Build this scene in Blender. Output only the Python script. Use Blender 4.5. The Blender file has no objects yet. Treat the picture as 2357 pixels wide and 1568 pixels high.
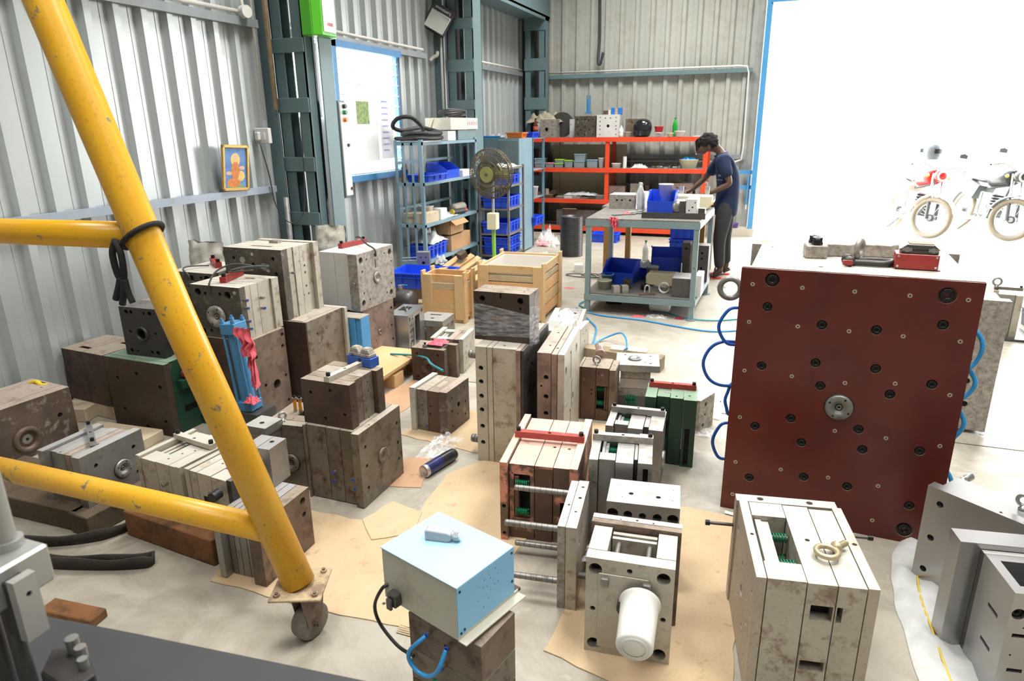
import bpy, math, random
from math import sin, cos, pi, radians
from mathutils import Vector, Matrix, noise
from mathutils.geometry import tessellate_polygon
random.seed(7)
SC = bpy.context.scene
COL = SC.collection
# ---------------------------------------------------------------- camera
cam_d = bpy.data.cameras.new('camera'); cam = bpy.data.objects.new('camera', cam_d); COL.objects.link(cam)
SC.camera = cam
cam_d.sensor_width = 36.0; cam_d.lens = 36.0 * 1567.0 / 2357.0
cam_d.clip_start = 0.05; cam_d.clip_end = 300
PIT, ROL, YAW = radians(17.47), radians(-0.704), radians(-20.65)
fw = Vector((sin(YAW)*cos(PIT), cos(YAW)*cos(PIT), -sin(PIT)))
rt = Vector((cos(YAW), -sin(YAW), 0)); up = rt.cross(fw)
r2 = cos(ROL)*rt + sin(ROL)*up; u2 = -sin(ROL)*rt + cos(ROL)*up
m = Matrix.Identity(4)
for i in range(3):
    m[i][0] = r2[i]; m[i][1] = u2[i]; m[i][2] = -fw[i]
m[2][3] = 1.65
cam.matrix_world = m
cam_d.dof.use_dof = True; cam_d.dof.focus_distance = 3.0; cam_d.dof.aperture_fstop = 6.3
# ---------------------------------------------------------------- world, light, exposure
w = bpy.data.worlds.new('overcast_sky'); SC.world = w; w.use_nodes = True
bg = w.node_tree.nodes['Background']; bg.inputs[0].default_value = (1.0, 0.995, 0.985, 1); bg.inputs[1].default_value = 17.0
def area(name, loc, rot, sx, sy, power, color=(1, 1, 1), portal=False, spread=180):
    l = bpy.data.lights.new(name, 'AREA'); l.shape = 'RECTANGLE'; l.size = sx; l.size_y = sy
    l.energy = power; l.color = color
    if portal: l.cycles.is_portal = True
    l.spread = radians(spread)
    o = bpy.data.objects.new(name, l); o.location = loc; o.rotation_euler = rot; COL.objects.link(o); return o
# daylight enters by the big door and the louvre window
area('door_portal', (2.1, 11.25, 1.7), (radians(-90), 0, 0), 4.7, 3.4, 1, portal=True)
SC.view_settings.view_transform = 'Standard'; SC.view_settings.look = 'None'
SC.view_settings.exposure = 0.0; SC.view_settings.gamma = 1.0; SC.view_settings.use_curve_mapping = False
SC.cycles.use_denoising = True
SC.cycles.max_bounces = 7; SC.cycles.diffuse_bounces = 4; SC.cycles.glossy_bounces = 3
SC.cycles.transmission_bounces = 4; SC.cycles.transparent_max_bounces = 8
SC.cycles.caustics_reflective = False; SC.cycles.caustics_refractive = False
SC.cycles.sample_clamp_indirect = 6
# overhead fill: unseen area lamps added to brighten mould tops and the back wall
for i, (x, y) in enumerate(((-1.6, 1.2), (1.2, 2.6), (-1.8, 4.6), (1.3, 6.0), (-1.8, 9.0), (2.8, 0.2), (-0.2, -1.4), (0.6, 8.6))):
    area('overhead_fill', (x, y, 5.2), (0, 0, 0), 1.3, 1.3, (84, 102, 130, 140, 170, 66, 48, 120)[i], (1.0, 0.98, 0.94), spread=125)
# ---------------------------------------------------------------- materials
MATS = {}
def nodes(name):
    mt = bpy.data.materials.new(name); mt.use_nodes = True
    nt = mt.node_tree; return mt, nt, nt.nodes['Principled BSDF']
def S(bs, key, v):
    bs.inputs[key].default_value = v
def c4(c): return (c[0], c[1], c[2], 1)
def plain(name, c, rough=0.5, metal=0.0, vary=0.12, scale=9.0, bump=0.0, trans=0.0, alpha=1.0, emit=0.0, sub=0.0, coat=0.0):
    if name in MATS: return MATS[name]
    mt, nt, bs = nodes(name)
    N, L = nt.nodes, nt.links
    S(bs, 'Roughness', rough); S(bs, 'Metallic', metal)
    if trans: S(bs, 'Transmission Weight', trans)
    if coat: S(bs, 'Coat Weight', coat); S(bs, 'Coat Roughness', .15)
    if alpha < 1: S(bs, 'Alpha', alpha)
    if emit: S(bs, 'Emission Color', c4(c)); S(bs, 'Emission Strength', emit)
    tc = N.new('ShaderNodeTexCoord'); nz = N.new('ShaderNodeTexNoise'); nz.inputs['Scale'].default_value = scale
    nz.inputs['Detail'].default_value = 5
    L.new(tc.outputs['Object'], nz.inputs['Vector'])
    mx = N.new('ShaderNodeMix'); mx.data_type = 'RGBA'
    mx.inputs[6].default_value = c4([max(0, v*(1-vary*2)) for v in c]); mx.inputs[7].default_value = c4([min(1, v*(1+vary)) for v in c])
    L.new(nz.outputs[0], mx.inputs[0]); L.new(mx.outputs[2], bs.inputs['Base Color'])
    if bump:
        b = N.new('ShaderNodeBump'); b.inputs['Strength'].default_value = bump; b.inputs['Distance'].default_value = 0.004
        L.new(nz.outputs[0], b.inputs['Height']); L.new(b.outputs[0], bs.inputs['Normal'])
    MATS[name] = mt; return mt
def worn(name, c1, c2, c3, amt=0.5, scale=5.0, scale2=14.0, rough=0.5, metal=0.35, edge=0.06, bump=0.25, speck=0.0):
    """base colour c1 drifting to c2 with patches of c3 (rust, bare metal, paint loss)"""
    if name in MATS: return MATS[name]
    mt, nt, bs = nodes(name); N, L = nt.nodes, nt.links
    tc = N.new('ShaderNodeTexCoord'); oi = N.new('ShaderNodeObjectInfo')
    vm = N.new('ShaderNodeVectorMath'); vm.operation = 'SCALE'; vm.inputs[0].default_value = (17, 31, 23)
    L.new(oi.outputs['Random'], vm.inputs['Scale'])
    va = N.new('ShaderNodeVectorMath'); va.operation = 'ADD'; L.new(tc.outputs['Object'], va.inputs[0]); L.new(vm.outputs[0], va.inputs[1])
    n1 = N.new('ShaderNodeTexNoise'); n1.inputs['Scale'].default_value = scale; n1.inputs['Detail'].default_value = 6; n1.inputs['Roughness'].default_value = .65
    n2 = N.new('ShaderNodeTexNoise'); n2.inputs['Scale'].default_value = scale2; n2.inputs['Detail'].default_value = 8; n2.inputs['Roughness'].default_value = .7; n2.inputs['Distortion'].default_value = .15
    n3 = N.new('ShaderNodeTexNoise'); n3.inputs['Scale'].default_value = 90; n3.inputs['Detail'].default_value = 2
    for n in (n1, n2, n3): L.new(va.outputs[0], n.inputs['Vector'])
    r1 = N.new('ShaderNodeMapRange'); r1.inputs[1].default_value = .35; r1.inputs[2].default_value = .65; L.new(n1.outputs[0], r1.inputs[0])
    m1 = N.new('ShaderNodeMix'); m1.data_type = 'RGBA'; m1.inputs[6].default_value = c4(c1); m1.inputs[7].default_value = c4(c2); L.new(r1.outputs[0], m1.inputs[0])
    t = .74 - .42*amt
    r2 = N.new('ShaderNodeMapRange'); r2.inputs[1].default_value = t-edge; r2.inputs[2].default_value = t+edge; L.new(n2.outputs[0], r2.inputs[0])
    m2 = N.new('ShaderNodeMix'); m2.data_type = 'RGBA'; m2.inputs[7].default_value = c4(c3)
    L.new(m1.outputs[2], m2.inputs[6]); L.new(r2.outputs[0], m2.inputs[0])
    out = m2.outputs[2]
    if speck:
        r3 = N.new('ShaderNodeMapRange'); r3.inputs[1].default_value = .62; r3.inputs[2].default_value = .68; r3.inputs[4].default_value = speck; L.new(n3.outputs[0], r3.inputs[0])
        m3 = N.new('ShaderNodeMix'); m3.data_type = 'RGBA'; m3.inputs[7].default_value = c4([v*.3 for v in c3]); L.new(out, m3.inputs[6]); L.new(r3.outputs[0], m3.inputs[0]); out = m3.outputs[2]
    L.new(out, bs.inputs['Base Color']); S(bs, 'Metallic', metal)
    rr = N.new('ShaderNodeMapRange'); rr.inputs[3].default_value = rough; rr.inputs[4].default_value = min(1, rough+.25); L.new(r2.outputs[0], rr.inputs[0]); L.new(rr.outputs[0], bs.inputs['Roughness'])
    b = N.new('ShaderNodeBump'); b.inputs['Strength'].default_value = bump; b.inputs['Distance'].default_value = .0015; L.new(n2.outputs[0], b.inputs['Height']); L.new(b.outputs[0], bs.inputs['Normal'])
    MATS[name] = mt; return mt
def film(name, tint=(1, 1, 1), amount=0.35, rough=0.12, scale=18):
    """thin clear plastic"""
    if name in MATS: return MATS[name]
    mt, nt, bs = nodes(name); N, L = nt.nodes, nt.links
    S(bs, 'Base Color', c4(tint)); S(bs, 'Roughness', rough)
    tr = N.new('ShaderNodeBsdfTransparent'); tr.inputs[0].default_value = c4([.5+.5*v for v in tint])
    mx = N.new('ShaderNodeMixShader'); tc = N.new('ShaderNodeTexCoord'); nz = N.new('ShaderNodeTexNoise'); nz.inputs['Scale'].default_value = scale; nz.inputs['Detail'].default_value = 6
    mp = N.new('ShaderNodeMapping'); mp.inputs['Scale'].default_value = (1, 1, 3.5); L.new(tc.outputs['Object'], mp.inputs[0]); L.new(mp.outputs[0], nz.inputs['Vector'])
    rg = N.new('ShaderNodeMapRange'); rg.inputs[1].default_value = .35; rg.inputs[2].default_value = .75; rg.inputs[3].default_value = amount*.35; rg.inputs[4].default_value = min(1, amount*2)
    L.new(nz.outputs[0], rg.inputs[0]); L.new(rg.outputs[0], mx.inputs[0]); L.new(tr.outputs[0], mx.inputs[1]); L.new(bs.outputs[0], mx.inputs[2])
    b = N.new('ShaderNodeBump'); b.inputs['Strength'].default_value = .9; b.inputs['Distance'].default_value = .01; L.new(nz.outputs[0], b.inputs['Height']); L.new(b.outputs[0], bs.inputs['Normal'])
    L.new(mx.outputs[0], N['Material Output'].inputs[0]); MATS[name] = mt; return mt
STEEL = dict(
 cream=worn('cream_dusty_steel', (.41,.38,.31), (.51,.475,.41), (.19,.13,.09), .2, 5, 14, .42, .3, .1, .25, .15),
 creamr=worn('cream_steel_rust_flecks', (.39,.355,.285), (.49,.455,.385), (.19,.105,.065), .32, 5, 15, .45, .28, .09, .3, .2),
 grime=worn('grimy_dark_steel', (.055,.045,.033), (.10,.085,.065), (.34,.31,.25), .24, 8, 24, .45, .2, .06, .4, .3),
 mottle=worn('mottled_steel', (.33,.31,.28), (.43,.40,.36), (.17,.13,.10), .40, 9, 34, .45, .3, .14, .25, .3),
 brown=worn('brown_oxidised_steel', (.062,.037,.027), (.105,.063,.045), (.04,.027,.022), .4, 3, 9, .5, .25, .12, .2),
 brown2=worn('brown_steel_lighter', (.135,.09,.066), (.20,.145,.11), (.065,.038,.028), .36, 4, 11, .5, .25, .1, .2),
 olive=worn('olive_brown_steel', (.135,.11,.08), (.23,.20,.16), (.085,.042,.027), .38, 4, 12, .48, .3, .07, .25, .2),
 rustmix=worn('rust_and_lime_mottle', (.07,.048,.038), (.14,.10,.078), (.36,.32,.26), .30, 5, 13, .5, .2, .07, .35, .3),
 rust=worn('rusty_steel', (.13,.07,.045), (.09,.05,.035), (.36,.30,.22), .18, 6, 18, .6, .2, .05, .4),
 rosy=worn('rosy_copper_steel', (.24,.165,.135), (.32,.24,.2), (.13,.085,.07), .4, 4, 10, .45, .35, .12, .2),
 steel=worn('machined_steel', (.27,.26,.245), (.37,.36,.345), (.2,.15,.12), .22, 4, 14, .32, .6, .08, .12),
 bright=worn('bright_machined_steel', (.38,.375,.37), (.50,.495,.49), (.33,.31,.28), .12, 3, 12, .27, .7, .15, .03),
 tan=worn('tan_steel_plate', (.40,.33,.26), (.47,.41,.33), (.2,.14,.1), .2, 5, 14, .5, .2, .06, .2, .3),
 dark=worn('black_oxide_steel', (.035,.033,.033), (.055,.05,.047), (.07,.05,.04), .3, 5, 14, .45, .35, .1, .2),
 pink=worn('pink_primer_paint', (.68,.37,.28), (.72,.43,.34), (.14,.09,.07), .38, 5, 9, .5, .05, .03, .35, .2),
 pinkd=worn('worn_pink_over_brown_steel', (.10,.065,.045), (.14,.09,.065), (.62,.27,.19), .46, 5, 8, .5, .15, .03, .35),
 green=worn('dark_green_paint', (.010,.042,.024), (.016,.06,.034), (.11,.10,.075), .1, 5, 9, .42, .05, .04, .15),
 greenl=worn('dusty_lit_green_top', (.16,.25,.17), (.22,.31,.22), (.33,.33,.28), .25, 5, 10, .5, .05, .05, .2),  # green tops only: settled dust and overhead light in the colour
 greend=worn('green_black_oxide', (.05,.042,.026), (.065,.05,.03), (.06,.03,.018), .5, 4, 9, .5, .15, .1, .2),
 gsteel=worn('grey_greasy_steel', (.20,.19,.175), (.27,.26,.24), (.11,.08,.065), .28, 5, 13, .4, .45, .08, .2),
 slate=worn('slate_dark_steel', (.07,.067,.065), (.10,.095,.09), (.14,.12,.10), .2, 4, 10, .38, .45, .08, .15),
 white=worn('white_painted_steel', (.60,.59,.56), (.66,.65,.62), (.40,.36,.3), .12, 4, 8, .45, .05, .06, .1),
)
STEEL['bright'] = plain('bright_ground_steel', (.42,.415,.41), .3, .8, .06, 4, .05)
STEEL['umber'] = worn('umber_oxide_steel', (.040,.029,.024), (.055,.04,.033), (.10,.05,.03), .15, 3, 8, .4, .25, .12, .2)
# paler upward faces: settled dust, plus overhead light put into the colour
DUSTY_LIT = dict(
 litdustb=worn('dusty_lit_brown_top', (.25,.20,.15), (.32,.265,.21), (.13,.095,.07), .3, 5, 12, .7, .05, .1, .2),
 litdusto=worn('dusty_lit_olive_top', (.34,.30,.245), (.41,.37,.31), (.2,.15,.11), .28, 5, 12, .65, .1, .1, .2),
 litdustr=worn('dusty_lit_rosy_top', (.38,.295,.25), (.45,.37,.32), (.22,.15,.12), .3, 5, 12, .6, .1, .1, .2),
 litdustd=worn('dusty_lit_black_top', (.12,.112,.105), (.16,.15,.14), (.06,.055,.05), .3, 5, 12, .6, .1, .1, .2),
 litdustg=worn('dusty_lit_grey_top', (.38,.37,.35), (.46,.45,.43), (.24,.2,.17), .25, 5, 12, .5, .2, .1, .2),
 creamt=worn('dusty_lit_cream_top', (.50,.47,.405), (.58,.55,.49), (.36,.27,.2), .2, 5, 11, .55, .1, .08, .2),
 steelt=worn('lit_steel_top', (.40,.395,.385), (.48,.475,.465), (.33,.27,.24), .22, 4, 10, .38, .35, .1, .1),
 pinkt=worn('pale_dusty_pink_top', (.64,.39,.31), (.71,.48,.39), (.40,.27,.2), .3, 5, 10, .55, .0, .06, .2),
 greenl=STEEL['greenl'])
TOPS = {STEEL[a]: DUSTY_LIT[b] for a, b in dict(brown='litdustb', brown2='litdustb', rust='litdustb', umber='litdustb', olive='litdusto', rosy='litdustr', rustmix='litdustr', pinkd='pinkt', dark='litdustd', slate='litdustg', gsteel='litdustg', grime='creamt', cream='creamt', creamr='creamt', mottle='creamt', tan='creamt', steel='steelt', green='greenl', greend='greenl').items()}
BLACKHOLE = plain('recess_shade', (.012,.011,.01), .6, .3)  # dark recess bottoms: the shade inside holes is put into the colour
SCREW = plain('black_socket_screw', (.02,.02,.02), .35, .6)
RIM = plain('bare_bore_rim', (.45,.37,.27), .5, .3)
REDP = worn('red_bar_paint', (.28,.022,.018), (.34,.032,.026), (.16,.03,.025), .2, 5, 12, .42, .0, .06, .1)
REDW = worn('worn_red_bar_paint', (.30,.035,.03), (.36,.06,.05), (.25,.19,.16), .35, 5, 9, .5, .05, .04, .2)
BLUEP = plain('blue_bin_plastic', (.018,.085,.72), .4, 0, .1, 4, sub=.1)
BLUEL = plain('light_blue_hose', (.03,.28,.62), .3)
BLUEH = plain('blue_hose', (.01,.09,.42), .3)
BLUEF = plain('blue_fitting_collar', (.02,.07,.4), .35)
BRASS = plain('dull_nickel_brass', (.30,.25,.19), .4, .6)
SPRING = plain('green_spring_enamel', (.0,.16,.065), .35, .1)
YEL = worn('yellow_gantry_paint', (.76,.38,.010), (.80,.43,.015), (.22,.19,.15), .20, 4, 9, .3, .0, .012, .08, .08)
YELW = worn('yellow_worn_paint', (.76,.38,.015), (.78,.44,.03), (.2,.17,.13), .26, 4, 16, .33, .0, .02, .1, .2)
TEAL = worn('teal_grey_steel_paint', (.125,.195,.21), (.15,.225,.24), (.16,.17,.16), .12, 3, 8, .5, .05, .07, .1)
TEALL = worn('pale_teal_rack_paint', (.16,.27,.33), (.2,.31,.37), (.13,.12,.11), .12, 4, 10, .5, .05, .06, .1)
BENCH = worn('grey_blue_bench_paint', (.17,.235,.25), (.2,.27,.28), (.07,.05,.04), .18, 5, 16, .5, .1, .04, .2)
ORANGE = worn('orange_red_shelf_paint', (.75,.055,.012), (.78,.075,.02), (.06,.025,.04), .06, 3, 6, .5, .0, .03, .05)
BLUED = worn('sky_blue_door_paint', (.06,.27,.55), (.08,.31,.6), (.3,.3,.28), .06, 4, 9, .45, .0, .04, .05)
PVC = plain('white_pvc_conduit', (.72,.7,.66), .4, vary=.06)
WHITE = plain('white_plastic', (.75,.75,.73), .4, vary=.05)
CREAMP = plain('cream_plastic', (.72,.66,.45), .45, vary=.05)
BLACK = plain('black_rubber', (.015,.015,.016), .5, 0, .2, 12)
CABLE = plain('grey_black_cable', (.05,.05,.05), .4, 0, .1, 10)
PINKR = plain('pink_rag_cloth', (.75,.12,.16), .85, 0, .2, 20, .5)
CARTON = plain('brown_carton', (.46,.27,.13), .8, 0, .1, 6)
GLASSY = film('clear_plastic_film', (1, 1, 1), .35)
ALU = plain('aluminium', (.6,.6,.6), .35, .8)
# ---------------------------------------------------------------- mesh helpers
class B:
    def __init__(s): s.v = []; s.f = []; s.mi = []; s.sm = []; s.mats = []
    def m(s, mat):
        if mat not in s.mats: s.mats.append(mat)
        return s.mats.index(mat)
    def add(s, vs, fs, mat, smooth=False):
        o = len(s.v); k = s.m(mat); s.v += [tuple(v) for v in vs]
        for f in fs: s.f.append([i+o for i in f]); s.mi.append(k); s.sm.append(smooth)
        return s
    def box(s, x0, x1, y0, y1, z0, z1, mat, M=None, t=0.0):
        vs = [(x0+t,y0+t,z0),(x1-t,y0+t,z0),(x1-t,y1-t,z0),(x0+t,y1-t,z0),(x0,y0,z1),(x1,y0,z1),(x1,y1,z1),(x0,y1,z1)]
        if M: vs = [M @ Vector(v) for v in vs]
        return s.add(vs, [(0,3,2,1),(4,5,6,7),(0,1,5,4),(1,2,6,5),(2,3,7,6),(3,0,4,7)], mat)
    def cyl(s, p0, p1, r0, mat, r1=None, n=14, caps=True, smooth=True):
        p0, p1 = Vector(p0), Vector(p1); r1 = r0 if r1 is None else r1
        d = (p1-p0).normalized(); a = d.orthogonal().normalized(); b = d.cross(a)
        vs = []
        for p, r in ((p0, r0), (p1, r1)):
            for i in range(n):
                t = 2*pi*i/n; vs.append(p + r*(cos(t)*a + sin(t)*b))
        s.add(vs, [(i, (i+1) % n, n+(i+1) % n, n+i) for i in range(n)], mat, smooth)
        if caps: s.add(vs, [tuple(reversed(range(n))), tuple(range(n, 2*n))], mat)
        return s
    def lathe(s, prof, mat, n=24, M=None, smooth=True, mats=None):
        """profile of (r, z) turned about z"""
        M = M or Matrix.Identity(4); vs = []
        for r, z in prof:
            for i in range(n): vs.append(M @ Vector((max(r, 1e-5)*cos(2*pi*i/n), max(r, 1e-5)*sin(2*pi*i/n), z)))
        for j in range(len(prof)-1):
            s.add([], [], mat)
            fs = [(j*n+i, j*n+(i+1) % n, (j+1)*n+(i+1) % n, (j+1)*n+i) for i in range(n)]
            if j == 0: base = len(s.v); s.v += [tuple(v) for v in vs]
            k = s.m(mats[j] if mats else mat)
            for f in fs: s.f.append([i+base for i in f]); s.mi.append(k); s.sm.append(smooth)
        return s
    def tube(s, pts, r, mat, n=8, closed=False, smooth=True, rf=None):
        P = [Vector(p) for p in pts]; N = len(P); vs = []; a = None
        for i, p in enumerate(P):
            if closed: d = P[(i+1) % N]-P[i-1]
            else: d = P[min(i+1, N-1)]-P[max(i-1, 0)]
            d.normalize()
            if a is None: a = d.orthogonal().normalized()
            a = (a - a.dot(d)*d)
            a = a.normalized() if a.length > 1e-6 else d.orthogonal().normalized()
            b = d.cross(a); rr = rf(i/max(1, N-1))*r if rf else r
            for k in range(n): vs.append(p + rr*(cos(2*pi*k/n)*a + sin(2*pi*k/n)*b))
        fs = []
        for i in range(N if closed else N-1):
            j = (i+1) % N
            for k in range(n): fs.append((i*n+k, i*n+(k+1) % n, j*n+(k+1) % n, j*n+k))
        s.add(vs, fs, mat, smooth)
        if not closed: s.f += [[len(s.v)-len(vs)+k for k in reversed(range(n))], [len(s.v)-n+k for k in range(n)]]; s.mi += [s.m(mat)]*2; s.sm += [False]*2
        return s
    def prism(s, poly, z0, z1, mat, M=None):
        n = len(poly); vs = [Vector((x, y, z0)) for x, y in poly] + [Vector((x, y, z1)) for x, y in poly]
        if M: vs = [M @ v for v in vs]
        return s.add(vs, [tuple(reversed(range(n))), tuple(range(n, 2*n))] + [(i, (i+1) % n, n+(i+1) % n, n+i) for i in range(n)], mat)
    def build(s, name, parent=None, loc=None, rot=None, bevel=0):
        me = bpy.data.meshes.new(name); me.from_pydata(s.v, [], s.f)
        for mt in s.mats: me.materials.append(mt)
        me.polygons.foreach_set('material_index', s.mi); me.polygons.foreach_set('use_smooth', s.sm); me.update()
        o = bpy.data.objects.new(name, me); COL.objects.link(o)
        if parent: o.parent = parent
        if loc is not None: o.location = loc
        if rot is not None: o.rotation_euler = rot if hasattr(rot, '__len__') else (0, 0, rot)
        if bevel:
            b = o.modifiers.new('edge', 'BEVEL'); b.width = bevel; b.segments = 1; b.limit_method = 'ANGLE'; b.angle_limit = radians(50)
        return o
def smooth(pts, k=6, closed=False):
    P = [Vector(p) for p in pts]; n = len(P); out = []
    rng = range(n) if closed else range(n-1)
    for i in rng:
        if closed: a, b, c, d = P[i-1], P[i], P[(i+1) % n], P[(i+2) % n]
        else: a, b, c, d = P[max(i-1, 0)], P[i], P[i+1], P[min(i+2, n-1)]
        for j in range(k):
            t = j/k
            out.append(.5*((2*b) + (c-a)*t + (2*a-5*b+4*c-d)*t*t + (3*b-a-3*c+d)*t**3))
    if not closed: out.append(P[-1])
    return out
def T(x=0, y=0, z=0, rz=0, rx=0, ry=0):
    return Matrix.Translation((x, y, z)) @ Matrix.Rotation(rz, 4, 'Z') @ Matrix.Rotation(ry, 4, 'Y') @ Matrix.Rotation(rx, 4, 'X')
def tag(o, label, cat, group=None, kind=None):
    o['label'] = label; o['category'] = cat
    if group: o['group'] = group
    if kind: o['kind'] = kind
    return o
def thing(name, label, cat, loc=(0, 0, 0), rz=0, group=None, rot=None):
    o = bpy.data.objects.new(name, None); o.empty_display_size = .05; COL.objects.link(o)
    o.location = loc; o.rotation_euler = rot or (0, 0, rz)
    return tag(o, label, cat, group)
def struct(o):
    o['kind'] = 'structure'; return o
def dup(o, loc=None, rot=None, label=None, scale=None):
    c = o.copy(); COL.objects.link(c)
    for ch in list(o.children):
        d = dup(ch); d.parent = c
    if loc is not None: c.location = loc
    if rot is not None: c.rotation_euler = rot if hasattr(rot, '__len__') else (0, 0, rot)
    if scale: c.scale = scale
    if label: c['label'] = label
    return c
def kids(o): return o.children
def text(body, size, mat, M, name, parent=None, ext=.0004, align='CENTER'):
    cu = bpy.data.curves.new(name, 'FONT'); cu.body = body; cu.size = size; cu.extrude = ext; cu.align_x = align; cu.align_y = 'CENTER'
    t = bpy.data.objects.new(name+'_curve', cu); COL.objects.link(t)
    me = bpy.data.meshes.new_from_object(t); bpy.data.objects.remove(t); me.materials.clear(); me.materials.append(mat)
    o = bpy.data.objects.new(name, me); COL.objects.link(o); o.matrix_local = M
    if parent: o.parent = parent
    return o
# ---------------------------------------------------------------- mould building
FACES = {'F': (0, 2, 1, 0), 'K': (0, 2, 1, 1), 'L': (1, 2, 0, 0), 'R': (1, 2, 0, 1), 'T': (0, 1, 2, 1), 'D': (0, 1, 2, 0)}
def circ(a, b, r, n=16): return [(a+r*cos(2*pi*i/n), b+r*sin(2*pi*i/n)) for i in range(n)]
def holed(B_, box, holes, mat, hole_mat=None):
    """box (x0,x1,y0,y1,z0,z1) whose faces carry real holes: holes = {face: [(contour, depth, bottom material, rim material)]}"""
    lo = (box[0], box[2], box[4]); hi = (box[1], box[3], box[5])
    for fc, (ia, ib, ic, side) in FACES.items():
        pc = hi[ic] if side else lo[ic]; outward = 1 if side else -1
        def P(a, b, c=pc):
            v = [0, 0, 0]; v[ia] = a; v[ib] = b; v[ic] = c; return tuple(v)
        rect = [(lo[ia], lo[ib]), (hi[ia], lo[ib]), (hi[ia], hi[ib]), (lo[ia], hi[ib])]
        hs = holes.get(fc, [])
        want = [0, 0, 0]; want[ic] = outward; want = Vector(want)
        def emit(vs, faces, mt):
            ff = []
            for f in faces:
                a, b, c = (Vector(vs[f[k]]) for k in range(3))
                nn = (b-a).cross(c-a)
                ff.append(tuple(f) if nn.dot(want) > 0 else tuple(reversed(f)))
            B_.add(vs, ff, mt)
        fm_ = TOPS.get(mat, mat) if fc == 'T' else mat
        if not hs:
            emit([P(*p) for p in rect], [(0, 1, 2, 3)], fm_); continue
        loops = [rect] + [h[0] for h in hs]
        flat = [p for l in loops for p in l]
        tris = tessellate_polygon([[Vector((a, b, 0)) for a, b in l] for l in loops])
        emit([P(*p) for p in flat], tris, fm_)
        for cont, depth, bm, rm in hs:
            n = len(cont); vs = [P(*p) for p in cont] + [P(a, b, pc-outward*depth) for a, b in cont]
            ca = sum(p[0] for p in cont)/n; cb = sum(p[1] for p in cont)/n
            fs = []
            for i in range(n):
                f = (i, (i+1) % n, n+(i+1) % n, n+i)
                a, b, c = (Vector(vs[f[k]]) for k in range(3)); nn = (b-a).cross(c-a)
                ctr = Vector(P(ca, cb, (pc-outward*depth/2)))
                fs.append(f if nn.dot(ctr-a) > 0 else tuple(reversed(f)))
            B_.add(vs, fs, rm or mat, smooth=False)
            emit(vs[n:], [tuple(range(n))], bm)
SCREWS = {}
AX = {'F': Matrix.Rotation(pi/2, 4, 'X'), 'K': Matrix.Rotation(-pi/2, 4, 'X'), 'L': Matrix.Rotation(-pi/2, 4, 'Y'), 'R': Matrix.Rotation(pi/2, 4, 'Y'), 'T': Matrix.Identity(4)}
def inst(key, name, maker, M, parent):
    if key not in SCREWS:
        o = maker(); o.name = name; SCREWS[key] = o
    else:
        o = SCREWS[key].copy(); COL.objects.link(o)
    o.parent = parent; o.matrix_local = M; return o
def mk_screw(r):
    def f():
        b = B(); b.lathe([(r*.45, r*.05), (r*.48, r*.55), (r*.9, r*.6), (r, r*.45), (r, -r*.3)], SCREW, 14); b.cyl((0, 0, 0), (0, 0, r*.06), r*.5, BLACKHOLE, n=6); return b.build('socket_screw')
    return f
def mk_ring(r, key):
    mt = STEEL[key]
    def f():
        b = B(); b.lathe([(r, -.004), (r, r*.22), (r*.93, r*.27), (r*.60, r*.27), (r*.52, r*.20), (r*.28, r*.04)], mt, 28); b.cyl((0, 0, r*.02), (0, 0, r*.05), r*.29, BLACKHOLE); b.lathe([(r*.10, r*.05), (r*.12, r*.10), (r*.2, r*.10), (r*.22, r*.05)], mt, 16); b.lathe([(r*1.03, -.001), (r*1.08, .0006), (r*1.0, .0008)], BLACKHOLE, 28)
        for i in range(4):
            t = pi/4+pi/2*i+.3; b.cyl((r*.78*cos(t), r*.78*sin(t), r*.2), (r*.78*cos(t), r*.78*sin(t), r*.275), r*.09, BLACKHOLE, n=8)
        return b.build('locating_ring')
    return f
def mk_fit(r, brass=False):
    def f():
        b = B(); b.cyl((0, 0, 0), (0, 0, r*1.6), r*.85, BRASS, n=6, smooth=False); b.cyl((0, 0, r*1.6), (0, 0, r*2.2), r*.75, BRASS)
        b.lathe([(r*.75, r*2.2), (r, r*2.2), (r, r*2.8), (r*.5, r*2.8), (r*.45, r*2.3), (0, r*2.3)], BRASS if brass else BLUEF, 12); return b.build('hose_fitting')
    return f
def spring_obj(parent, p0, p1, r, wire, turns, mat=None):
    p0, p1 = Vector(p0), Vector(p1); d = p1-p0; a = d.normalized().orthogonal().normalized(); c = d.normalized().cross(a)
    pts = [p0 + d*(i/(turns*10)) + r*(cos(2*pi*i/10)*a + sin(2*pi*i/10)*c) for i in range(turns*10+1)]
    b = B(); b.tube(pts, wire, mat or SPRING, n=6); return b.build('spring', parent)
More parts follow.
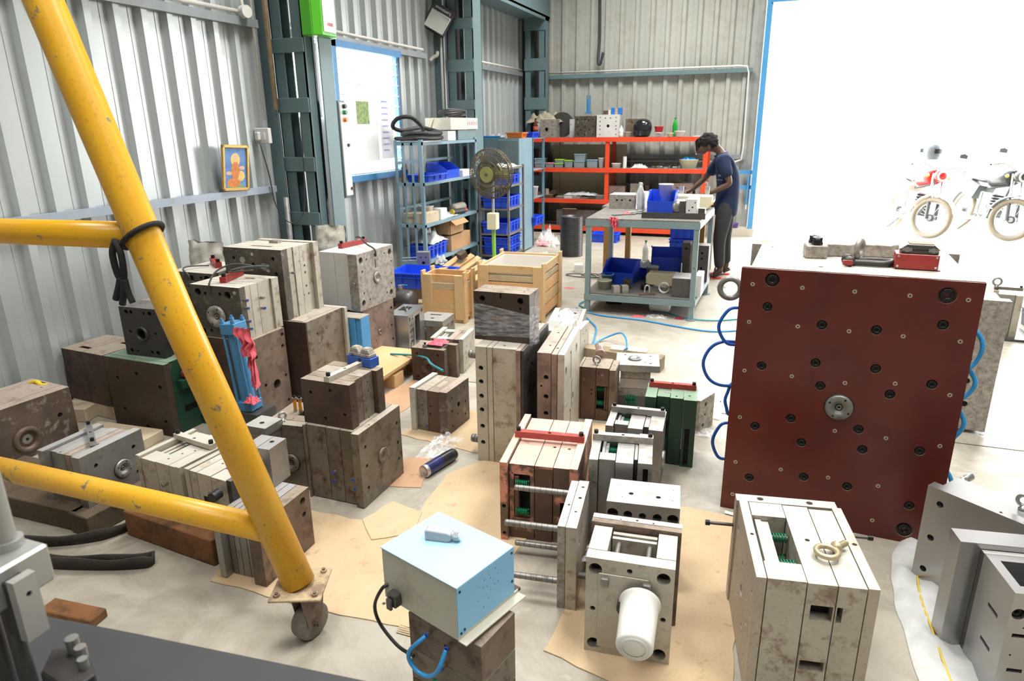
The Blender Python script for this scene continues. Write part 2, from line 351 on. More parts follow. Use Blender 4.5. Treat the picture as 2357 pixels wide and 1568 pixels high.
class Mold:
    """an injection mould: plates stacked along axis; features cut into the plate they fall on.
    plates: (fraction, side inset low, side inset high, top inset, material[, kind]); kind 'S' = spacer pair with ejector plates and springs"""
    def __init__(s, label, x, y, th, z0, size, axis, plates, feats=(), name='injection_mould', bevel=.0022, group=None, sb=.24, springs=True, flip=None, ej=((.08, .26), (.28, .48))):
        s.o = thing(name, label, 'mould', (x, y, z0), radians(th), group)
        w, d, h = size; s.size = size; s.axis = axis; ia = 'xyz'.index(axis)
        lo = [-w/2, -d/2, 0]; hi = [w/2, d/2, h]; s.lo, s.hi = lo, hi
        tot = sum(p[0] for p in plates); L = hi[ia]-lo[ia]; c = lo[ia]; s.boxes = []
        gap = .003
        for p in plates:
            ln = L*p[0]/tot; b = [lo[0], hi[0], lo[1], hi[1], lo[2], hi[2]]
            b[2*ia] = c + (gap/2 if c > lo[ia]+1e-6 else 0); b[2*ia+1] = c+ln - (gap/2 if c+ln < hi[ia]-1e-6 else 0)
            io = 1-ia if ia < 2 else 0
            b[2*io] += p[1]; b[2*io+1] -= p[2]
            if ia < 2: b[5] -= p[3]
            else: b[2] += p[3]; b[3] -= p[3]
            s.boxes.append((b, p)); c += ln
        hol = [dict() for _ in s.boxes]; later = []
        for f in feats:
            fc, u, v, r = f[:4]; kind = f[4] if len(f) > 4 else 'h'
            ia_, ib_, ic_, side = FACES[fc]
            if fc in 'LK': u = 1-u
            a = lo[ia_] + u*(hi[ia_]-lo[ia_]); b_ = lo[ib_] + v*(hi[ib_]-lo[ib_])
            if kind == 'W': r2 = f[5]; ex = (r, r2)
            else: ex = (r, r)
            best = None
            for i, (bx, p) in enumerate(s.boxes):
                if len(p) > 5 and p[5] == 'S': 
                    if fc == 'T' or (ic_ != ia): pass
                k0, k1 = bx[2*ia_], bx[2*ia_+1]; j0, j1 = bx[2*ib_], bx[2*ib_+1]
                if k0 <= a <= k1 and j0 <= b_ <= j1:
                    pc = bx[2*ic_+side]
                    if best is None or (pc > best[1]) == bool(side): best = (i, pc)
            if best is None: continue
            i, pc = best; bx = s.boxes[i][0]
            pos = [0, 0, 0]; pos[ia_] = a; pos[ib_] = b_; pos[ic_] = pc
            M = Matrix.Translation(pos) @ AX[fc]
            mg = .0025
            fits = a-ex[0] > bx[2*ia_]+mg and a+ex[0] < bx[2*ia_+1]-mg and b_-ex[1] > bx[2*ib_]+mg and b_+ex[1] < bx[2*ib_+1]-mg
            if kind in 'hsWqk' and not fits:
                if kind == 'W': continue
                rr = min(a-bx[2*ia_], bx[2*ia_+1]-a, b_-bx[2*ib_], bx[2*ib_+1]-b_)-mg
                if rr < .003: continue
                r = min(r, rr)
            if s.boxes[i][1][-1] == 'S' and kind in 'hsWq': continue
            if kind == 'h': hol[i].setdefault(fc, []).append((circ(a, b_, r, 14 if r < .012 else 20), f[5] if len(f) > 5 else r*1.6, BLACKHOLE, None))
            elif kind == 'q': hol[i].setdefault(fc, []).append((circ(a, b_, r, 20), r*.35, BLACKHOLE, RIM)); later.append(('q', r*.78, M, fc))
            elif kind == 'k': later.append(('k', r, M, fc))
            elif kind == 's': hol[i].setdefault(fc, []).append((circ(a, b_, r, 16), r*1.3, BLACKHOLE, None)); later.append(('s', r*.8, M @ Matrix.Translation((0, 0, -r*1.0)), fc))
            elif kind == 'W': hol[i].setdefault(fc, []).append(([(a-ex[0], b_-ex[1]), (a+ex[0], b_-ex[1]), (a+ex[0], b_+ex[1]), (a-ex[0], b_+ex[1])], f[6] if len(f) > 6 else .03, BLACKHOLE if len(f) < 8 else f[7], None))
            else: later.append((kind, r, M, fc, f[5] if len(f) > 5 else 'steel'))
        for i, (bx, p) in enumerate(s.boxes):
            mt = STEEL[p[4]] if isinstance(p[4], str) else p[4]
            if len(p) > 5 and p[5] == 'S':
                io = 1-ia if ia < 2 else 0; span = bx[2*io+1]-bx[2*io]; sw = span*sb
                b1 = list(bx); b1[2*io+1] = bx[2*io]+sw; b2 = list(bx); b2[2*io] = bx[2*io+1]-sw
                for bb in (b1, b2):
                    q = B(); holed(q, bb, {}, mt); q.build('spacer_block', s.o, bevel=bevel)
                t0, t1 = bx[2*ia], bx[2*ia+1]; tl = t1-t0; flip = (i > len(s.boxes)/2) if flip is None else flip
                if ia < 2:
                    for kk, (e0, e1) in enumerate(ej):
                        if flip: e0, e1 = 1-e1, 1-e0
                        e = list(bx); e[2*io] = bx[2*io]+sw+.004; e[2*io+1] = bx[2*io+1]-sw-.004; e[2*ia] = t0+tl*e0; e[2*ia+1] = t0+tl*e1; e[5] -= .012+.006*kk; e[4] += .02
                        q = B(); holed(q, e, {}, mt); q.build('ejector_plate', s.o, bevel=bevel)
                    f0, f1 = (.49, .99) if not flip else (.01, .51)
                    rs = min(.013, (span-2*sw)*.1)
                    for v in ((.22, .78) if springs else ()):
                        for zz in (.09, .45):
                            pa = [0, 0, 0]; pb = [0, 0, 0]
                            pa[ia] = t0+tl*f0; pb[ia] = t0+tl*f1; pa[io] = pb[io] = bx[2*io]+sw+(span-2*sw)*v; pa[2] = pb[2] = bx[5]-.01-zz*(bx[5]-bx[4])*.5-rs
                            spring_obj(s.o, pa, pb, rs, rs*.22, 6)
                            q = B(); q.cyl(pa, pb, rs*.7, STEEL['gsteel'], n=10); q.build('return_pin', s.o)
            else:
                q = B(); holed(q, bx, hol[i], mt); q.build('clamp_plate' if i in (0, len(s.boxes)-1) else 'mould_plate', s.o, bevel=bevel)
        for L_ in later:
            k, r, M = L_[:3]
            if k in 'sq': inst(('s', round(r, 4)), 'socket_screw', mk_screw(round(r, 4)), M if k == 's' else M @ Matrix.Translation((0, 0, -r*.62)), s.o)
            elif k == 'k': q = B(); q.cyl((0, 0, -.001), (0, 0, .0012), r, RIM, n=14); q.cyl((0, 0, .0012), (0, 0, .0016), r*.4, BLACKHOLE, n=10); o = q.build('bush', s.o); o.matrix_local = M
            elif k == 'r': inst(('r', round(r, 4), L_[4]), 'locating_ring', mk_ring(r, L_[4]), M, s.o)
            elif k == 'f': inst(('f', round(r, 4)), 'hose_fitting', mk_fit(r), M, s.o)
            elif k == 'b': inst(('b', round(r, 4)), 'hose_fitting', mk_fit(r, True), M, s.o)
            elif k == 'p': q = B(); q.cyl((0, 0, -.001), (0, 0, .0008), r, STEEL[L_[4]], n=16); o = q.build('plug', s.o); o.matrix_local = M
            elif k == 'c': q = B(); q.cyl((0, 0, 0), (0, 0, r*3), r, STEEL['gsteel'], n=14); o = q.build('pin', s.o); o.matrix_local = M
    def bar(s, x, y, ln, wd, ht, rot, mat, z=None, bolts=True, mid=True):
        z = s.size[2] if z is None else z
        q = B(); holed(q, (-ln/2, ln/2, -wd/2, wd/2, 0, ht), {'T': [(circ(0, 0, wd*.25, 12), ht*.5, BLACKHOLE, None)]} if mid else {}, mat)
        o = q.build('lifting_bar', s.o, (x, y, z+.0004), radians(rot), bevel=.002)
        if bolts:
            for sx in (-1, 1):
                b = B(); b.cyl((0, 0, 0), (0, 0, wd*.5), wd*.33, SCREW, n=14); b.cyl((0, 0, wd*.5), (0, 0, wd*.51), wd*.17, BLACKHOLE, n=6); b.build('bolt', o, (sx*(ln/2-wd*.45), 0, ht))
        return o
def eye_bolt(label, loc, R, r, rz=0, mat=None, lying=None, group=None):
    mat = mat or STEEL['gsteel']
    t = thing('eye_bolt', label, 'eye bolt', loc, rz, group, rot=lying)
    b = B(); b.tube([(R*cos(2*pi*i/28), 0, R*sin(2*pi*i/28)+R+r*1.9) for i in range(28)], r, mat, n=12, closed=True); b.build('ring', t)
    b = B(); b.lathe([(r*2.2, 0), (r*2.2, r*.7), (r*1.6, r*1.1), (r*1.2, r*2.2), (0, r*2.2)], mat, 16); b.build('collar', t)
    if lying:
        b = B(); b.cyl((0, 0, 0), (0, 0, -r*5), r*1.1, mat); 
        for i in range(8): b.cyl((0, 0, -r*(1+.45*i)), (0, 0, -r*(1.2+.45*i)), r*1.2, mat, n=12)
        b.build('threaded_shank', t)
    return t
# ---------------------------------------------------------------- room shell
WX, WY = -3.97, 11.22
RIB = [(0, 0), (.055, 0), (.059, .003), (.067, .003), (.071, 0), (.110, 0), (.128, .040), (.176, .040), (.194, 0), (.21, 0)]
RIBB = [(0, 0), (.05, 0), (.054, .004), (.062, .004), (.066, 0), (.125, 0), (.140, .040), (.19, .040), (.215, 0), (.23, 0)]
WALLM = worn('galvanised_wall_sheet', (.49,.53,.53), (.53,.565,.56), (.44,.45,.42), .06, 1.2, 3, .33, .35, .15, .04)
WALLB = worn('dusty_back_wall_sheet', (.43,.44,.40), (.50,.505,.46), (.30,.29,.23), .22, 1.0, 4, .45, .15, .15, .05)
def corr(name, a0, a1, z0, z1, base, axis, sign, mat, prof, thick=.0, label=None):
    """corrugated sheet from a0 to a1 along axis ('x' or 'y'), standing from z0 to z1, ribs raised by sign"""
    per = prof[-1][0]; xs = []; a = math.floor(a0/per)*per
    while a < a1:
        for p, hgt in prof[:-1] if prof[-1][0] == per else prof:
            if a0 <= a+p <= a1: xs.append((a+p, hgt))
        a += per
    xs = [(a0, 0)] + [x for x in xs if a0 < x[0] < a1] + [(a1, 0)]
    vs = []
    for z in (z0, z1):
        for p, hh in xs: vs.append((p, base+sign*hh, z) if axis == 'x' else (base+sign*hh, p, z))
    n = len(xs); fs = [(i, i+1, n+i+1, n+i) for i in range(n-1)]
    b = B(); b.add(vs, fs, mat)
    # back skin gives the sheet thickness
    vs2 = [((p, base-sign*.02, z) if axis == 'x' else (base-sign*.02, p, z)) for z in (z0, z1) for p in (a0, a1)]
    b.add(vs2, [(1, 0, 2, 3)], mat)
    return struct(b.build(name))
fm = nodes('concrete_floor')
def floor_mat():
    mt, nt, bs = fm; N, L = nt.nodes, nt.links
    tc = N.new('ShaderNodeTexCoord')
    def nz(s, d, r=.6, dist=0):
        n = N.new('ShaderNodeTexNoise'); n.inputs['Scale'].default_value = s; n.inputs['Detail'].default_value = d; n.inputs['Roughness'].default_value = r; n.inputs['Distortion'].default_value = dist
        L.new(tc.outputs['Object'], n.inputs['Vector']); return n
    a, b, c, d = nz(.7, 5), nz(3.5, 8, .7, 1.2), nz(45, 4), nz(160, 2)
    def mr(n, lo, hi, o0=0, o1=1):
        r = N.new('ShaderNodeMapRange'); r.inputs[1].default_value = lo; r.inputs[2].default_value = hi; r.inputs[3].default_value = o0; r.inputs[4].default_value = o1; L.new(n.outputs[0], r.inputs[0]); return r
    def mix(f, x, y):
        m = N.new('ShaderNodeMix'); m.data_type = 'RGBA'; L.new(f.outputs[0], m.inputs[0])
        for k, v in ((6, x), (7, y)):
            if isinstance(v, tuple): m.inputs[k].default_value = c4(v)
            else: L.new(v.outputs[2], m.inputs[k])
        return m
    m1 = mix(mr(a, .35, .65), (.35, .32, .26), (.43, .405, .345))
    m2 = mix(mr(b, .42, .62, 0, .85), m1, (.275, .245, .19))
    m3 = mix(mr(b, .60, .64, 0, .35), m2, (.50, .49, .44))
    m4 = mix(mr(c, .66, .72, 0, .5), m3, (.27, .25, .2))
    m5 = mix(mr(d, .70, .74, 0, .8), m4, (.16, .14, .11))
    L.new(m5.outputs[2], bs.inputs['Base Color'])
    rr = mr(b, .3, .7, .33, .55); L.new(rr.outputs[0], bs.inputs['Roughness'])
    bp = N.new('ShaderNodeBump'); bp.inputs['Strength'].default_value = .12; bp.inputs['Distance'].default_value = .003; L.new(b.outputs[0], bp.inputs['Height']); L.new(bp.outputs[0], bs.inputs['Normal'])
    return mt
FLOOR = floor_mat()
b = B(); b.box(-4.1, 6.2, -4, 3.935, -.12, 0, FLOOR); b.box(-4.1, 6.2, 3.947, 11.0, -.12, 0, FLOOR); b.box(-4.1, 6.2, 11.0, 11.45, -.12, -.004, FLOOR); b.box(-4.1, 6.2, 3.9, 4, -.14, -.015, plain('joint_filler', (.05,.048,.04), .8)); struct(b.build('floor'))
YARD = plain('pale_yard_ground', (.62,.60,.55), .9, 0, .1, 2)
b = B(); b.box(-30, 60, 11.45, 90, -.14, -.012, YARD); struct(b.build('ground_yard'))
# left wall, split round the louvre window and the narrow opening behind the stanchion
corr('wall_left', -4, 5.12, 0, 5.5, WX, 'y', 1, WALLM, RIB)
corr('wall_left_strip', 5.62, 5.72, 0, 5.5, WX, 'y', 1, WALLM, RIB)
corr('wall_left_below_gap', 5.12, 5.62, 0, 1.75, WX, 'y', 1, WALLM, RIB)
corr('wall_left_above_gap', 5.12, 5.62, 2.38, 5.5, WX, 'y', 1, WALLM, RIB)
corr('wall_left_below_window', 5.72, 7.0, 0, 1.14, WX, 'y', 1, WALLM, RIB)
corr('wall_left_above_window', 5.72, 7.0, 2.43, 5.5, WX, 'y', 1, WALLM, RIB)
corr('wall_left_far', 7.0, WY, 0, 5.5, WX, 'y', 1, WALLM, RIB)
corr('wall_back', WX, -.29, .12, 5.5, WY, 'x', -1, WALLB, RIBB)
corr('wall_back_over_door', -.29, 6.2, 3.32, 5.5, WY, 'x', -1, WALLB, RIBB)
corr('wall_back_beside_door', 4.4, 6.2, 0, 3.32, WY, 'x', -1, WALLB, RIBB)
corr('wall_right', -4, WY, 0, 5.5, 6.2, 'y', -1, WALLB, RIB)
corr('wall_front_low', -4.0, 6.2, 0, 5.5, -3.9, 'x', 1, WALLB, RIB)
CURB = plain('painted_curb', (.55,.52,.44), .8, 0, .12, 5)
b = B(); b.box(WX, -.2, 10.98, 11.3, 0, .12, CURB); struct(b.build('baseboard_back'))
b = B(); b.box(-4.1, 6.3, -4.1, 11.4, 5.5, 5.56, plain('roof_sheet', (.25,.26,.26), .5)); struct(b.build('ceiling'))
GALV = worn('grey_purlin', (.22,.24,.25), (.28,.31,.33), (.3,.28,.24), .2, 3, 8, .5, .3, .08, .1)
PURB = worn('dull_blue_purlin', (.30,.36,.43), (.36,.41,.47), (.35,.31,.26), .2, 3, 9, .5, .15, .08, .1)
def beam(name, x0, x1, y0, y1, z0, z1, mt):
    b = B(); b.box(x0, x1, y0, y1, z0, z1, mt); return struct(b.build(name))
for i, (y0, y1) in enumerate(((-4, 4.76), (5.3, 7.62), (8.3, 11.0))):
    beam('trim_%d' % (i+1), WX+.03, WX+.09, y0, y1, 2.405, 2.465, GALV)
beam('trim_4', WX+.03, WX+.09, -4, 4.76, 1.15, 1.20, PURB)
beam('trim_5', WX+.03, WX+.09, 8.3, 11.0, 1.13, 1.19, GALV)
beam('trim_6', -3.5, -.42, WY-.10, WY-.035, 2.36, 2.42, TEAL)
beam('trim_7', -3.5, -.42, WY-.10, WY-.035, 1.14, 1.20, GALV)
# eaves beam at the top of the corner
b = B(); b.box(-3.95, -3.5, 7.6, 11.15, 3.24, 3.27, TEAL); b.box(-3.95, -3.5, 7.6, 11.15, 3.62, 3.65, TEAL); b.box(-3.75, -3.70, 7.6, 11.15, 3.27, 3.62, TEAL); b.box(-3.54, -3.5, 7.6, 11.15, 3.2, 3.7, TEAL); struct(b.build('beam_corner'))
# louvre window
WB = worn('blue_window_frame', (.05,.2,.42), (.07,.24,.48), (.2,.22,.22), .1, 4, 9, .45, 0, .04, .05)
win = thing('window_1', 'blue framed louvre window full of glass slats beside the lattice stanchion', 'window', (WX, 5.72, 1.14)); struct(win)
b = B()
for bx in ((0, .10, 0, .06, 0, 1.29), (0, .05, 1.24, 1.28, 0, 1.29), (0, .10, 0, 1.28, 0, .06), (0, .10, 0, 1.28, 1.23, 1.29), ): b.box(*bx, WB)
b.build('window_frame', win)
LG = plain('louvre_glass', (.82, .92, .9), .08, 0, .02, trans=.85)
b = B(); b.box(0, .004, 0, 1.15, -.05, .05, LG); b.box(-.002, .006, 0, 1.17, -.056, -.050, plain('slat_edge', (.12,.18,.22), .4)); g0 = b.build('louvre_slat', win)
g0.location = (.045, .065, .11); g0.rotation_euler = (0, radians(35), 0)
for i in range(1, 11):
    g = g0.copy(); COL.objects.link(g); g.location = (.045, .065, .11+i*.108); 
b = B(); b.box(.03, .055, 0, .008, -.006, .006, GALV); c0 = b.build('louvre_clip', win); c0.location = (0, .062, .11)
for i in range(22):
    c = c0.copy(); COL.objects.link(c); c.location = (.02, (.062, 1.208)[i % 2], .08+(i//2)*.108); c.scale = (1, 4, 1)
for k in range(5):
    b = B(); b.box(.012, .018, .06, .62, 0, .006, GALV); b.build('wire', win, (0, 0, .70+.1*k))
b = B(); b.tube([(.02, .07, .68), (.02, .07, 1.2), (.02, .6, 1.2), (.02, .6, .68)], .003, GALV, n=6); b.build('wire', win)
# rolling door frame
dr = thing('door_1', 'sky blue steel frame of the wide loading door open to the yard', 'door', (-.22, WY, 0)); struct(dr)
b = B(); b.box(-.075, .0, -.24, -.02, .12, 3.28, BLUED); b.build('door_post', dr)
b = B(); b.box(4.55, 4.63, -.24, -.02, .0, 3.28, BLUED); b.build('door_post', dr)
b = B(); b.box(-.0, 4.6, -.2, -.02, 3.24, 3.42, TEAL); b.box(-.02, 4.6, -.26, -.2, 3.24, 3.27, BLUED); b.build('door_lintel', dr)
for z in (.73, .95):
    b = B(); b.box(-.26, -.075, -.12, -.07, z-.03, z+.025, BLUED); b.build('door_bracket', dr)
b = B(); b.cyl((-.12, -.16, .90), (-.12, -.16, .48), .018, BLUED); b.cyl((-.12, -.16, .48), (-.12, -.16, .40), .014, WHITE); b.build('door_bolt', dr)
# steel stanchions: battened twin channels
def lattice(name, label, x0, x1, y, dy, zt, battens, sw=.1, cover=True):
    t = thing(name, label, 'column', ((x0+x1)/2, y, 0)); struct(t); hw = (x1-x0)/2
    for s_ in (-1, 1):
        b = B(); a, c = (-hw, -hw+sw) if s_ < 0 else (hw-sw, hw)
        b.box(a, c, 0, .012, 0, zt, TEAL); b.box(a, c, dy-.012, dy, 0, zt, TEAL)
        e = (-hw, -hw+.01) if s_ < 0 else (hw-.01, hw)
        b.box(e[0], e[1], 0, dy, 0, zt, TEAL); b.build('channel', t)
    for z0, z1 in battens:
        b = B(); b.box(-hw-.004, hw+.004, -.012, 0, z0, z1, TEAL); b.build('batten', t, bevel=.003)
    return t
c1 = lattice('pillar_1', 'nearest teal steel column of battened channels under the green switch box', -3.88, -3.58, 4.9, .12, 5.4, [(.86,.97),(1.307,1.424),(1.776,1.891),(2.232,2.341),(2.70,2.81),(3.15,3.26),(.40,.51)])
b = B(); b.box(.15, .225, .262, .274, 0, 5.4, TEAL); b.box(.215, .225, .10, .262, 0, 5.4, TEAL); b.box(.06, .075, .14, .25, 0, 5.4, STEEL['dark']); b.box(-.25, -.13, -.05, -.04, 0, 5.4, TEAL); b.build('web_plate', c1)
c2 = lattice('pillar_2', 'second teal steel column behind the louvre window with the floodlight', -3.80, -3.46, 8.0, .26, 5.4, [(1.42,1.53),(1.85,1.96),(2.28,2.42),(.9,1.0),(2.75,2.87)], .11)
b = B(); b.box(-.34, -.18, -.08, -.07, 0, 5.4, TEAL); b.box(-.14, -.10, .1, .22, 0, 5.4, STEEL['dark']); b.build('web_plate', c2)
c3 = lattice('pillar_3', 'corner teal steel column under the eaves beam', -3.84, -3.50, 10.9, .2, 3.24, [(1.9,2.08),(2.48,2.66),(3.06,3.24),(1.3,1.48),(.7,.88)], .10)
# pipes and conduits
def pipe(label, pts, r, mat=PVC, name='conduit', cat='pipe', k=1):
    b = B(); b.tube(smooth(pts, 5) if k > 1 else pts, r, mat, n=10); o = b.build(name); return tag(o, label, cat)
pipe('white conduit running along the upper wall rail nearest the camera', [(WX+.075, -3, 2.50), (WX+.075, 4.55, 2.50)], .016)
pipe('white conduit on the rail above the louvre window', [(WX+.075, 5.2, 2.50), (WX+.075, 7.55, 2.50)], .014)
pipe('white conduit on the rail between the far columns', [(WX+.075, 8.3, 2.50), (WX+.075, 10.9, 2.50)], .014)
pipe('white conduit on the back wall rail, bending down beside the door to the lower rail', [(-3.5, WY-.09, 2.45), (-.62, WY-.09, 2.45), (-.5, WY-.09, 2.44), (-.47, WY-.09, 2.35), (-.455, WY-.09, 1.3), (-.47, WY-.09, 1.13), (-.55, WY-.09, 1.10), (-2.3, WY-.09, 1.10)], .015)
pipe('thin white conduit dropping down the nearest column to the socket box', [(-3.90, 4.72, 5), (-3.90, 4.72, 1.72)], .011)
pipe('rust stained old pipe standing beside the nearest column', [(-3.83, 4.80, 5), (-3.83, 4.80, 1.80)], .02, worn('rust_stained_pipe', (.4,.27,.15), (.5,.38,.25), (.6,.55,.47), .3, 8, 20))
pipe('lower grey pipe standing beside the nearest column', [(-3.83, 4.80, 1.1), (-3.83, 4.80, 0)], .02, worn('soot_grey_pipe', (.2,.19,.19), (.34,.33,.33), (.5,.5,.48), .3, 8, 20))
t = thing('junction_box', 'round white junction box at the end of the wall conduit by the nearest column', 'junction box', (WX+.09, 4.6, 2.50))
b = B(); b.cyl((0, 0, 0), (.05, -.01, 0), .045, WHITE, n=20); b.build('cover', t); b = B(); b.tube(smooth([(0, 0, .04), (.0, 0, .09), (0, .08, .13), (0, .14, .2)]), .016, PVC); b.build('bend', t)
sk = thing('socket_box', 'white socket box with a plug in it on the nearest column', 'socket', (-3.89, 4.70, 1.60))
b = B(); b.box(-.07, .07, -.04, .0, -.06, .06, WHITE); b.build('box', sk, bevel=.005)
b = B(); b.box(-.045, -.005, -.075, -.04, -.035, .03, WHITE); b.build('plug', sk, bevel=.006)
b = B(); b.box(.015, .035, -.048, -.04, -.03, .03, WHITE); b.build('rocker_switch', sk)
pipe('thin black flex looping from the plug to the middle of the nearest column', [(-3.9, 4.64, 1.55), (-3.86, 4.66, 1.3), (-3.86, 4.7, 1.05), (-3.78, 4.75, .9), (-3.68, 4.82, .98), (-3.66, 4.86, 1.4), (-3.65, 4.86, 1.75)], .005, CABLE, 'power_flex', 'cable', 5)
pipe('white conduit bend rising to the floodlight on the second column', [(-3.86, 7.86, 2.50), (-3.86, 7.84, 2.46), (-3.9, 7.82, 2.44), (-3.93, 7.78, 2.40)], .02, k=2)
pipe('white conduit running down the second column below the floodlight', [(-3.83, 7.9, 2.72), (-3.83, 7.9, 1.6)], .016)
pipe('black hose hanging down the back wall above the red shelves', [(-2.76, WY-.07, 5), (-2.72, WY-.07, 3.8), (-2.70, WY-.07, 3.0), (-2.70, WY-.13, 2.6), (-2.66, WY-.14, 2.56), (-2.62, WY-.14, 2.72)], .022, CABLE, 'black_hose', 'hose', 4)
# green switch box and floodlight
gb = thing('switch_box', 'bright green and white switch box bolted high on the nearest column', 'switch box', (-3.47, 4.98, 2.35))
GRN = plain('bright_green_enamel', (.10,.50,.03), .35, vary=.05)
b = B(); b.box(-.10, .0, -.10, .22, 0, .36, GRN); b.prism([(0, -.10), (.055, -.045), (.055, .14), (0, .22)], 0, .36, GRN); b.build('housing', gb, bevel=.006)
b = B(); b.box(.056, .062, -.03, .13, .03, .34, WHITE); b.build('cover', gb)
text('X000', .035, plain('red_print', (.5,.02,.02)), T(.064, .055, .085, pi/2, pi/2), 'print', gb)
fl = thing('floodlight', 'black square floodlight with a white lens tilted down beside the second column', 'lamp', (-3.80, 7.80, 2.84), rot=(radians(-15), radians(30), radians(25)))
b = B(); b.box(-.14, .14, 0, .05, -.15, .17, BLACK); 
for i in range(9): b.box(-.12+.028*i, -.11+.028*i, .05, .075, -.12, .14, BLACK)
b.build('housing', fl, bevel=.006)
b = B(); b.box(-.115, .115, -.006, 0, -.135, .07, plain('lens_grey', (.5,.5,.45), .3)); b.build('lens', fl)
b = B(); b.tube([(-.115, -.008, -.135), (.115, -.008, -.135), (.115, -.008, .07), (-.115, -.008, .07)], .008, WHITE, closed=True); b.build('lens_frame', fl)
text('Luminous', .05, WHITE, T(0, -.007, .115, 0, pi/2) @ Matrix.Rotation(pi, 4, 'Z'), 'print', fl)
b = B(); b.tube(smooth([(-.1, .05, .0), (-.2, .06, -.15), (-.22, .06, -.35), (-.1, .1, -.45)]), .006, CABLE); b.build('cord', fl)
# framed deity picture on the rail -> plain generic print
pc = thing('framed_picture', 'small gold framed devotional picture in orange and blue leaning on the wall rail', 'picture', (WX+.095, 4.27, 1.203), rot=(radians(-3), radians(5), 0))
GOLD = worn('gilt_frame', (.55,.33,.08), (.62,.4,.12), (.2,.1,.03), .2, 30, 60, .4, .5)
b = B()
for bx in ((0, .02, -.14, -.118, 0, .34), (0, .02, .118, .14, 0, .34), (0, .02, -.14, .14, 0, .022), (0, .02, -.14, .14, .318, .34)): b.box(*bx, GOLD)
b.build('frame', pc, bevel=.003)
b = B(); b.box(.004, .008, -.12, .12, .02, .32, plain('picture_blue_field', (.12,.28,.62), .5, vary=.35, scale=14)); b.build('print', pc)
def disc(bb, y, z, r, mat, x, n=20, sz=1.0):
    bb.add([(x, y+r*cos(2*pi*i/n), z+sz*r*sin(2*pi*i/n)) for i in range(n)], [tuple(range(n))], mat)
b = B(); P1 = plain('print_orange', (.75,.25,.06), .6, vary=.3, scale=40); P2 = plain('print_gold', (.85,.6,.2), .6, vary=.2, scale=40); P3 = plain('print_skin', (.75,.5,.35), .6); P4 = plain('print_green', (.2,.4,.2), .6, vary=.3, scale=40)
disc(b, 0, .23, .05, P2, .0090); disc(b, 0, .245, .02, P3, .0094, sz=1.2); disc(b, .0, .15, .045, P1, .0092, sz=1.5); disc(b, .05, .11, .05, P2, .0091, sz=.8); disc(b, -.02, .06, .07, P1, .0093, sz=.5); disc(b, -.07, .13, .03, P3, .0095, sz=.5); disc(b, .07, .17, .03, P3, .0095, sz=.5); disc(b, 0, .035, .1, P4, .0090, sz=.15)
b.build('figure', pc)
# calendar hanging in the window, sheet beside it, electrical panel edge
PAPER = plain('calendar_paper', (.80,.80,.80), .8, vary=.03)
ca = thing('wall_calendar', 'paper wall calendar with a colour photo hanging in the louvre window', 'calendar', (WX+.13, 5.95, 1.33))
b = B(); b.box(0, .002, 0, .42, 0, .66, PAPER); b.build('sheet', ca)
b = B(); b.box(.0025, .004, .04, .26, .36, .57, plain('calendar_photo', (.3,.42,.16), .7, vary=.6, scale=25)); b.build('photo', ca)
DM = {0: [], 1: []}
DG = plain('calendar_digits', (.10,.10,.13), .8); DR = plain('calendar_red_digits', (.7,.08,.08), .8); n_ = 1
for r_ in range(5):
    for c_ in range(7):
        if r_ == 0 and c_ < 2 or n_ > 30: continue
        o = text(str(n_), .045, DR if c_ == 0 else DG, T(.003, .05+.053*c_, .31-.06*r_, pi/2, pi/2), 'digit', None, .0002); DM[0 if c_ == 0 else 1].append(o); n_ += 1
for k_, mt_, nm_ in ((0, DR, 'sunday_dates'), (1, DG, 'date_print')):
    b = B()
    for o in DM[k_]: b.add([o.matrix_local @ v.co for v in o.data.vertices], [tuple(p.vertices) for p in o.data.polygons], mt_); bpy.data.objects.remove(o)
    b.build(nm_, ca)
b = B(); b.box(0, .002, 0, .26, 0, .62, PAPER)
for i in range(9): b.box(.002, .003, .04, .16, .08+.06*i, .095+.06*i, plain('pale_blue_print', (.35,.4,.7), .8))
tag(b.build('notice_sheet', None, (WX+.14, 6.40, 1.34)), 'tall pale printed sheet hanging to the right of the wall calendar', 'paper')
ep = thing('electrical_panel', 'narrow grey blue electrical panel standing between the nearest column and the window', 'electrical panel', (-3.52, 5.22, 1.06))
b = B(); b.box(-.13, .0, 0, .10, 0, .82, TEAL); b.build('cabinet', ep, bevel=.004)
b = B(); b.box(.002, .016, .0, .10, .02, .80, WHITE); b.build('door', ep, bevel=.003)
for z, cc in ((.77, (.03,.03,.03)), (.72, (.0,.22,.1)), (.66, (.9,.2,.03))):
    b = B(); b.cyl((0, 0, 0), (.03, 0, 0), .018, plain('button_%d' % int(z*100), cc, .4)); b.build('push_button', ep, (.016, .05, z))
for z in (.08, .45): b = B(); b.cyl((0, 0, 0), (.015, 0, 0), .014, STEEL['dark']); b.build('lock', ep, (.016, .08, z))
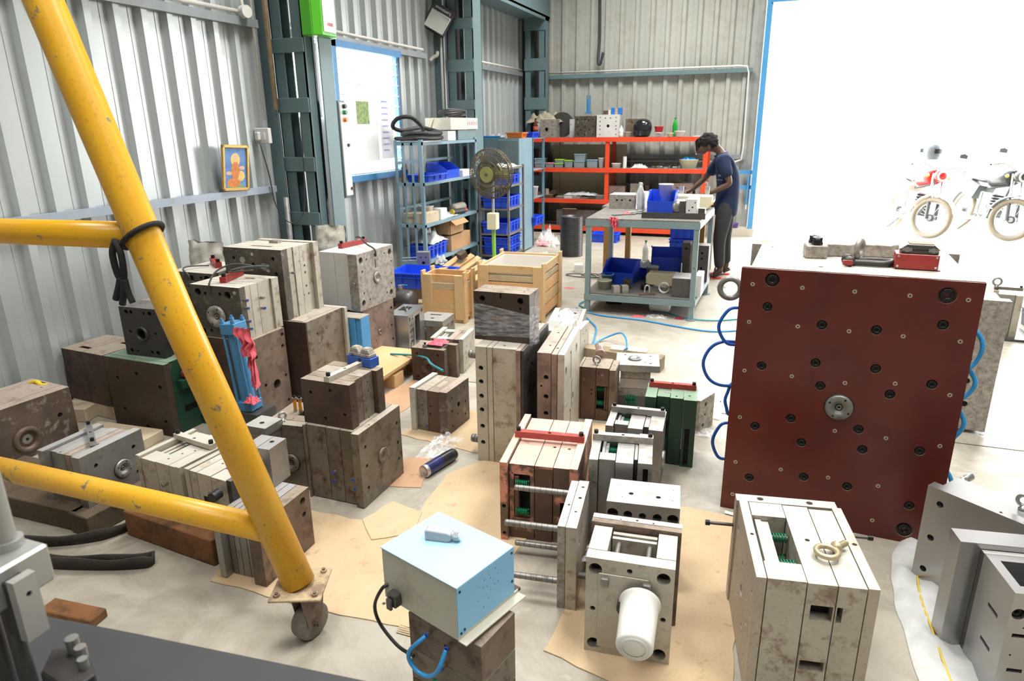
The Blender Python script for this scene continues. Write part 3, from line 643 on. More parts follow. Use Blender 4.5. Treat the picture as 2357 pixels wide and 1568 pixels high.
# ---------------------------------------------------------------- the moulds (world metres; measured one by one)
RED = worn('red_brown_insulating_laminate', (.095,.010,.006), (.125,.015,.009), (.065,.006,.005), .3, 1.6, 4, .28, 0, .15, .02)
qq = [(.143,.96,.028),(.865,.949,.032),(.865,.053,.032)] + [(u,v,.0195) for u, v in [(.134,.858),(.383,.808),(.613,.808),(.869,.847),(.135,.628),(.377,.663),(.634,.666),(.411,.577),(.709,.577),(.869,.632),(.297,.432),(.134,.379),(.602,.427),(.359,.34),(.632,.349),(.869,.377),(.132,.155),(.39,.198),(.591,.189),(.868,.155)]]
kk = [(u,v) for v in (.939,.795,.6015,.408,.2135,.068) for u in (.057,.279,.501,.723,.945)] + [(.29,.405), (.723,.62)]
kk = [p for p in kk if p not in ((.501,.6015),) ] + [(.515,.60)]
m1 = Mold('huge upright mould faced with dark red laminate full of black bolt holes', .350, 3.153, -2.9, 0, (.835,.633,1.098), 'y',
 [(.012,0,0,.002,RED),(.035,0,0,0,'tan'),(.09,.035,.035,.0,'cream'),(.16,.035,.035,.0,'cream'),(.155,.035,.035,.0,'cream'),(.13,.035,.035,.0,'cream'),(.035,-.01,-.01,.0,'mottle')],
 [('F',u,v,r,'q') for u, v, r in qq] + [('F',u,v,.0085,'k') for u, v in kk if not any(abs(u-a)<.04 and abs(v-b)<.03 for a, b, r in qq)] +
 [('F',.504,.504,.052,'r','gsteel'),('T',.1,.85,.008),('T',.3,.5,.006),('T',.62,.22,.012),('T',.06,.4,.006),('T',.35,.17,.01),('R',.3,.8,.012,'f'),('R',.3,.6,.012,'f'),('R',.3,.4,.012,'f'),('L',.7,.8,.012,'f'),('L',.7,.6,.012,'f'),('L',.7,.35,.012,'f'),('L',.5,.2,.01,'f')])
M1 = m1.o
def hose(label, pts, r, mat, name='coolant_hose', k=6):
    b = B(); b.tube(smooth(pts, k), r, mat, n=10); return tag(b.build(name), label, 'hose')
for i, (z, zz, o_) in enumerate(((.86,.70,.085),(.70,.50,.14),(.50,.36,.03),(.30,.13,.07))):
    hose(['top','second','third','lowest'][i]+' dark blue coolant hose looped on the left flank of the huge red mould', [(-.05,3.12,z),(-.075-o_*.45,3.10,z+.004),(-.075-o_*.85,3.09,z-.03),(-.08-o_,3.08,(z+zz)/2),(-.075-o_*.85,3.08,zz+.03),(-.075-o_*.45,3.08,zz),(-.05,3.1,zz)], .0075, BLUEH)
for i, (z, zz, o_) in enumerate(((.86,.69,.07),(.70,.56,.07),(.52,.38,.06),(.24,.07,.06))):
    hose(['top','second','third','lowest'][i]+' light blue coolant hose looped on the right flank of the huge red mould', [(.745,3.1,z),(.775+o_*.4,3.08,z-.004),(.775+o_*.9,3.07,z-.04),(.775+o_,3.06,(z+zz)/2),(.77+o_*.85,3.06,zz+.03),(.77+o_*.4,3.06,zz),(.745,3.08,zz)], .009, BLUEL)
eye_bolt('big eye bolt sticking out of the left flank of the huge red mould', (-.065, 3.2, .93), .045, .013, lying=(0, -pi/2, 0))
# things on top of the huge red mould
t = thing('lifting_bridge', 'heavy wavy steel lifting bridge lying across the top of the huge red mould', 'lifting bar', (.20, 3.19, 1.0985), radians(6))
b = B(); b.prism([(-.045,-.06),(.042,-.06),(.045,-.005),(.09,.01),(.14,-.005),(.18,.015),(.24,.02),(.30,.005),(.335,.03),(.335,.09),(.0,.07),(-.045,.02)], 0, .055, STEEL['mottle']); b.build('bridge', t, bevel=.004)
for xx, yy in ((-.0,-.035),(-.005,.02)):
    b = B(); b.cyl((0,0,0),(0,0,.012),.022,SCREW,n=6,smooth=False); b.lathe([(.02,.012),(.02,.032),(.013,.032),(.011,.024),(0,.024)], SCREW, 18); b.build('bolt', t, (xx, yy, .055))
t = thing('shackle', 'black bow shackle with a red pin lying on the huge red mould', 'shackle', (.375, 3.045, 1.112), radians(4))
b = B(); b.tube(smooth([(-.05,-.028,0),(0,-.032,0),(.05,-.04,0),(.085,-.03,0),(.105,0,0),(.085,.03,0),(.05,.04,0),(0,.032,0),(-.05,.028,0)], 6), .012, STEEL['dark'], n=12)
for s_ in (-1, 1): b.lathe([(.01,-.012),(.022,-.009),(.022,.009),(.01,.012)], STEEL['dark'], 16, T(-.055, s_*.028, 0, 0, pi/2))
b.build('bow', t); b = B(); b.cyl((-.055,-.05,0),(-.055,.05,0),.011,STEEL['dark']); b.prism([(-.085,-.052),(-.05,-.052),(-.05,-.066),(-.085,-.062)], -.006, .012, REDP); b.build('pin', t)
t = eye_bolt('ring of a lifting eye threaded through the black bow shackle', (.36, 3.085, 1.103), .032, .0115, radians(65), STEEL['mottle'])
t = thing('connector_box', 'red connector box with a grey lever hood standing on the huge red mould', 'connector', (.555, 3.02, 1.0985), radians(-3))
t.scale = (1.12, 1.1, 1.12)
b = B(); b.box(-.066,.066,-.035,.045,.003,.055,REDP); b.build('box', t, bevel=.002)
b = B(); b.box(-.06,.075,-.03,.05,0,.003,BLACK); b.build('gasket', t)
for xx in (-.058,.058):
    for zz in (.012,.047): b = B(); b.cyl((xx,-.035,zz),(xx,-.0375,zz),.004,ALU,n=8); b.build('screw', t)
b = B(); b.box(-.052,.062,-.028,.04,.055,.070,STEEL['slate']); b.prism([(-.058,.07),(.068,.07),(.045,.088),(-.035,.088)], -.026, .03, STEEL['slate'], Matrix.Rotation(pi/2,4,'X') @ T(0,0,0)); b.build('hood', t, bevel=.002)
b = B(); 
for i in range(8): b.box(-.03,.045,-.024+.007*i,-.021+.007*i,.088,.091,plain('pin_contacts',(.4,.36,.2),.5))
b.box(-.033,.048,-.028,.033,.084,.0885,STEEL['gsteel']); b.build('contact_insert', t)
for xx in (-.035,.045): b = B(); b.cyl((xx,-.033,.07),(xx,-.027,.07),.009,STEEL['gsteel']); b.box(xx-.015,xx+.015,-.031,-.028,.064,.076,STEEL['gsteel']); b.build('lever', t)
# tool-steel plate mould behind it on the right
m = Mold('tall worn plate mould with a column of bolt holes behind the huge red mould', 1.13, 4.25, -4, 0.02, (.20,.30,.735), 'y', [(.3,0,0,0,'mottle'),(1,.02,.02,.02,'cream')], [('F',.2,.93,.018,'s'),('F',.25,.72,.018,'s'),('F',.3,.55,.018,'s'),('F',.35,.38,.018,'s'),('F',.4,.2,.018,'s')])
m = Mold('small light mould with an eye bolt far behind the huge red mould', 1.81, 6.295, -4, 0, (.20,.26,.384), 'x', [(.2,0,0,0,'cream'),(.6,.02,.02,.03,'steel'),(.25,0,0,.03,'cream')], [('F',.5,.5,.01)])
m.bar(0, -.08, .19, .03, .025, 0, STEEL['gsteel'], z=.384)
eye_bolt('small eye bolt on the light mould far behind the huge red mould', (1.72, 6.2, .405), .028, .008)
b = B(); b.box(1.62,2.02,6.1,6.5,0,.02,STEEL['slate']); tag(b.build('base_plate'), 'dark base plate under the light mould far behind the huge red mould', 'plate')
# M2 green springs
m = Mold('large cream mould with green springs in its open top at the front right', .191, 2.020, 9.2, 0, (.327,.429,.417), 'x',
 [(.09,0,0,0,'tan'),(.33,.0,.01,.0,'creamr','S'),(.25,.0,.01,.002,'creamr'),(.235,.0,.02,.002,'creamr'),(.095,0,0,.0,'tan')],
 [('T',.05,.515,.006),('T',.55,.512,.0075),('T',.82,.51,.0075),('T',.965,.507,.0075),('T',.27,.88,.006),('T',.27,.15,.0075),('F',.562,.765,.030,'W',.025,.04),('F',.709,.765,.0075,'W',.026,.04),('F',.545,.32,.033,'W',.017,.04),('F',.725,.32,.014,'W',.017,.04)] +
 [('L',u,v,r) for u, v, r in ((.12,.8,.01),(.3,.86,.006),(.45,.7,.012),(.6,.8,.006),(.75,.62,.006),(.5,.5,.02),(.2,.5,.008),(.8,.45,.008),(.35,.35,.006),(.65,.3,.01),(.85,.2,.006),(.15,.2,.008),(.5,.2,.006),(.9,.8,.008),(.9,.6,.006))], sb=.2)
b = B(); holed(b, (-.17,.155,.217,.262,0,.412), {'T': [(circ(-.09,.24,.011,16),.01,BLACKHOLE,None),(circ(.07,.24,.011,16),.01,BLACKHOLE,None)]}, STEEL['tan']); b.build('rear_plate', m.o, bevel=.002)
for s_, xx in ((-1,-.25),(1,.27)):
    b = B(); b.cyl((s_*.15,.24,.30),(xx,.24,.30),.006,STEEL['slate']); b.cyl((xx,.24,.30),(xx+s_*.015,.24,.30),.010,SCREW); b.build('long_bolt', m.o)
eye_bolt('brassy eye bolt lying loose on the large cream mould with green springs', (.285, 1.985, .4355), .030, .0085, 0, plain('brassy_cast', (.5,.42,.27), .4, .5), lying=(radians(90), 0, radians(-40)))
# M3 with the bucket
m3 = Mold('cream mould standing upright with a white bucket moulding stuck to its front', -.311, 1.925, 5.1, 0, (.273,.24,.372), 'y',
 [(.20,0,0,.012,'cream'),(.60,.0,.0,.012,'creamr','S'),(.12,-.012,-.012,0,'brown2'),(.12,-.012,-.012,0,'tan')],
 [('F',.11,.86,.021),('F',.88,.86,.021),('F',.11,.10,.021),('F',.88,.10,.021),('F',.32,.88,.009,'p','steel'),('F',.5,.885,.009,'s'),('F',.69,.88,.009,'p','steel'),('F',.09,.46,.009,'s'),('F',.9,.46,.009,'s'),('F',.28,.66,.011,'s'),('F',.70,.66,.011,'s'),('T',.5,.2,.004),('T',.3,.92,.003),('T',.5,.94,.005),('T',.7,.92,.004)], sb=.22, springs=False, flip=True, ej=((.03,.14),(.17,.27)))
b = B(); b.box(-.095,.06,-.124,-.12,.03,.31,STEEL['cream']); b.build('core_insert', m3.o, bevel=.0015)
for xx in (-.075, .055): b = B(); b.box(xx-.013,xx+.013,-.136,-.12,.27,.30,STEEL['gsteel']); b.build('taper_lock', m3.o, bevel=.003)
for xx in (-.05,.05): b = B(); b.cyl((xx,-.08,.325),(xx,.04,.325),.008,STEEL['gsteel']); b.build('guide_rod', m3.o)
b = B(); b.cyl((-.01,-.12,.21),(-.01,-.15,.21),.024,STEEL['dark']); b.build('core', m3.o)
t = thing('bucket', 'white plastic bucket moulding lying sideways on the front of the cream mould', 'bucket', (-.285, 1.80, .175), rot=(radians(99), 0, radians(5)))
BK = plain('milky_bucket_plastic', (.78,.78,.74), .35, vary=.04)
b = B(); b.lathe([(.058,.0),(.064,.0),(.065,.006),(.060,.008),(.056,.10),(.0545,.165),(.05,.172),(.0,.172)], BK, 36); b.lathe([(.0,.170),(.05,.166),(.054,.10),(.058,.0)], BK, 36); b.build('wall', t)
b = B(); b.lathe([(.035,.1722),(.042,.1722),(.043,.1735),(.034,.1735)], BK, 36); b.build('base_ring', t)
t.location = (-.262, 1.795, .232)
# M4 grey block
m = Mold('plain grey steel block with a row of round bores behind the bucket mould', -.333, 2.24, 7.0, 0, (.258,.168,.36), 'y', [(.1,0,0,0,'gsteel'),(.9,0,0,0.0,'steel')][1:],
 [('F',.09,.87,.02,'h'),('F',.3,.87,.016),('F',.5,.87,.013),('F',.7,.87,.016),('F',.91,.87,.02),('T',.32,.42,.009),('T',.7,.38,.009),('T',.12,.75,.002),('T',.2,.25,.002),('T',.9,.75,.002),('T',.9,.3,.002)])
b = B(); b.box(-.07,.08,-.087,-.084,.27,.30,STEEL['slate']); b.build('key_strip', m.o)
# M5 plates with guide pins
m = Mold('pair of upright rusty plates with four grooved guide pins pointing left', -.567, 2.128, 6.9, 0, (.068,.322,.34), 'x', [(.42,0,.0,.004,'mottle'),(.58,-.008,0,0,'creamr')],
 [('T',.25,.45,.005),('T',.75,.6,.007),('T',.72,.3,.005),('T',.2,.15,.002),('T',.3,.88,.002),('T',.75,.85,.006),('R',.2,.3,.012,'c'),('R',.2,.7,.01)])
for k, (yy, zz, ln) in enumerate(((.125,.30,.22),(-.11,.292,.20),(.125,.05,.22),(-.11,.075,.20))):
    b = B(); b.lathe([(0,0),(.009,0),(.0112,.004),(.0115,.008),(.0115,ln)], STEEL['gsteel'], 18, T(-.034-ln, yy, zz, 0, 0, pi/2)); o = b.build('guide_pin', m.o)
    for i in range(9): b = B(); x_ = -.034-ln+.016+i*(ln-.02)/9; b.cyl((x_,yy,zz),(x_+.0013,yy,zz),.01165,BLACKHOLE,n=18,caps=False); b.build('oil_groove', o)
# M6 pink
m = Mold('salmon pink mould with a worn red lifting bar', -.797, 2.551, 7.3, 0, (.316,.491,.362), 'x',
 [(.1,0,0,0,'pinkd'),(.335,.03,0.0,.018,'pinkd'),(.24,.03,0,.018,'pinkd'),(.22,.03,0,.018,'pinkd'),(.105,0,0,0,'pinkd')],
 [('F',.05,.1,.008),('F',.56,.38,.010),('F',.05,.45,.009),('T',.6,.43,.007),('T',.8,.42,.007),('F',.27,.55,.034,'W',.10,.05),('F',.8,.3,.01,'W',.08,.03),('R',.5,.5,.01),('R',.8,.8,.01)])
m.bar(.002, .005, .30, .030, .028, 0, REDW, z=.362)
for zz in (.265,.135): spring_obj(m.o, (-.095,-.225,zz), (-.045,-.225,zz), .012, .0028, 7)
b = B(); b.box(-.102,-.085,-.222,-.19,.11,.29,STEEL['rust']); b.build('ejector_plate', m.o)
b = B(); b.box(-.018,.053,-.219,-.2145,.0,.335,STEEL['rust']); b.box(-.122,-.022,-.219,-.2145,.0,.03,STEEL['rust']); b.build('bare_face', m.o)
# M7, M8
m = Mold('tall cream mould with six round holes down its left edge under the film-wrapped one', -1.181, 3.158, 3.4, 0, (.25,.48,.622), 'x',
 [(.24,0,0,0,'cream'),(.115,0,0,0,'cream'),(.49,0,0,.0,'creamr'),(.10,-.012,-.004,0,'rosy'),(.055,-.012,-.004,0,'dark')],
 [('F',u,v,.0125) for u, v in ((.108,.822),(.108,.706),(.108,.582),(.11,.463),(.113,.318),(.115,.173))] + [('R',u,v,r) for u, v, r in ((.15,.88,.012),(.3,.8,.02),(.45,.86,.012),(.2,.6,.014),(.4,.6,.014),(.3,.35,.018),(.15,.3,.014),(.55,.7,.01),(.7,.85,.012),(.3,.15,.02))] + [('T',.55,.1,.007),('L',.15,.87,.02,'h')])
for zz in (.545,.075): b = B(); b.lathe([(0,0),(.019,0),(.022,.006),(.022,.018),(.020,.019),(.020,.021),(.022,.022),(.022,.036),(.020,.037),(.020,.039),(.022,.04),(.022,.075)], STEEL['gsteel'], 20, T(-.195, -.14, zz, 0, 0, pi/2)); b.build('guide_pin', m.o)
m = Mold('tall narrow rosy mould with three big holes down its edge and stepped parting line', -.955, 3.24, 6.3, 0, (.135,.50,.598), 'x',
 [(.52,0,0,0,'rosy'),(.22,-.002,0,.004,'rosy'),(.26,.0,0,.004,'cream')],
 [('F',.33,.79,.0125),('F',.33,.62,.0125),('F',.33,.47,.0125),('F',.15,.71,.006),('T',.3,.25,.007),('T',.3,.7,.007),('T',.62,.2,.007),('T',.8,.85,.007),('R',.1,.82,.026),('R',.75,.86,.024),('R',.55,.45,.03),('R',.15,.5,.01),('R',.18,.3,.01),('R',.8,.6,.01),('R',.8,.3,.01),('R',.5,.15,.012)])
for i, (yy, zz) in enumerate(((-.05,.47),(-.02,.30),(-.05,.15))): b = B(); b.box(.0672,.0685,yy-.003,yy+.003,zz-.07,zz+.08,BLACKHOLE); b.box(.0672,.0685,yy-.003+(.02 if i%2 else -.02),yy+.023-(.0 if i%2 else .02),zz+.075,zz+.082,BLACKHOLE); b.build('parting_step', m.o)
# M9 wrapped
m = Mold('dark brown mould wrapped in clear stretch film on top of the tall cream mould', -1.195, 3.10, .3, .6225, (.293,.15,.25), 'y', [(.5,0,0,0,'umber'),(.5,0.0,0,0,'brown2')],
 [('F',.16,.86,.015),('F',.84,.86,.016),('F',.84,.7,.007,'s'),('F',.5,.45,.03,'p','brown2'),('F',.5,.45,.006),('T',.2,.7,.004),('T',.3,.35,.004),('T',.85,.7,.004),('T',.85,.35,.005),('F',.49,.93,.004,'W',.014,.02)])
FILM = film('stretch_film', (.85,.88,.92), .20, .12, 22)
b = B(); nx, nz = 26, 22; vs = []
for j in range(nz+1):
    for i in range(nx+1):
        u, v = i/nx, j/nz; z0_ = .02+.015*u - .0; z1_ = .195-.045*u
        yy = -.080 - .004*noise.noise(Vector((u*4, v*30, 1))) - .002*noise.noise(Vector((u*20, v*9, 5)))
        vs.append((-.152+.304*u, yy, z0_+(z1_-z0_)*v))
b.add(vs, [(j*(nx+1)+i, j*(nx+1)+i+1, (j+1)*(nx+1)+i+1, (j+1)*(nx+1)+i) for j in range(nz) for i in range(nx)], FILM, True)
vs = []
for j in range(nz+1):
    for i in range(9):
        u, v = i/8, j/nz; vs.append((.150+.006*noise.noise(Vector((u*5, v*12, 2))), -.079+.155*u, -.01+.20*v-.03*u))
b.add(vs, [(j*9+i, j*9+i+1, (j+1)*9+i+1, (j+1)*9+i) for j in range(nz) for i in range(8)], FILM, True)
tag(b.build('stretch_film', None, (-1.195, 3.10, .6225), radians(.3)), 'clear stretch film wound round the dark brown mould on the tall cream one', 'film')
# M10..M12
m = Mold('small rust-streaked mould with its square opening and green spring on a cardboard sheet', -1.671, 3.254, -3.5, .004, (.238,.255,.259), 'x',
 [(.14,-.006,0,0,'cream'),(.28,.012,0.0,.012,'olive'),(.34,.012,0.0,.012,'rust'),(.2,-.006,0,0,'rustmix')],
 [('R',.2,.8,.006),('R',.8,.85,.006),('R',.5,.55,.016),('R',.45,.35,.006),('R',.2,.5,.008),('R',.82,.5,.008),('R',.8,.2,.008),('R',.2,.15,.006),('F',.3,.78,.004),('F',.5,.8,.004),('F',.3,.6,.004),('F',.5,.6,.005),('F',.5,.42,.005),('F',.3,.4,.004),('F',.42,.15,.006,'f'),('T',.45,.55,.03,'W',.03,.05),('T',.2,.3,.003),('T',.3,.5,.003)])
spring_obj(m.o, (-.03,.02,.225), (.03,.02,.225), .012, .003, 6); b = B(); b.box(.0,.03,-.045,.05,.235,.2475,STEEL['tan']); b.build('ejector_plate', m.o)
m = Mold('dark brown mould with a pink rag and a short lifting bar on top', -2.055, 3.93, 1, 0, (.243,.17,.238), 'y', [(.25,0,0,0,'brown'),(.5,.0,.03,.0,'brown2'),(.25,-.01,-.03,.0,'brown2')],
 [('F',.17,.84,.008,'s'),('F',.8,.84,.008,'s'),('F',.17,.15,.008,'s'),('F',.8,.15,.008,'s'),('F',.5,.45,.055,'r','brown'),('R',.5,.7,.006)])
m.bar(-.02,-.02,.11,.025,.022,80,STEEL['gsteel'])
m = Mold('mould with a pale steel top and two green springs behind the pink rag mould', -2.035, 4.20, 6.9, 0, (.24,.274,.249), 'x', [(.15,0,0,0,'cream'),(.32,.02,.02,.01,'cream','S'),(.2,.02,.02,.01,'rosy'),(.18,.02,.02,.01,'brown2'),(.13,0,0,0,'creamr')], [('R',.3,.7,.008),('R',.7,.3,.008)])
# M13, M14
m = Mold('bright machined steel mould half with many small bores beside the rosy stack', -2.575, 4.50, 7.4, 0, (.17,.34,.30), 'y', [(1,0,0,0,'bright')],
 [('R',.08,.9,.012),('R',.25,.92,.006),('R',.85,.9,.014),('R',.7,.85,.006),('R',.55,.5,.05,'W',.11,.03),('R',.2,.45,.035,'W',.05,.006,STEEL['steel']),('R',.2,.15,.035,'W',.04,.006,STEEL['steel']),('R',.9,.55,.006),('R',.9,.4,.008),('T',.4,.6,.04,'W',.06,.05)])
for j in range(6):
    for i in range(3): b = B(); b.cyl((.0852,-.14+.05*i*.6,.03+.045*j),(.0858,-.14+.05*i*.6,.03+.045*j),.005+.003*((i+j)%2),BLACKHOLE,n=10); b.build('small_bore', m.o)
eye_bolt('twisted cable tail with an eye bolt on the bright machined mould half', (-2.55, 4.47, .30), .014, .007, 1.2, STEEL['gsteel'])
m = Mold('low dark mould lying flat between the bright machined half and the small crate', -2.49, 4.82, 4, 0, (.24,.26,.17), 'z', [(.6,0,0,0,'olive'),(.25,.0,.0,.0,'steel')], [('T',.45,.7,.05,'W',.012,.02),('T',.5,.3,.015,'W',.012,.02),('F',.3,.5,.03,'r','olive')])
# M15-17 behind the narrow rosy mould
m = Mold('pale steel mould with green springs behind the narrow rosy mould', -1.311, 4.626, 0, 0, (.269,.247,.267), 'x', [(.3,.02,0,.01,'cream'),(.28,0.02,.0,.01,'steel','S'),(.2,.02,0,.01,'cream'),(.12,-.0,0,0,'cream')], [('R',.3,.8,.008),('R',.7,.8,.008),('R',.3,.3,.008),('R',.7,.3,.008),('R',.5,.55,.01)])
m = Mold('flat open steel mould lying farthest back by the blue hose', -1.50, 5.32, 9.3, 0, (.27,.40,.141), 'x', [(.14,0,0,0,'cream'),(.12,.2,.2,.06,'slate'),(.12,0,0,.0,'cream'),(.34,.0,0,.0,'steel'),(.1,0,0,0,'cream')], [('T',.55,.8,.008),('T',.7,.6,.012,'W',.02,.02),('T',.6,.3,.014,'W',.03,.03),('T',.75,.85,.006),('T',.5,.5,.006)])
m = Mold('pale block mould half hidden by plastic film between the two tall moulds', -1.18, 3.98, 4, 0, (.17,.30,.45), 'x', [(.5,0,0,0,'steel'),(.5,0,0,0,'cream')], [('R',.6,.8,.012),('R',.8,.4,.01),('T',.5,.5,.008)])
# M18
m = Mold('rust brown mould with an open side of green springs and an eye bolt on top', -.846, 3.690, 4.6, 0, (.214,.177,.325), 'x',
 [(.07,0,0,0,'rust'),(.40,0.0,0,.0,'rust'),(.36,.0,0,.0,'rust'),(.17,-.006,0,.006,'brown2')], [('F',.65,.43,.034,'W',.075,.06),('F',.36,.58,.005),('F',.36,.5,.005),('F',.55,.9,.004),('F',.55,.1,.004),('T',.9,.5,.004),('R',.5,.8,.008),('R',.5,.2,.008)])
for zz in (.19,.10): spring_obj(m.o, (.0,-.062,zz), (.045,-.062,zz), .013, .003, 6)
for xx in (.05,.062): b = B(); b.box(xx-.005,xx+.004,-.085,-.04,.07,.21,STEEL['rust']); b.build('ejector_plate', m.o)
eye_bolt('small steel eye bolt on the rust brown mould with green springs', (-.855, 3.655, .325), .020, .0055)
t = tag(B().lathe([(0,0),(.028,0),(.03,.004),(.03,.01),(.022,.014),(.022,.10),(.024,.105),(0,.105)], plain('rosy_pin_steel', (.36,.24,.2), .3, .4), 20, T(0,0,0,.3,radians(-80))).build('round_pin', None, (-.86,3.76,.355)), 'rosy steel pin lying on the rust brown mould behind its eye bolt', 'pin')
# M19
m = Mold('grey mould lying flat with a round locating ring on its top plate', -.66, 3.90, 10, 0, (.215,.19,.30), 'z', [(.28,.0,.03,.0,'slate'),(.14,.0,.0,.0,'gsteel'),(.18,.01,.03,0,'steel'),(.14,.01,.03,0,'mottle'),(.12,-.02,-.02,-.02,'steel')],
 [('T',.42,.5,.038,'r','steel'),('T',.85,.85,.007),('T',.15,.9,.007),('T',.85,.15,.007),('T',.7,.2,.005)])
for zz in (.06,.09): spring_obj(m.o, (-.06,-.105,zz), (.0,-.105,zz), .012, .003, 6)
# M21 green, M22
m = Mold('dark green painted mould with a red lifting bar beside the empty floor', -.375, 3.28, 4.8, 0, (.25,.20,.362), 'x', [(.22,.0,0,.0,'green'),(.26,.03,0,.004,'green'),(.26,.012,0,.0,'green'),(.26,0,0,0,'green')],
 [('F',.16,.86,.02,'W',.03,.03),('F',.72,.74,.018,'W',.045,.03),('F',.4,.5,.014,'W',.05,.02),('F',.85,.3,.012,'W',.10,.02),('F',.5,.2,.01,'W',.1,.02),('T',.3,.55,.04,'W',.035,.04),('T',.6,.2,.006),('T',.85,.3,.006)])
m.bar(0, .05, .235, .028, .026, 0, REDP, z=.362)
spring_obj(m.o, (-.03,-.005,.35), (.0,-.005,.35), .012, .003, 5, STEEL['bright'])
m = Mold('small mottled block with three bolt holes peeping out behind the green mould', -.335, 3.72, -22, 0, (.24,.17,.20), 'x', [(.5,0,0,0,'brown2'),(.5,0,0,0,'mottle')], [('R',.4,.8,.012,'s'),('R',.4,.5,.008,'s'),('R',.3,.2,.012,'s'),('F',.7,.5,.03,'r','mottle')])
# M23, M24
m = Mold('grey steel mould with a plain lifting bar directly in front of the green mould', -.500, 3.0, 4, 0, (.262,.235,.315), 'x', [(.14,0,0,0,'gsteel'),(.26,.04,0,.006,'steel','S'),(.28,.01,0,.006,'steel'),(.10,.05,0,.01,'slate'),(.26,0,0,0,'gsteel')],
 [('F',.28,.8,.02,'W',.04,.02),('F',.7,.75,.012,'W',.06,.02),('R',.4,.4,.045,'r','steel'),('R',.75,.85,.008),('R',.2,.8,.008),('R',.75,.15,.008),('T',.35,.9,.014,'W',.01,.02)])
m.bar(.0, .06, .255, .028, .028, 0, STEEL['gsteel'])
m = Mold('grey steel mould with a plain lifting bar between the pink mould and the grey block', -.470, 2.50, 8.6, 0, (.243,.27,.405), 'x', [(.15,0,0,0,'gsteel'),(.27,.02,0,.006,'steel','S'),(.29,.0,0,.004,'steel'),(.06,.04,0,.006,'slate'),(.23,.0,0,0,'gsteel')],
 [('F',.1,.75,.012,'W',.07,.02),('F',.9,.82,.01,'W',.05,.02),('R',.4,.5,.01),('R',.8,.8,.008)])
m.bar(.0, .05, .245, .028, .028, 0, STEEL['mottle'])
# M25 under the blue box
m = Mold('rusty brown mould with green springs low in its side, under the light blue box', -.685, 1.40, -13.1, 0, (.246,.155,.385), 'z', [(.12,-.03,-.03,-.03,'rust'),(.30,0,0,0,'rust'),(.25,0,0,0,'olive'),(.30,0,0,0,'brown2')],
 [('F',.52,.86,.006,'h'),('F',.32,.93,.008,'f'),('F',.60,.90,.008,'f'),('F',.50,.70,.008,'f'),('F',.5,.44,.08,'W',.045,.05)])
for xx in (-.04,.05): spring_obj(m.o, (xx,-.068,.135), (xx,-.068,.20), .012, .0035, 6)
b = B(); b.tube(smooth([(-.044,-.10,.358),(-.056,-.12,.345),(-.078,-.13,.315),(-.080,-.13,.285),(-.055,-.13,.262),(-.02,-.13,.262),(.010,-.13,.285),(.024,-.125,.315),(.0246,-.10,.346)],7), .0060, BLUEL, n=12); o = b.build('blue_hose', None, (-.685,1.40,0), radians(-13.1)); tag(o, 'thick light blue hose loop hanging on the rusty mould under the light blue box', 'hose')
# light blue electronics box
bx_ = thing('electronics_box', 'sky blue and cream sheet metal electronics box perched askew on the rusty mould', 'box', (-.737, 1.432, .40), radians(-18.5))
SKY = worn('sky_blue_lid_paint', (.34,.58,.76), (.38,.61,.78), (.5,.52,.5), .08, 3, 8, .4, 0, .05, .02)
SKYF = worn('sky_blue_panel_paint', (.20,.47,.72), (.22,.5,.74), (.3,.42,.5), .1, 3, 8, .4, 0, .05, .02)
CRM = worn('cream_powder_coat', (.50,.47,.38), (.55,.52,.43), (.36,.32,.24), .2, 3, 7, .5, 0, .1, .05)
b = B(); b.box(-.140,.1405,-.110,.110,0,.158,CRM); b.build('cream_body', bx_)
b = B(); b.box(-.143,.143,-.113,.113,.158,.1605,SKY); b.build('lid', bx_)
b = B(); holed(b, (.1405,.1435,-.1125,.1125,.012,.158), {'R': [(circ(y_,z_,.0022,8),.0028,BLACKHOLE,None) for y_, z_ in ((.01,.13),(.035,.137),(-.01,.125),(.015,.118),(.045,.115),(-.03,.115),(-.015,.105),(.025,.105),(.0,.10),(.03,.09),(-.035,.075),(.015,.08),(-.005,.075),(.005,.06),(-.015,.045),(.045,.09))]}, SKYF); b.build('vent_panel', bx_)
for y_, z_ in ((-.103,.145),(.103,.145),(-.103,.02),(.103,.055),(-.09,.024)): b = B(); b.cyl((.1435,y_,z_),(.1455,y_,z_),.0035,SCREW,n=8); b.build('screw', bx_)
b = B(); b.box(.140,.170,-.113,.13,0,.003,CRM); b.box(.140,.1435,-.113,.13,0,.012,CRM); b.build('flange', bx_)
b = B(); b.box(-.145,.14,.113,.145,-.0,.008,STEEL['brown']); b.build('rear_foot', bx_)
t = thing('plug_connector', 'light grey plug housing lying on the light blue lid', 'connector', (-.765, 1.46, .561), radians(8))
GP = plain('light_grey_plastic', (.42,.46,.48), .4)
b = B(); b.prism([(-.045,0),(.02,0),(.03,.006),(.03,.024),(.02,.028),(-.04,.031),(-.045,.028)], -.015, .015, GP, Matrix.Rotation(pi/2,4,'X')); b.build('housing', t, bevel=.002)
b = B(); b.cyl((.03,0,.015),(.036,0,.015),.010,GP); b.cyl((.036,0,.015),(.05,0,.015),.014,GP,n=6,smooth=False); b.build('gland_nut', t)
b = B(); b.cyl((.05,0,.015),(.055,0,.015),.011,WHITE); b.build('gland_ring', t)
b = B(); b.box(-.135,-.10,-.135,-.110,.005,.045,STEEL['slate']); b.box(-.128,-.108,-.145,-.135,.0,.035,STEEL['slate']); b.box(-.14,-.13,-.15,-.14,.012,.018,STEEL['gsteel']); b.build('side_socket', bx_, (.03,0,0), bevel=.003)
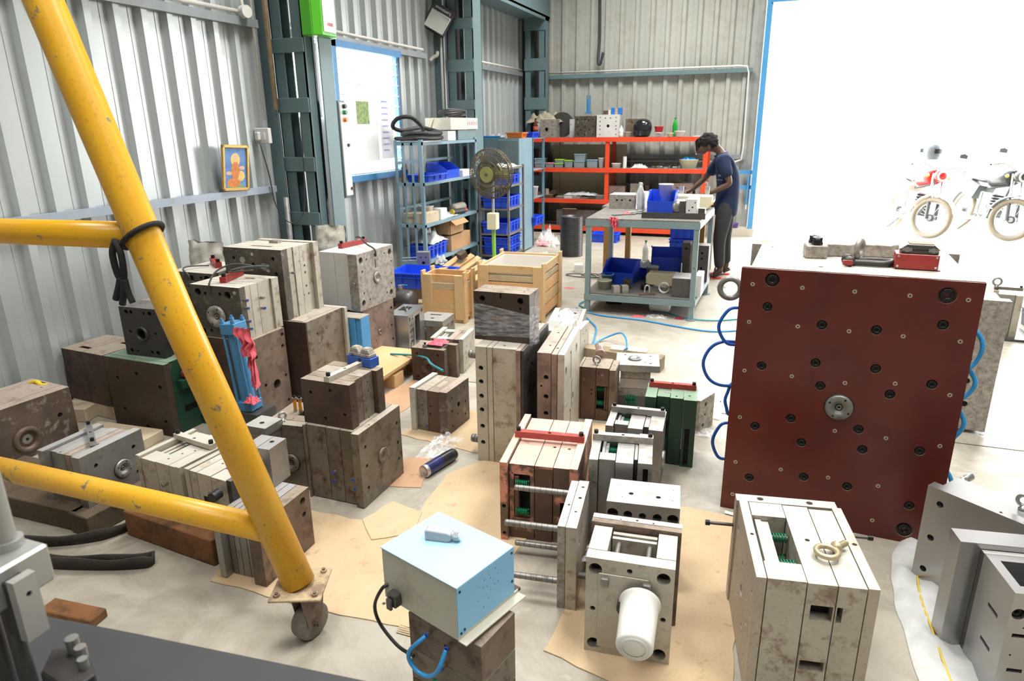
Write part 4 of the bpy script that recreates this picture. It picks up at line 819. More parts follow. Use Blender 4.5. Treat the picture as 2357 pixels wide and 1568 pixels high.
b = B(); b.tube(smooth([(-.125,-.110,.045),(-.135,-.125,.035),(-.165,-.13,-.03),(-.155,-.125,-.09),(-.09,-.12,-.135),(-.03,-.115,-.14)],7), .005, BLACK); b.build('cord', bx_)
# ---------------------------------------------------------------- left-hand stacks
m = Mold('large brown steel mould with a locating ring facing the aisle, second box stacked on it', -1.742, 2.488, -.8, .004, (.301,.349,.365), 'x',
 [(.04,-.0,0,.0,'olive'),(.36,.012,0,.0,'olive'),(.26,.012,0.0,.0,'olive'),(.24,.012,0,.0,'olive'),(.14,-.006,0,-.0,'olive')],
 [('R',.12,.78,.0095,'s'),('R',.12,.52,.0095,'s'),('R',.12,.22,.0095,'s'),('R',.9,.78,.0095,'s'),('R',.9,.5,.0095,'s'),('R',.9,.26,.0095,'s'),('R',.5,.5,.038,'r','olive'),('F',.5,.42,.0075,'f'),('F',.5,.30,.0075,'f'),('F',.84,.37,.0075,'f'),('F',.86,.25,.0075,'f'),('F',.46,.97,.003,'W',.014,.02),('T',.8,.5,.005),('T',.95,.3,.004)])
m = Mold('dark brown mould box with a long lifting bar and blue connector box on top', -1.770, 2.471, -1.1, .3695, (.259,.255,.212), 'y',
 [(.2,0,0,0,'brown'),(.24,.0,.012,.0,'brown2'),(.34,.0,.012,.0,'olive'),(.22,0,-.012,0,'brown')],
 [('F',.19,.72,.008,'s'),('F',.6,.82,.008,'s'),('F',.86,.32,.008,'s'),('F',.45,.17,.008,'s'),('R',.08,.5,.004),('R',.08,.4,.004),('R',.5,.55,.025,'W',.045,.003,STEEL['tan']),('R',.62,.8,.005),('R',.68,.7,.005),('R',.62,.6,.005)])
m.bar(.025, -.005, .245, .030, .025, 84, STEEL['cream'])
t = thing('connector_box', 'blue connector box with two grey lever hoods on the long lifting bar', 'connector', (-1.735, 2.60, .5825), radians(-10))
BC = plain('cobalt_blue_box_paint', (.02,.09,.40), .4)
b = B(); b.box(-.075,.075,-.03,.03,0,.045,BC); b.build('box', t, bevel=.002)
b = B(); b.box(-.065,.065,-.024,.026,.045,.062,STEEL['mottle']); b.build('hood', t, bevel=.003)
for sx in (-1,1):
    b = B(); b.prism([(-.03,0),(.03,0),(.018,.022),(-.018,.022)], -.02, .02, STEEL['mottle'], T(sx*.033,0,.062,0) @ Matrix.Rotation(pi/2,4,'X')); b.build('lever', t, bevel=.002)
    b = B(); b.box(sx*.033-.016,sx*.033+.016,-.015,.015,.084,.087,STEEL['tan']); b.build('contact_insert', t)
    b = B(); b.cyl((sx*.04,-.026,.055),(sx*.04,-.03,.055),.007,STEEL['gsteel']); b.build('lever_pivot', t)
m = Mold('brown steel mould with a dished locating ring, eye bolt and two orange pins on top', -2.051, 2.482, 5.8, 0, (.200,.262,.333), 'y',
 [(.2,0,0,0,'olive'),(.8,.0,.01,.0,'brown2')], [('F',.62,.42,.045,'r','olive'),('F',.25,.82,.008),('T',.72,.55,.035,'W',.03,.03),('T',.55,.3,.004)])
eye_bolt('zinc plated eye bolt at the front of the brown mould with a dished ring', (-2.06, 2.385, .333), .016, .006, 1.0, STEEL['bright'])
t = thing('spring_pin', 'left one of two orange sleeved pins standing on the brown mould', 'pin', (-2.075, 2.50, .3335))
ORG = plain('orange_sleeve', (.62,.27,.03), .5)
b = B(); b.cyl((0,0,0),(0,0,.012),.010,STEEL['steel'],n=6,smooth=False); b.build('nut', t); b = B(); b.cyl((0,0,.012),(0,0,.07),.0085,ORG); b.build('sleeve', t); b = B(); b.cyl((0,0,.07),(0,0,.074),.012,STEEL['bright']); b.cyl((0,0,.074),(0,0,.084),.006,SCREW,n=6); b.build('washer', t)
dup(t, (-2.045, 2.50, .3335), label='right one of two orange sleeved pins standing on the brown mould')
# blue hydraulic cylinder
HB = worn('hydraulic_blue_paint', (.05,.20,.40), (.07,.25,.46), (.03,.1,.22), .2, 5, 12, .42, .05, .1, .1)
t = thing('hydraulic_cylinder', 'tall blue hydraulic cylinder with four tie rods standing behind the yellow leg', 'cylinder', (-2.37, 2.52, .30), rot=(0, radians(-5), 0))
b = B(); b.cyl((0,0,.03),(0,0,.42),.037,HB,n=28); b.build('barrel', t)
for z0_, z1_ in ((0,.05),(.40,.455)): b = B(); b.box(-.045,.045,-.045,.045,z0_,z1_,HB); b.build('end_cap', t, bevel=.003)
for sx in (-1,1):
    for sy in (-1,1):
        b = B(); b.cyl((sx*.036,sy*.036,.05),(sx*.036,sy*.036,.40),.0075,HB); b.build('tie_rod', t)
        b = B(); b.cyl((sx*.033,sy*.033,.455),(sx*.033,sy*.033,.470),.011,HB,n=6,smooth=False); b.cyl((sx*.033,sy*.033,.47),(sx*.033,sy*.033,.482),.006,HB,n=10); b.build('nut', t)
b = B(); b.box(-.07,.07,-.07,.07,0,.30,STEEL['slate']); tag(b.build('steel_block', None, (-2.35,2.53,0)), 'dark steel block under the tall blue hydraulic cylinder', 'block')
def rag(label, loc, w_, d_, h_, seed, rz=0, mat=PINKR, name='rag', flat=False, cat='rag'):
    b = B(); n_ = 18; vs = []; random.seed(seed)
    for j in range(n_+1):
        for i in range(n_+1):
            u, v = i/n_-.5, j/n_-.5; q = Vector((u*2.6+seed, v*2.6, seed*.7))
            rr = 1-.35*abs(noise.noise(Vector((math.atan2(v, u)*1.2, seed, 0))))
            z = h_*(.25+.9*abs(noise.noise(q*1.6))+.45*noise.noise(q*4)) * max(.06, 1-(abs(u)*1.9)**3) * max(.06, 1-(abs(v)*1.9)**3)
            vs.append((u*w_*rr, v*d_*rr, max(.0015, z)))
    b.add(vs, [(j*(n_+1)+i, j*(n_+1)+i+1, (j+1)*(n_+1)+i+1, (j+1)*(n_+1)+i) for j in range(n_) for i in range(n_)], mat, True)
    return tag(b.build(name, None, loc, rz), label, cat)
# hanging rag on the cylinder
def hang(label, loc, w_, h_, seed, rz=0, taper=.3, mat=PINKR, name='rag', cat='rag'):
    b = B(); n_, m_ = 14, 18; vs = []
    for j in range(m_+1):
        for i in range(n_+1):
            u, v = i/n_-.5, j/m_
            wd = w_*(1-(1-taper)*v)*(1+.25*noise.noise(Vector((v*4, seed, 0))))
            vs.append((u*wd+.02*noise.noise(Vector((v*3, seed, 3)))+v*.3*w_, .018*sin(u*16+v*3)*(.4+v)+.012*noise.noise(Vector((u*5, v*5, seed))), -h_*v*(1+.3*abs(u))))
    b.add(vs, [(j*(n_+1)+i, j*(n_+1)+i+1, (j+1)*(n_+1)+i+1, (j+1)*(n_+1)+i) for j in range(m_) for i in range(n_)], mat, True)
    return tag(b.build(name, None, loc, rz), label, cat)
o = hang('large pink rag draped from the top of the blue hydraulic cylinder', (-2.31, 2.468, .745), .085, .13, 3, -.1, .9)
hang('narrow pink rag strip trailing down beside the blue hydraulic cylinder', (-2.28, 2.47, .66), .035, .19, 11, .2, .8)
rag('small pink rag bunched at the foot of the blue hydraulic cylinder', (-2.325, 2.49, .352), .07, .06, .05, 5)
rag('dusty pink rag draped over the short bar of the dark brown mould', (-2.02, 3.93, .258), .13, .12, .035, 8)
# rosy stack
m = Mold('rosy brown mould at the foot of the stack with the whitish one on top', -2.768, 4.151, -6.8, 0, (.368,.351,.438), 'x', [(.8,0,0,0,'brown'),(.2,0,0,0,'rosy')],
 [('R',.12,.85,.012,'s'),('R',.92,.85,.012,'s'),('R',.12,.3,.012,'s'),('R',.92,.3,.012,'s'),('R',.5,.52,.022,'r','rosy'),('R',.9,.55,.01,'s'),('R',.12,.58,.01,'s'),('R',.35,.9,.01,'p','rosy'),('R',.65,.9,.01,'p','rosy'),('R',.35,.1,.01,'p','rosy'),('R',.6,.07,.02,'W',.01,.02),('R',.35,.6,.004),('R',.65,.65,.004),('R',.35,.4,.004)])
m = Mold('whitish painted mould with a dirty faceplate, red bar and ring, top of its stack', -2.735, 4.124, -1.8, .4385, (.325,.458,.398), 'x', [(.42,.02,0,.0,'white'),(.35,.02,0,.0,'white'),(.05,.008,0,.0,'white'),(.25,0,0,0,'mottle')],
 [('R',.1,.88,.022,'h'),('R',.9,.88,.022,'h'),('R',.1,.13,.022,'h'),('R',.88,.13,.022,'h'),('R',.5,.5,.042,'r','mottle'),('R',.25,.87,.008,'s'),('R',.75,.88,.008,'s'),('R',.93,.7,.008,'s'),('R',.12,.68,.008,'s'),('R',.13,.3,.008,'s'),('R',.27,.15,.008,'s'),('R',.9,.3,.008,'s'),('R',.75,.15,.008,'s'),('F',.93,.5,.01,'b'),('R',.48,.75,.006,'W',.03,.006),('R',.48,.9,.01,'W',.012,.006)])
m.bar(-.075, .075, .27, .036, .034, 84, REDP)
pipe('black wire bridging the red bar down to the face of the whitish mould', [(-2.83,4.28,.885),(-2.74,4.2,.90),(-2.64,4.12,.87),(-2.565,4.10,.84),(-2.558,4.10,.79)], .006, CABLE, 'black_wire', 'cable', 6)
# M33 + M29
m = Mold('brown steel mould under the tall dirty cream one', -2.74, 3.436, 0, 0, (.393,.368,.54), 'x', [(.62,0,0,.0,'brown'),(.10,0,0,.0,'cream'),(.26,.012,0.0,.0,'olive'),(.10,0,0,0,'olive')],
 [('R',.25,.82,.008)])
b = B(); holed(b, (.0,.196,-.195,-.183,0,.54), {}, STEEL['brown']); b.build('front_plate', m.o, bevel=.002)
b = B(); holed(b, (.0,.215,.186,.215,0,.54), {}, STEEL['cream']); b.build('rear_plate', m.o, bevel=.002)
m29 = Mold('tall cream mould with a grimy black front face at the top of the middle stack', -2.885, 3.425, -.1, .5405, (.428,.353,.43), 'y', [(.16,0,0,0,'grime'),(.15,.0,.006,0,'creamr'),(.16,.0,.0,0,'cream'),(.18,.0,.0,0,'cream'),(.2,.0,.02,.006,'creamr'),(.14,0,-.004,0,'creamr')],
 [('F',.17,.85,.011,'s'),('F',.32,.83,.02,'p','mottle'),('F',.5,.78,.01,'s'),('F',.68,.75,.022,'p','mottle'),('F',.85,.87,.012,'s'),('F',.88,.66,.013,'s'),('F',.5,.92,.01,'p','cream'),('F',.68,.75,.006),('R',.25,.65,.008,'c'),('R',.45,.78,.008),('R',.58,.7,.008),('R',.58,.6,.008),('R',.58,.4,.008),('R',.5,.28,.008),('R',.62,.28,.008),('T',.5,.25,.08,'W',.012,.02)], bevel=.003)
b = B()
for i in range(5): b.box(-.03+.014*i,-.019+.014*i,.02,.06,.43,.448,STEEL['mottle'])
b.build('terminal_block', m29.o)
b = B(); holed(b, (-3.10,-2.95,3.25,3.60,0,.54), {}, STEEL['brown']); tag(b.build('steel_block'), 'dark brown steel block in the shade left of the middle stack', 'block')
t = thing('blue_plate_mould', 'bright blue painted steel block wedged between the brown mould and the rosy stack', 'mould', (-2.60, 3.75, 0))
b = B(); b.box(-.10,.10,-.06,.06,0,.45,BLUED); b.box(.10,.14,-.05,.055,0,.45,BLUED); b.build('body', t, bevel=.003)
b = B(); b.box(-.10,.14,-.06,.06,.45,.455,STEEL['cream']); b.build('top_plate', t)
# M32 + M30
m = Mold('broad brown steel mould carrying the mould with the blue fittings', -2.81, 3.0, 0, 0, (.36,.30,.530), 'x', [(.86,0,0,0,'brown'),(.14,0,0,0,'brown2')],
 [('R',.93,.93,.012,'s'),('R',.9,.80,.012,'s'),('R',.62,.4,.03,'h'),('R',.9,.45,.011,'s'),('R',.3,.45,.011,'s'),('R',.35,.15,.012,'s'),('R',.9,.15,.011,'s'),('R',.15,.8,.011,'s')])
m = Mold('cream mould with a grimy face, big locating ring and blue fittings, red bar on top', -2.831, 3.017, -.1, .5305, (.345,.313,.299), 'y',
 [(.12,0,0,0,'grime'),(.12,0,.0,0,'cream'),(.17,.0,.0,0,'cream'),(.14,.0,.0,0,'cream'),(.18,.0,.006,0,'cream'),(.17,0,-.006,0,'creamr')],
 [('F',.15,.86,.022),('F',.75,.84,.022),('F',.3,.84,.011,'s'),('F',.6,.85,.011,'s'),('F',.48,.42,.062,'r','mottle'),('F',.9,.9,.01,'p','cream'),('F',.15,.1,.02),('F',.32,.12,.011,'s'),('F',.7,.12,.011,'s'),('F',.86,.1,.02),('R',.1,.75,.008,'f'),('R',.1,.6,.008,'f'),('R',.1,.35,.008,'f'),('R',.12,.2,.008,'f'),('R',.5,.7,.009,'b'),('R',.5,.5,.009,'f'),('T',.65,.72,.035,'W',.01,.02)])
m.bar(-.03, .02, .22, .036, .034, 106, REDP)
m.feet = None
pipe('coil of black sensor cable piled on the red bar above the blue fittings', [(-2.86,2.858,.79),(-2.86,2.86,.84),(-2.86,2.93,.90),(-2.78,3.0,.93),(-2.66,3.06,.90),(-2.62,3.06,.88),(-2.68,3.12,.885),(-2.78,3.08,.90),(-2.83,3.02,.89),(-2.78,2.97,.90),(-2.70,3.02,.915),(-2.65,3.10,.905),(-2.72,3.14,.9),(-2.82,3.08,.885),(-2.84,3.0,.88),(-2.76,2.96,.895),(-2.67,3.0,.90)], .005, CABLE, 'sensor_cable', 'cable', 6)
# M31 behind
b = B(); holed(b, (-3.42,-3.13,3.15,3.5,0,.62), {}, STEEL['dark']); tag(b.build('steel_block'), 'dark steel block holding up the rearmost mould by the wall', 'block')
m = Mold('rearmost mould by the wall with black face and red bar on top', -3.28, 3.32, 0, .6205, (.33,.34,.20), 'y', [(.15,0,0,0,'grime'),(.85,0,0,0,'cream')],
 [('F',.2,.85,.01,'s'),('F',.72,.85,.01,'s'),('F',.85,.82,.022),('F',.5,.5,.05,'r','grime'),('F',.5,.8,.014,'W',.02,.01)])
m.bar(-.01, .05, .20, .038, .036, -37, REDP)
pipe('short black wire from the rearmost red bar to the black face', [(-3.30,3.32,.83),(-3.36,3.22,.84),(-3.34,3.15,.835),(-3.29,3.14,.80),(-3.29,3.145,.74)], .005, CABLE, 'black_wire', 'cable', 6)
# M35 + M34
m = Mold('green and rust brown mould under the black one', -3.235, 2.76, -1.6, 0, (.461,.30,.433), 'y', [(.13,0,0,0,'greend'),(.55,.0,.012,0,'green'),(.32,0,-.01,0,'green')],
 [('F',.18,.72,.012,'s'),('F',.52,.82,.013,'s'),('F',.88,.68,.013,'s'),('F',.2,.28,.012,'s'),('F',.88,.2,.012,'s'),('F',.55,.08,.012,'s'),('R',.3,.7,.006),('T',.45,.1,.005),('R',.5,.3,.05,'W',.02,.01)])
b = B(); b.box(.231,.26,-.05,.12,.33,.36,REDP); b.build('red_strap', m.o, bevel=.002); b = B(); b.box(.231,.27,-.08,.12,.27,.32,STEEL['green']); b.build('side_slide', m.o, bevel=.002)
m = Mold('black oxide mould with a threaded ring bore in front', -3.225, 2.80, 2.1, .4335, (.275,.229,.283), 'y', [(.22,0,0,0,'dark'),(.45,.0,.01,.004,'dark'),(.33,.0,.004,.004,'brown')],
 [('F',.18,.9,.013),('F',.30,.9,.012),('F',.63,.9,.009,'s'),('F',.78,.9,.013),('F',.5,.47,.03,'h'),('F',.2,.5,.009,'s'),('F',.85,.5,.009,'s'),('F',.15,.1,.012),('F',.3,.1,.008,'s'),('F',.68,.1,.011),('F',.83,.1,.013),('T',.5,.5,.004)])
b = B(); b.lathe([(.030,-.0),(.034,.012),(.041,.012),(.044,0)], STEEL['dark'], 28, T(0,-.1145,.133,0,pi/2)); b.build('ring', m.o)
# M36, M37
m = Mold('brown rusted mould by the wall with two slots in its top', -3.72, 2.83, -4.1, .09, (.37,.30,.32), 'x', [(.5,0,0,0,'brown'),(.5,0,0,0,'brown')][:1]+[(.5,.0,0,.0,'brown')],
 [('F',.1,.7,.006),('F',.1,.35,.006),('F',.65,.3,.006),('T',.35,.22,.045,'W',.014,.02),('T',.75,.72,.03,'W',.012,.02)])
m = Mold('large rusty mould at the left edge with a deep bronze bore in its face', -3.70, 2.215, -4.8, 0, (.33,.462,.305), 'x', [(.78,0,0,.0,'rosy'),(.22,-.0,0,0,'rustmix')],
 [('R',.83,.55,.014,'s'),('T',.55,.35,.006),('T',.3,.2,.006),('T',.6,.85,.006),('T',.35,.93,.04,'W',.02,.03)])
m.o.location.x = -3.72
b = B(); b.lathe([(.052,0),(.052,.008),(.042,.014),(.034,.010),(.030,-.004)], STEEL['brown2'], 32, T(.166,-.035,.105,0,0,pi/2) @ Matrix.Scale(1.35,4)); b.cyl((.160,-.035,.105),(.1668,-.035,.105),.042,STEEL['brown'],n=28); b.cyl((.1668,-.035,.105),(.1680,-.035,.105),.026,STEEL['gsteel'],n=28); b.cyl((.168,-.035,.105),(.169,-.035,.105),.008,BLACKHOLE); b.build('sprue_bush', m.o)
b = B(); b.tube(smooth([(-.10,.19,.295),(-.05,.2,.31),(0,.19,.30),(.02,.21,.295)],5), .014, plain('yellow_cloth', (.7,.55,.03), .8)); tag(b.build('yellow_strap', None, (-3.72,2.215,0)), 'yellow strap tucked in the top slot of the large rusty mould', 'strap')
# timbers
TIM = worn('dark_weathered_timber', (.085,.06,.038), (.12,.085,.055), (.05,.035,.02), .3, 4, 12, .8, 0, .1, .4)
TIMR = worn('red_brown_timber', (.20,.085,.03), (.26,.12,.045), (.07,.04,.02), .35, 3, 9, .75, 0, .1, .5)
PINE = worn('pale_pine', (.56,.36,.17), (.64,.43,.23), (.38,.22,.10), .15, 3, 7, .7, 0, .12, .2)
PINEL = worn('dusty_pale_timber', (.52,.42,.29), (.6,.5,.36), (.3,.22,.13), .2, 3, 8, .75, 0, .12, .3)
def timber(label, p0, p1, w_, h_, mat, z=0, name='timber_beam', cat='beam'):
    p0, p1 = Vector(p0), Vector(p1); L_ = (p1-p0).length; a = math.atan2(p1.y-p0.y, p1.x-p0.x)
    b = B(); b.box(0, L_, -w_/2, w_/2, 0, h_, mat); return tag(b.build(name, None, (p0.x, p0.y, z), a, bevel=.004), label, cat)
timber('long dark timber under the steel moulds at the left', (-3.6, 1.78), (-2.66, 1.80), .13, .098, TIM)
timber('short black smeared timber end between the two left steel moulds', (-2.63, 1.72), (-2.60, 2.08), .12, .098, TIM)
timber('red brown timber carrying the twin cream moulds', (-2.44, 1.84), (-1.92, 1.79), .10, .118, TIMR)
timber('rear timber under the twin cream moulds', (-2.44, 2.03), (-1.95, 2.00), .09, .118, TIMR)
timber('rear timber under the long dark timber row', (-3.4, 2.0), (-2.70, 2.02), .08, .098, TIM)
timber('pale cut block behind the brown mould by the wall', (-3.92, 2.60), (-3.70, 2.66), .14, .085, PINEL, name='timber_block', cat='block')
timber('dusty plank end under the brown mould by the wall', (-3.90, 2.75), (-3.52, 2.73), .12, .088, PINEL)
timber('dusty board lying below the green mould', (-3.50, 2.47), (-3.05, 2.50), .14, .06, PINEL)
# M38 steel
m = Mold('grey steel mould with a conical locating ring and a slanting strap at the left', -2.751, 1.935, .1, .0985, (.249,.315,.238), 'x',
 [(.14,-.0,.02,0,'steel'),(.18,.03,.03,.012,'steel'),(.17,.02,.02,.008,'gsteel'),(.13,.02,.02,.008,'rosy'),(.13,.02,.02,.008,'steel'),(.16,0,0,0,'gsteel')],
 [('R',.22,.72,.010,'s'),('R',.83,.72,.010,'s'),('R',.6,.42,.042,'r','steel'),('R',.2,.2,.01,'s'),('R',.83,.2,.01,'s'),('T',.4,.1,.004),('T',.75,.45,.006),('T',.8,.5,.004)])
m.bar(-.02, .02, .24, .026, .020, -35, STEEL['bright'], z=.24)
# twin cream moulds
for (xx, lab, fl_) in ((-2.245, 'oil stained left one of the twin cream moulds sharing a timber', 0), (-1.965, 'right one of the twin cream moulds sharing a timber, with a dark end plate', 1)):
    pl = [(.10,-.004,-.004,-.004,'creamr'),(.34,.0,.0,.006,'creamr','S'),(.3,.0,.0,.004,'cream'),(.16,.0,.0,.004,'creamr'),(.10,-.002,-.002,0,'cream')]
    if fl_: pl = [p for p in reversed(pl)]; pl[-1] = (.10,-.004,-.004,-.002,'dark')
    m = Mold(lab, xx, 1.985-.02*fl_, -5.5, .1185, (.262,.28,.235), 'x', pl, [('T',.6-.2*fl_,.35,.005),('T',.7-.4*fl_,.5,.005),('T',.55,.15,.005),('F',.65,.62,.009,'b'),('F',.65,.42,.009,'f'),('R',.3,.6,.008,'s'),('R',.3,.4,.01,'s'),('F',.4,.5,.018,'W',.014,.003)], sb=.26)
    m.bar(0, .045, .245, .03, .022, -3, STEEL['cream'], z=.237)
# M41 + M40
m = Mold('bright steel mould stack at the front with rusty end plate behind the caster', -1.745, 1.85, .4, .006, (.21,.30,.262), 'x', [(.14,-.006,0,0,'steel'),(.12,.03,0,.0,'steel'),(.12,.03,0,0,'steel'),(.16,.03,0,0,'steel'),(.18,.03,0,0,'steel'),(.26,0,0,0,'brown2')],
 [('R',.85,.85,.016),('R',.85,.62,.012,'s'),('R',.12,.6,.012,'s'),('R',.3,.2,.014),('F',.72,.6,.01,'W',.035,.03),('F',.76,.52,.013,'W',.01,.03)])
m = Mold('tall slim bright steel block standing on the steel mould stack behind the yellow leg', -1.83, 2.0, 2, .2685, (.12,.11,.17), 'x', [(.5,0,0,0,'steel'),(.5,0.0,0,0,'steel')], [('T',.7,.6,.01)])
m = Mold('greasy slotted steel block beside the brown mould with a dished ring', -2.10, 2.30, 0, 0, (.10,.10,.36), 'z', [(.8,0,0,0,'steel'),(.1,-.01,-.01,-.01,'gsteel')], [('T',.5,.4,.012)])
b = B(); b.cyl((-1.905,1.76,.30),(-1.905,1.80,.30),.02,BLACK); tag(b.build('rubber_knob'), 'small black knob on the dark end plate of the right twin mould', 'knob')
# pallet at the middle
pt = thing('pallet', 'pale wooden pallet corner between the rosy stack and the pink rag mould', 'pallet', (-2.33, 3.72, 0))
b = B(); b.box(-.30,.10,-.42,.42,.09,.115,PINE); b.build('plank', pt); 
b = B(); b.box(.02,.12,-.42,.42,.115,.135,PINE); b.build('plank', pt)
for yy in (-.35,0,.36): b = B(); b.box(-.0,.12,yy-.06,yy+.06,.0,.09,PINE); b.build('block', pt)
for zz in (.045,): b = B(); b.box(-.30,.0,-.05,.05,.0,.09,PINE); b.build('stringer', pt)
m = Mold('dark small mould low behind the box with the blue connector', -2.15, 3.15, 0, 0, (.20,.16,.20), 'x', [(.7,.01,0,.01,'slate'),(.3,0,0,0,'dark')])
# woven belts
BELT = worn('black_woven_belt', (.022,.02,.015), (.035,.03,.022), (.06,.05,.035), .3, 12, 40, .85, 0, .1, .6)
def belt(label, pts, h_, th_, z=0):
    P = smooth([(x, y, 0) for x, y in pts], 8); b = B(); vs = []; n_ = len(P)
    for i, p in enumerate(P):
        d = (P[min(i+1, n_-1)]-P[max(0, i-1)]).normalized(); nn = Vector((-d.y, d.x, 0))*th_/2; wob = .006*sin(i*.5)
        for s_, zz in ((-1, 0), (1, 0), (1, 1), (-1, 1)): q = p+nn*s_; vs.append((q.x+.012*zz, q.y, z+zz*(h_+wob)))
    fs = [(4*i+k, 4*i+(k+1) % 4, 4*i+4+(k+1) % 4, 4*i+4+k) for i in range(n_-1) for k in range(4)]
    fs += [(0,1,2,3), tuple(4*(n_-1)+k for k in (3,2,1,0))]
    b.add(vs, fs, BELT, True); return tag(b.build('lifting_sling'), label, 'sling')
belt('black woven sling end curving up to the timber at the left', [(-2.95,1.53),(-2.68,1.62),(-2.52,1.72),(-2.47,1.82)], .05, .012)
belt('folded black woven sling loop lying on the floor', [(-2.85,1.50),(-2.55,1.535),(-2.33,1.60),(-2.20,1.675),(-2.17,1.665),(-2.19,1.635),(-2.33,1.575),(-2.55,1.51),(-2.85,1.47)], .05, .010)
# ---------------------------------------------------------------- right foreground moulds
m = Mold('bright steel mould with an eye bolt at the right edge, set askew', .86, 2.545, -38, .0, (.46,.17,.395), 'y', [(.26,-.0,0,.0,'bright'),(.74,.02,.02,.012,'bright')],
 [('F',.11,.86,.012,'s'),('F',.09,.50,.012,'s'),('F',.08,.16,.012,'s'),('F',.75,.86,.012,'s'),('T',.5,.1,.005)], bevel=.012)
m.o.location = (.865, 2.50, 0)
eye_bolt('shiny eye bolt on the askew bright steel mould at the right edge', (.905, 2.515, .385), .020, .0065, radians(-20), STEEL['bright'])
b = B(); b.lathe([(0,0),(.012,0),(.014,.004),(.014,.018),(.012,.019),(.012,.021),(.014,.022),(.014,.04),(.012,.041),(.014,.043),(.014,.09)], STEEL['bright'], 18, T(.815,2.78,.355,radians(52),0,pi/2) @ T(0,0,-.09)); tag(b.build('guide_pin'), 'grooved bright guide pin rising behind the askew bright steel mould', 'pin')
m = Mold('bright steel mould with two hooked slots and an open top nearest at the right', .80, 2.22, 9, .0, (.40,.30,.40), 'y', [(.64,.055,.055,.012,'bright'),(.1,.06,.06,.02,'slate'),(.26,0,0,.0,'bright')],
 [('F',.19,.80,.018,'s'),('F',.14,.70,.002),('F',.24,.69,.0025),('F',.30,.66,.0025),('F',.2,.45,.003),('F',.35,.44,.003),('F',.23,.62,.02,'W',.006,.02),('F',.25,.32,.02,'W',.006,.02),('L',.72,.66,.030,'W',.006,.02),('L',.72,.36,.030,'W',.006,.02),('T',.42,.32,.085,'W',.06,.12)], bevel=.012)
m.o.location = (.865, 2.16, 0)
b = B(); b.cyl((.0,-.05,.33),(.12,-.1,.33),.008,STEEL['steel']); b.build('guide_rod', m.o)
# crumpled poly sheet under them
POLY = plain('white_poly_sheet', (.55,.56,.54), .5, 0, .12, 22, 1.0)
b = B(); random.seed(3); n_ = 16; vs = []
ctrl = [(.66,2.90),(.585,2.68),(.555,2.45),(.56,2.25),(.57,2.0),(.60,1.8)]; P_ = smooth([(x,y,0) for x,y in ctrl], 6)
for i, p in enumerate(P_):
    for j in range(9):
        u = j/8; vs.append((p.x+u*.26+.01*noise.noise(Vector((i*.3,j,0))), p.y-.02*u, max(.002, .018+.030*noise.noise(Vector((i*.5, j*.9, 2)))+.03*(1-u)*abs(noise.noise(Vector((i*.2,0,4)))) if 0<j<8 else .003)))
b.add(vs, [(i*9+j, i*9+j+1, (i+1)*9+j+1, (i+1)*9+j) for i in range(len(P_)-1) for j in range(8)], POLY, True)
o = tag(b.build('poly_sheet'), 'crumpled white woven sheet spilling out under the two bright moulds at the right', 'sheet')
b = B(); b.tube([(p.x+.085, p.y, .022) for p in P_[4:]], .0035, plain('yellow_stripe', (.75,.5,.05), .6), n=5); b.build('stripe', o)
# ---------------------------------------------------------------- yellow A-frame gantry
g = thing('gantry_frame', 'scuffed yellow tubular gantry leg with two cross tubes, on a caster', 'gantry', (-1.352, 1.555, 0))
def gl(x, y, z): return (x+1.352, y-1.555, z)
b = B(); b.tube([gl(-1.36,1.556,.197), gl(-1.70,1.553,1.10), gl(-2.02,1.55,2.05), gl(-2.35,1.547,3.0)], .053, YELW, n=28); b.build('leg_tube', g)
b = B(); b.tube([gl(-1.42,1.553,.385), gl(-2.1,1.548,.39), gl(-3.3,1.54,.39)], .044, YELW, n=24); b.build('cross_tube', g)
b = B(); b.tube([gl(-1.80,1.55,1.345), gl(-2.4,1.545,1.335), gl(-3.3,1.54,1.33)], .042, YEL, n=24); b.build('cross_tube', g)
PLT = worn('dusty_yellow_plate', (.40,.31,.20), (.46,.36,.20), (.22,.15,.10), .5, 6, 12, .6, .1, .08, .2)
b = B(); b.box(-.085,.085,-.085,.085,.188,.197,PLT); b.build('base_plate', g, (0,0,0), radians(22), bevel=.002)
for sx, sy in ((-1,-1),(1,-1),(1,1),(-1,1)): b = B(); b.cyl((0,0,0),(0,0,.009),.011,PLT,n=6,smooth=False); b.cyl((0,0,.009),(0,0,.014),.006,STEEL['brown2'],n=10); b.build('bolt', g, (*( Matrix.Rotation(radians(22),3,'Z') @ Vector((sx*.062,sy*.062,0))).xy, .197))
cs = thing('caster', 'x', 'x'); 
for k_ in ('label','category'): del cs[k_]
cs.parent = g; cs.location = (.0,0,0); cs.rotation_euler = (0,0,radians(78))
WHL = worn('scuffed_caster_wheel', (.15,.13,.11), (.2,.18,.15), (.3,.27,.22), .3, 10, 25, .6, .1)
b = B(); b.lathe([(.02,-.024),(.058,-.024),(.064,-.019),(.065,0),(.064,.019),(.058,.024),(.02,.024)], WHL, 32, T(0.0,-.025,.065,0,pi/2)); b.build('wheel', cs)
for w_ in (cs,): pass
b = B(); b.prism([(-.05,.19),(.05,.19),(.03,.06),(.015,.05),(-.015,.05),(-.03,.06)], -.028, -.024, STEEL['brown2'], T(0,-.025,0) @ Matrix.Rotation(pi/2,4,'X')); b.prism([(-.05,.19),(.05,.19),(.03,.06),(.015,.05),(-.015,.05),(-.03,.06)], .024, .028, STEEL['brown2'], T(0,-.025,0) @ Matrix.Rotation(pi/2,4,'X')); b.box(-.05,.05,-.053,.003,.178,.188,STEEL['brown2']); b.build('fork', cs)
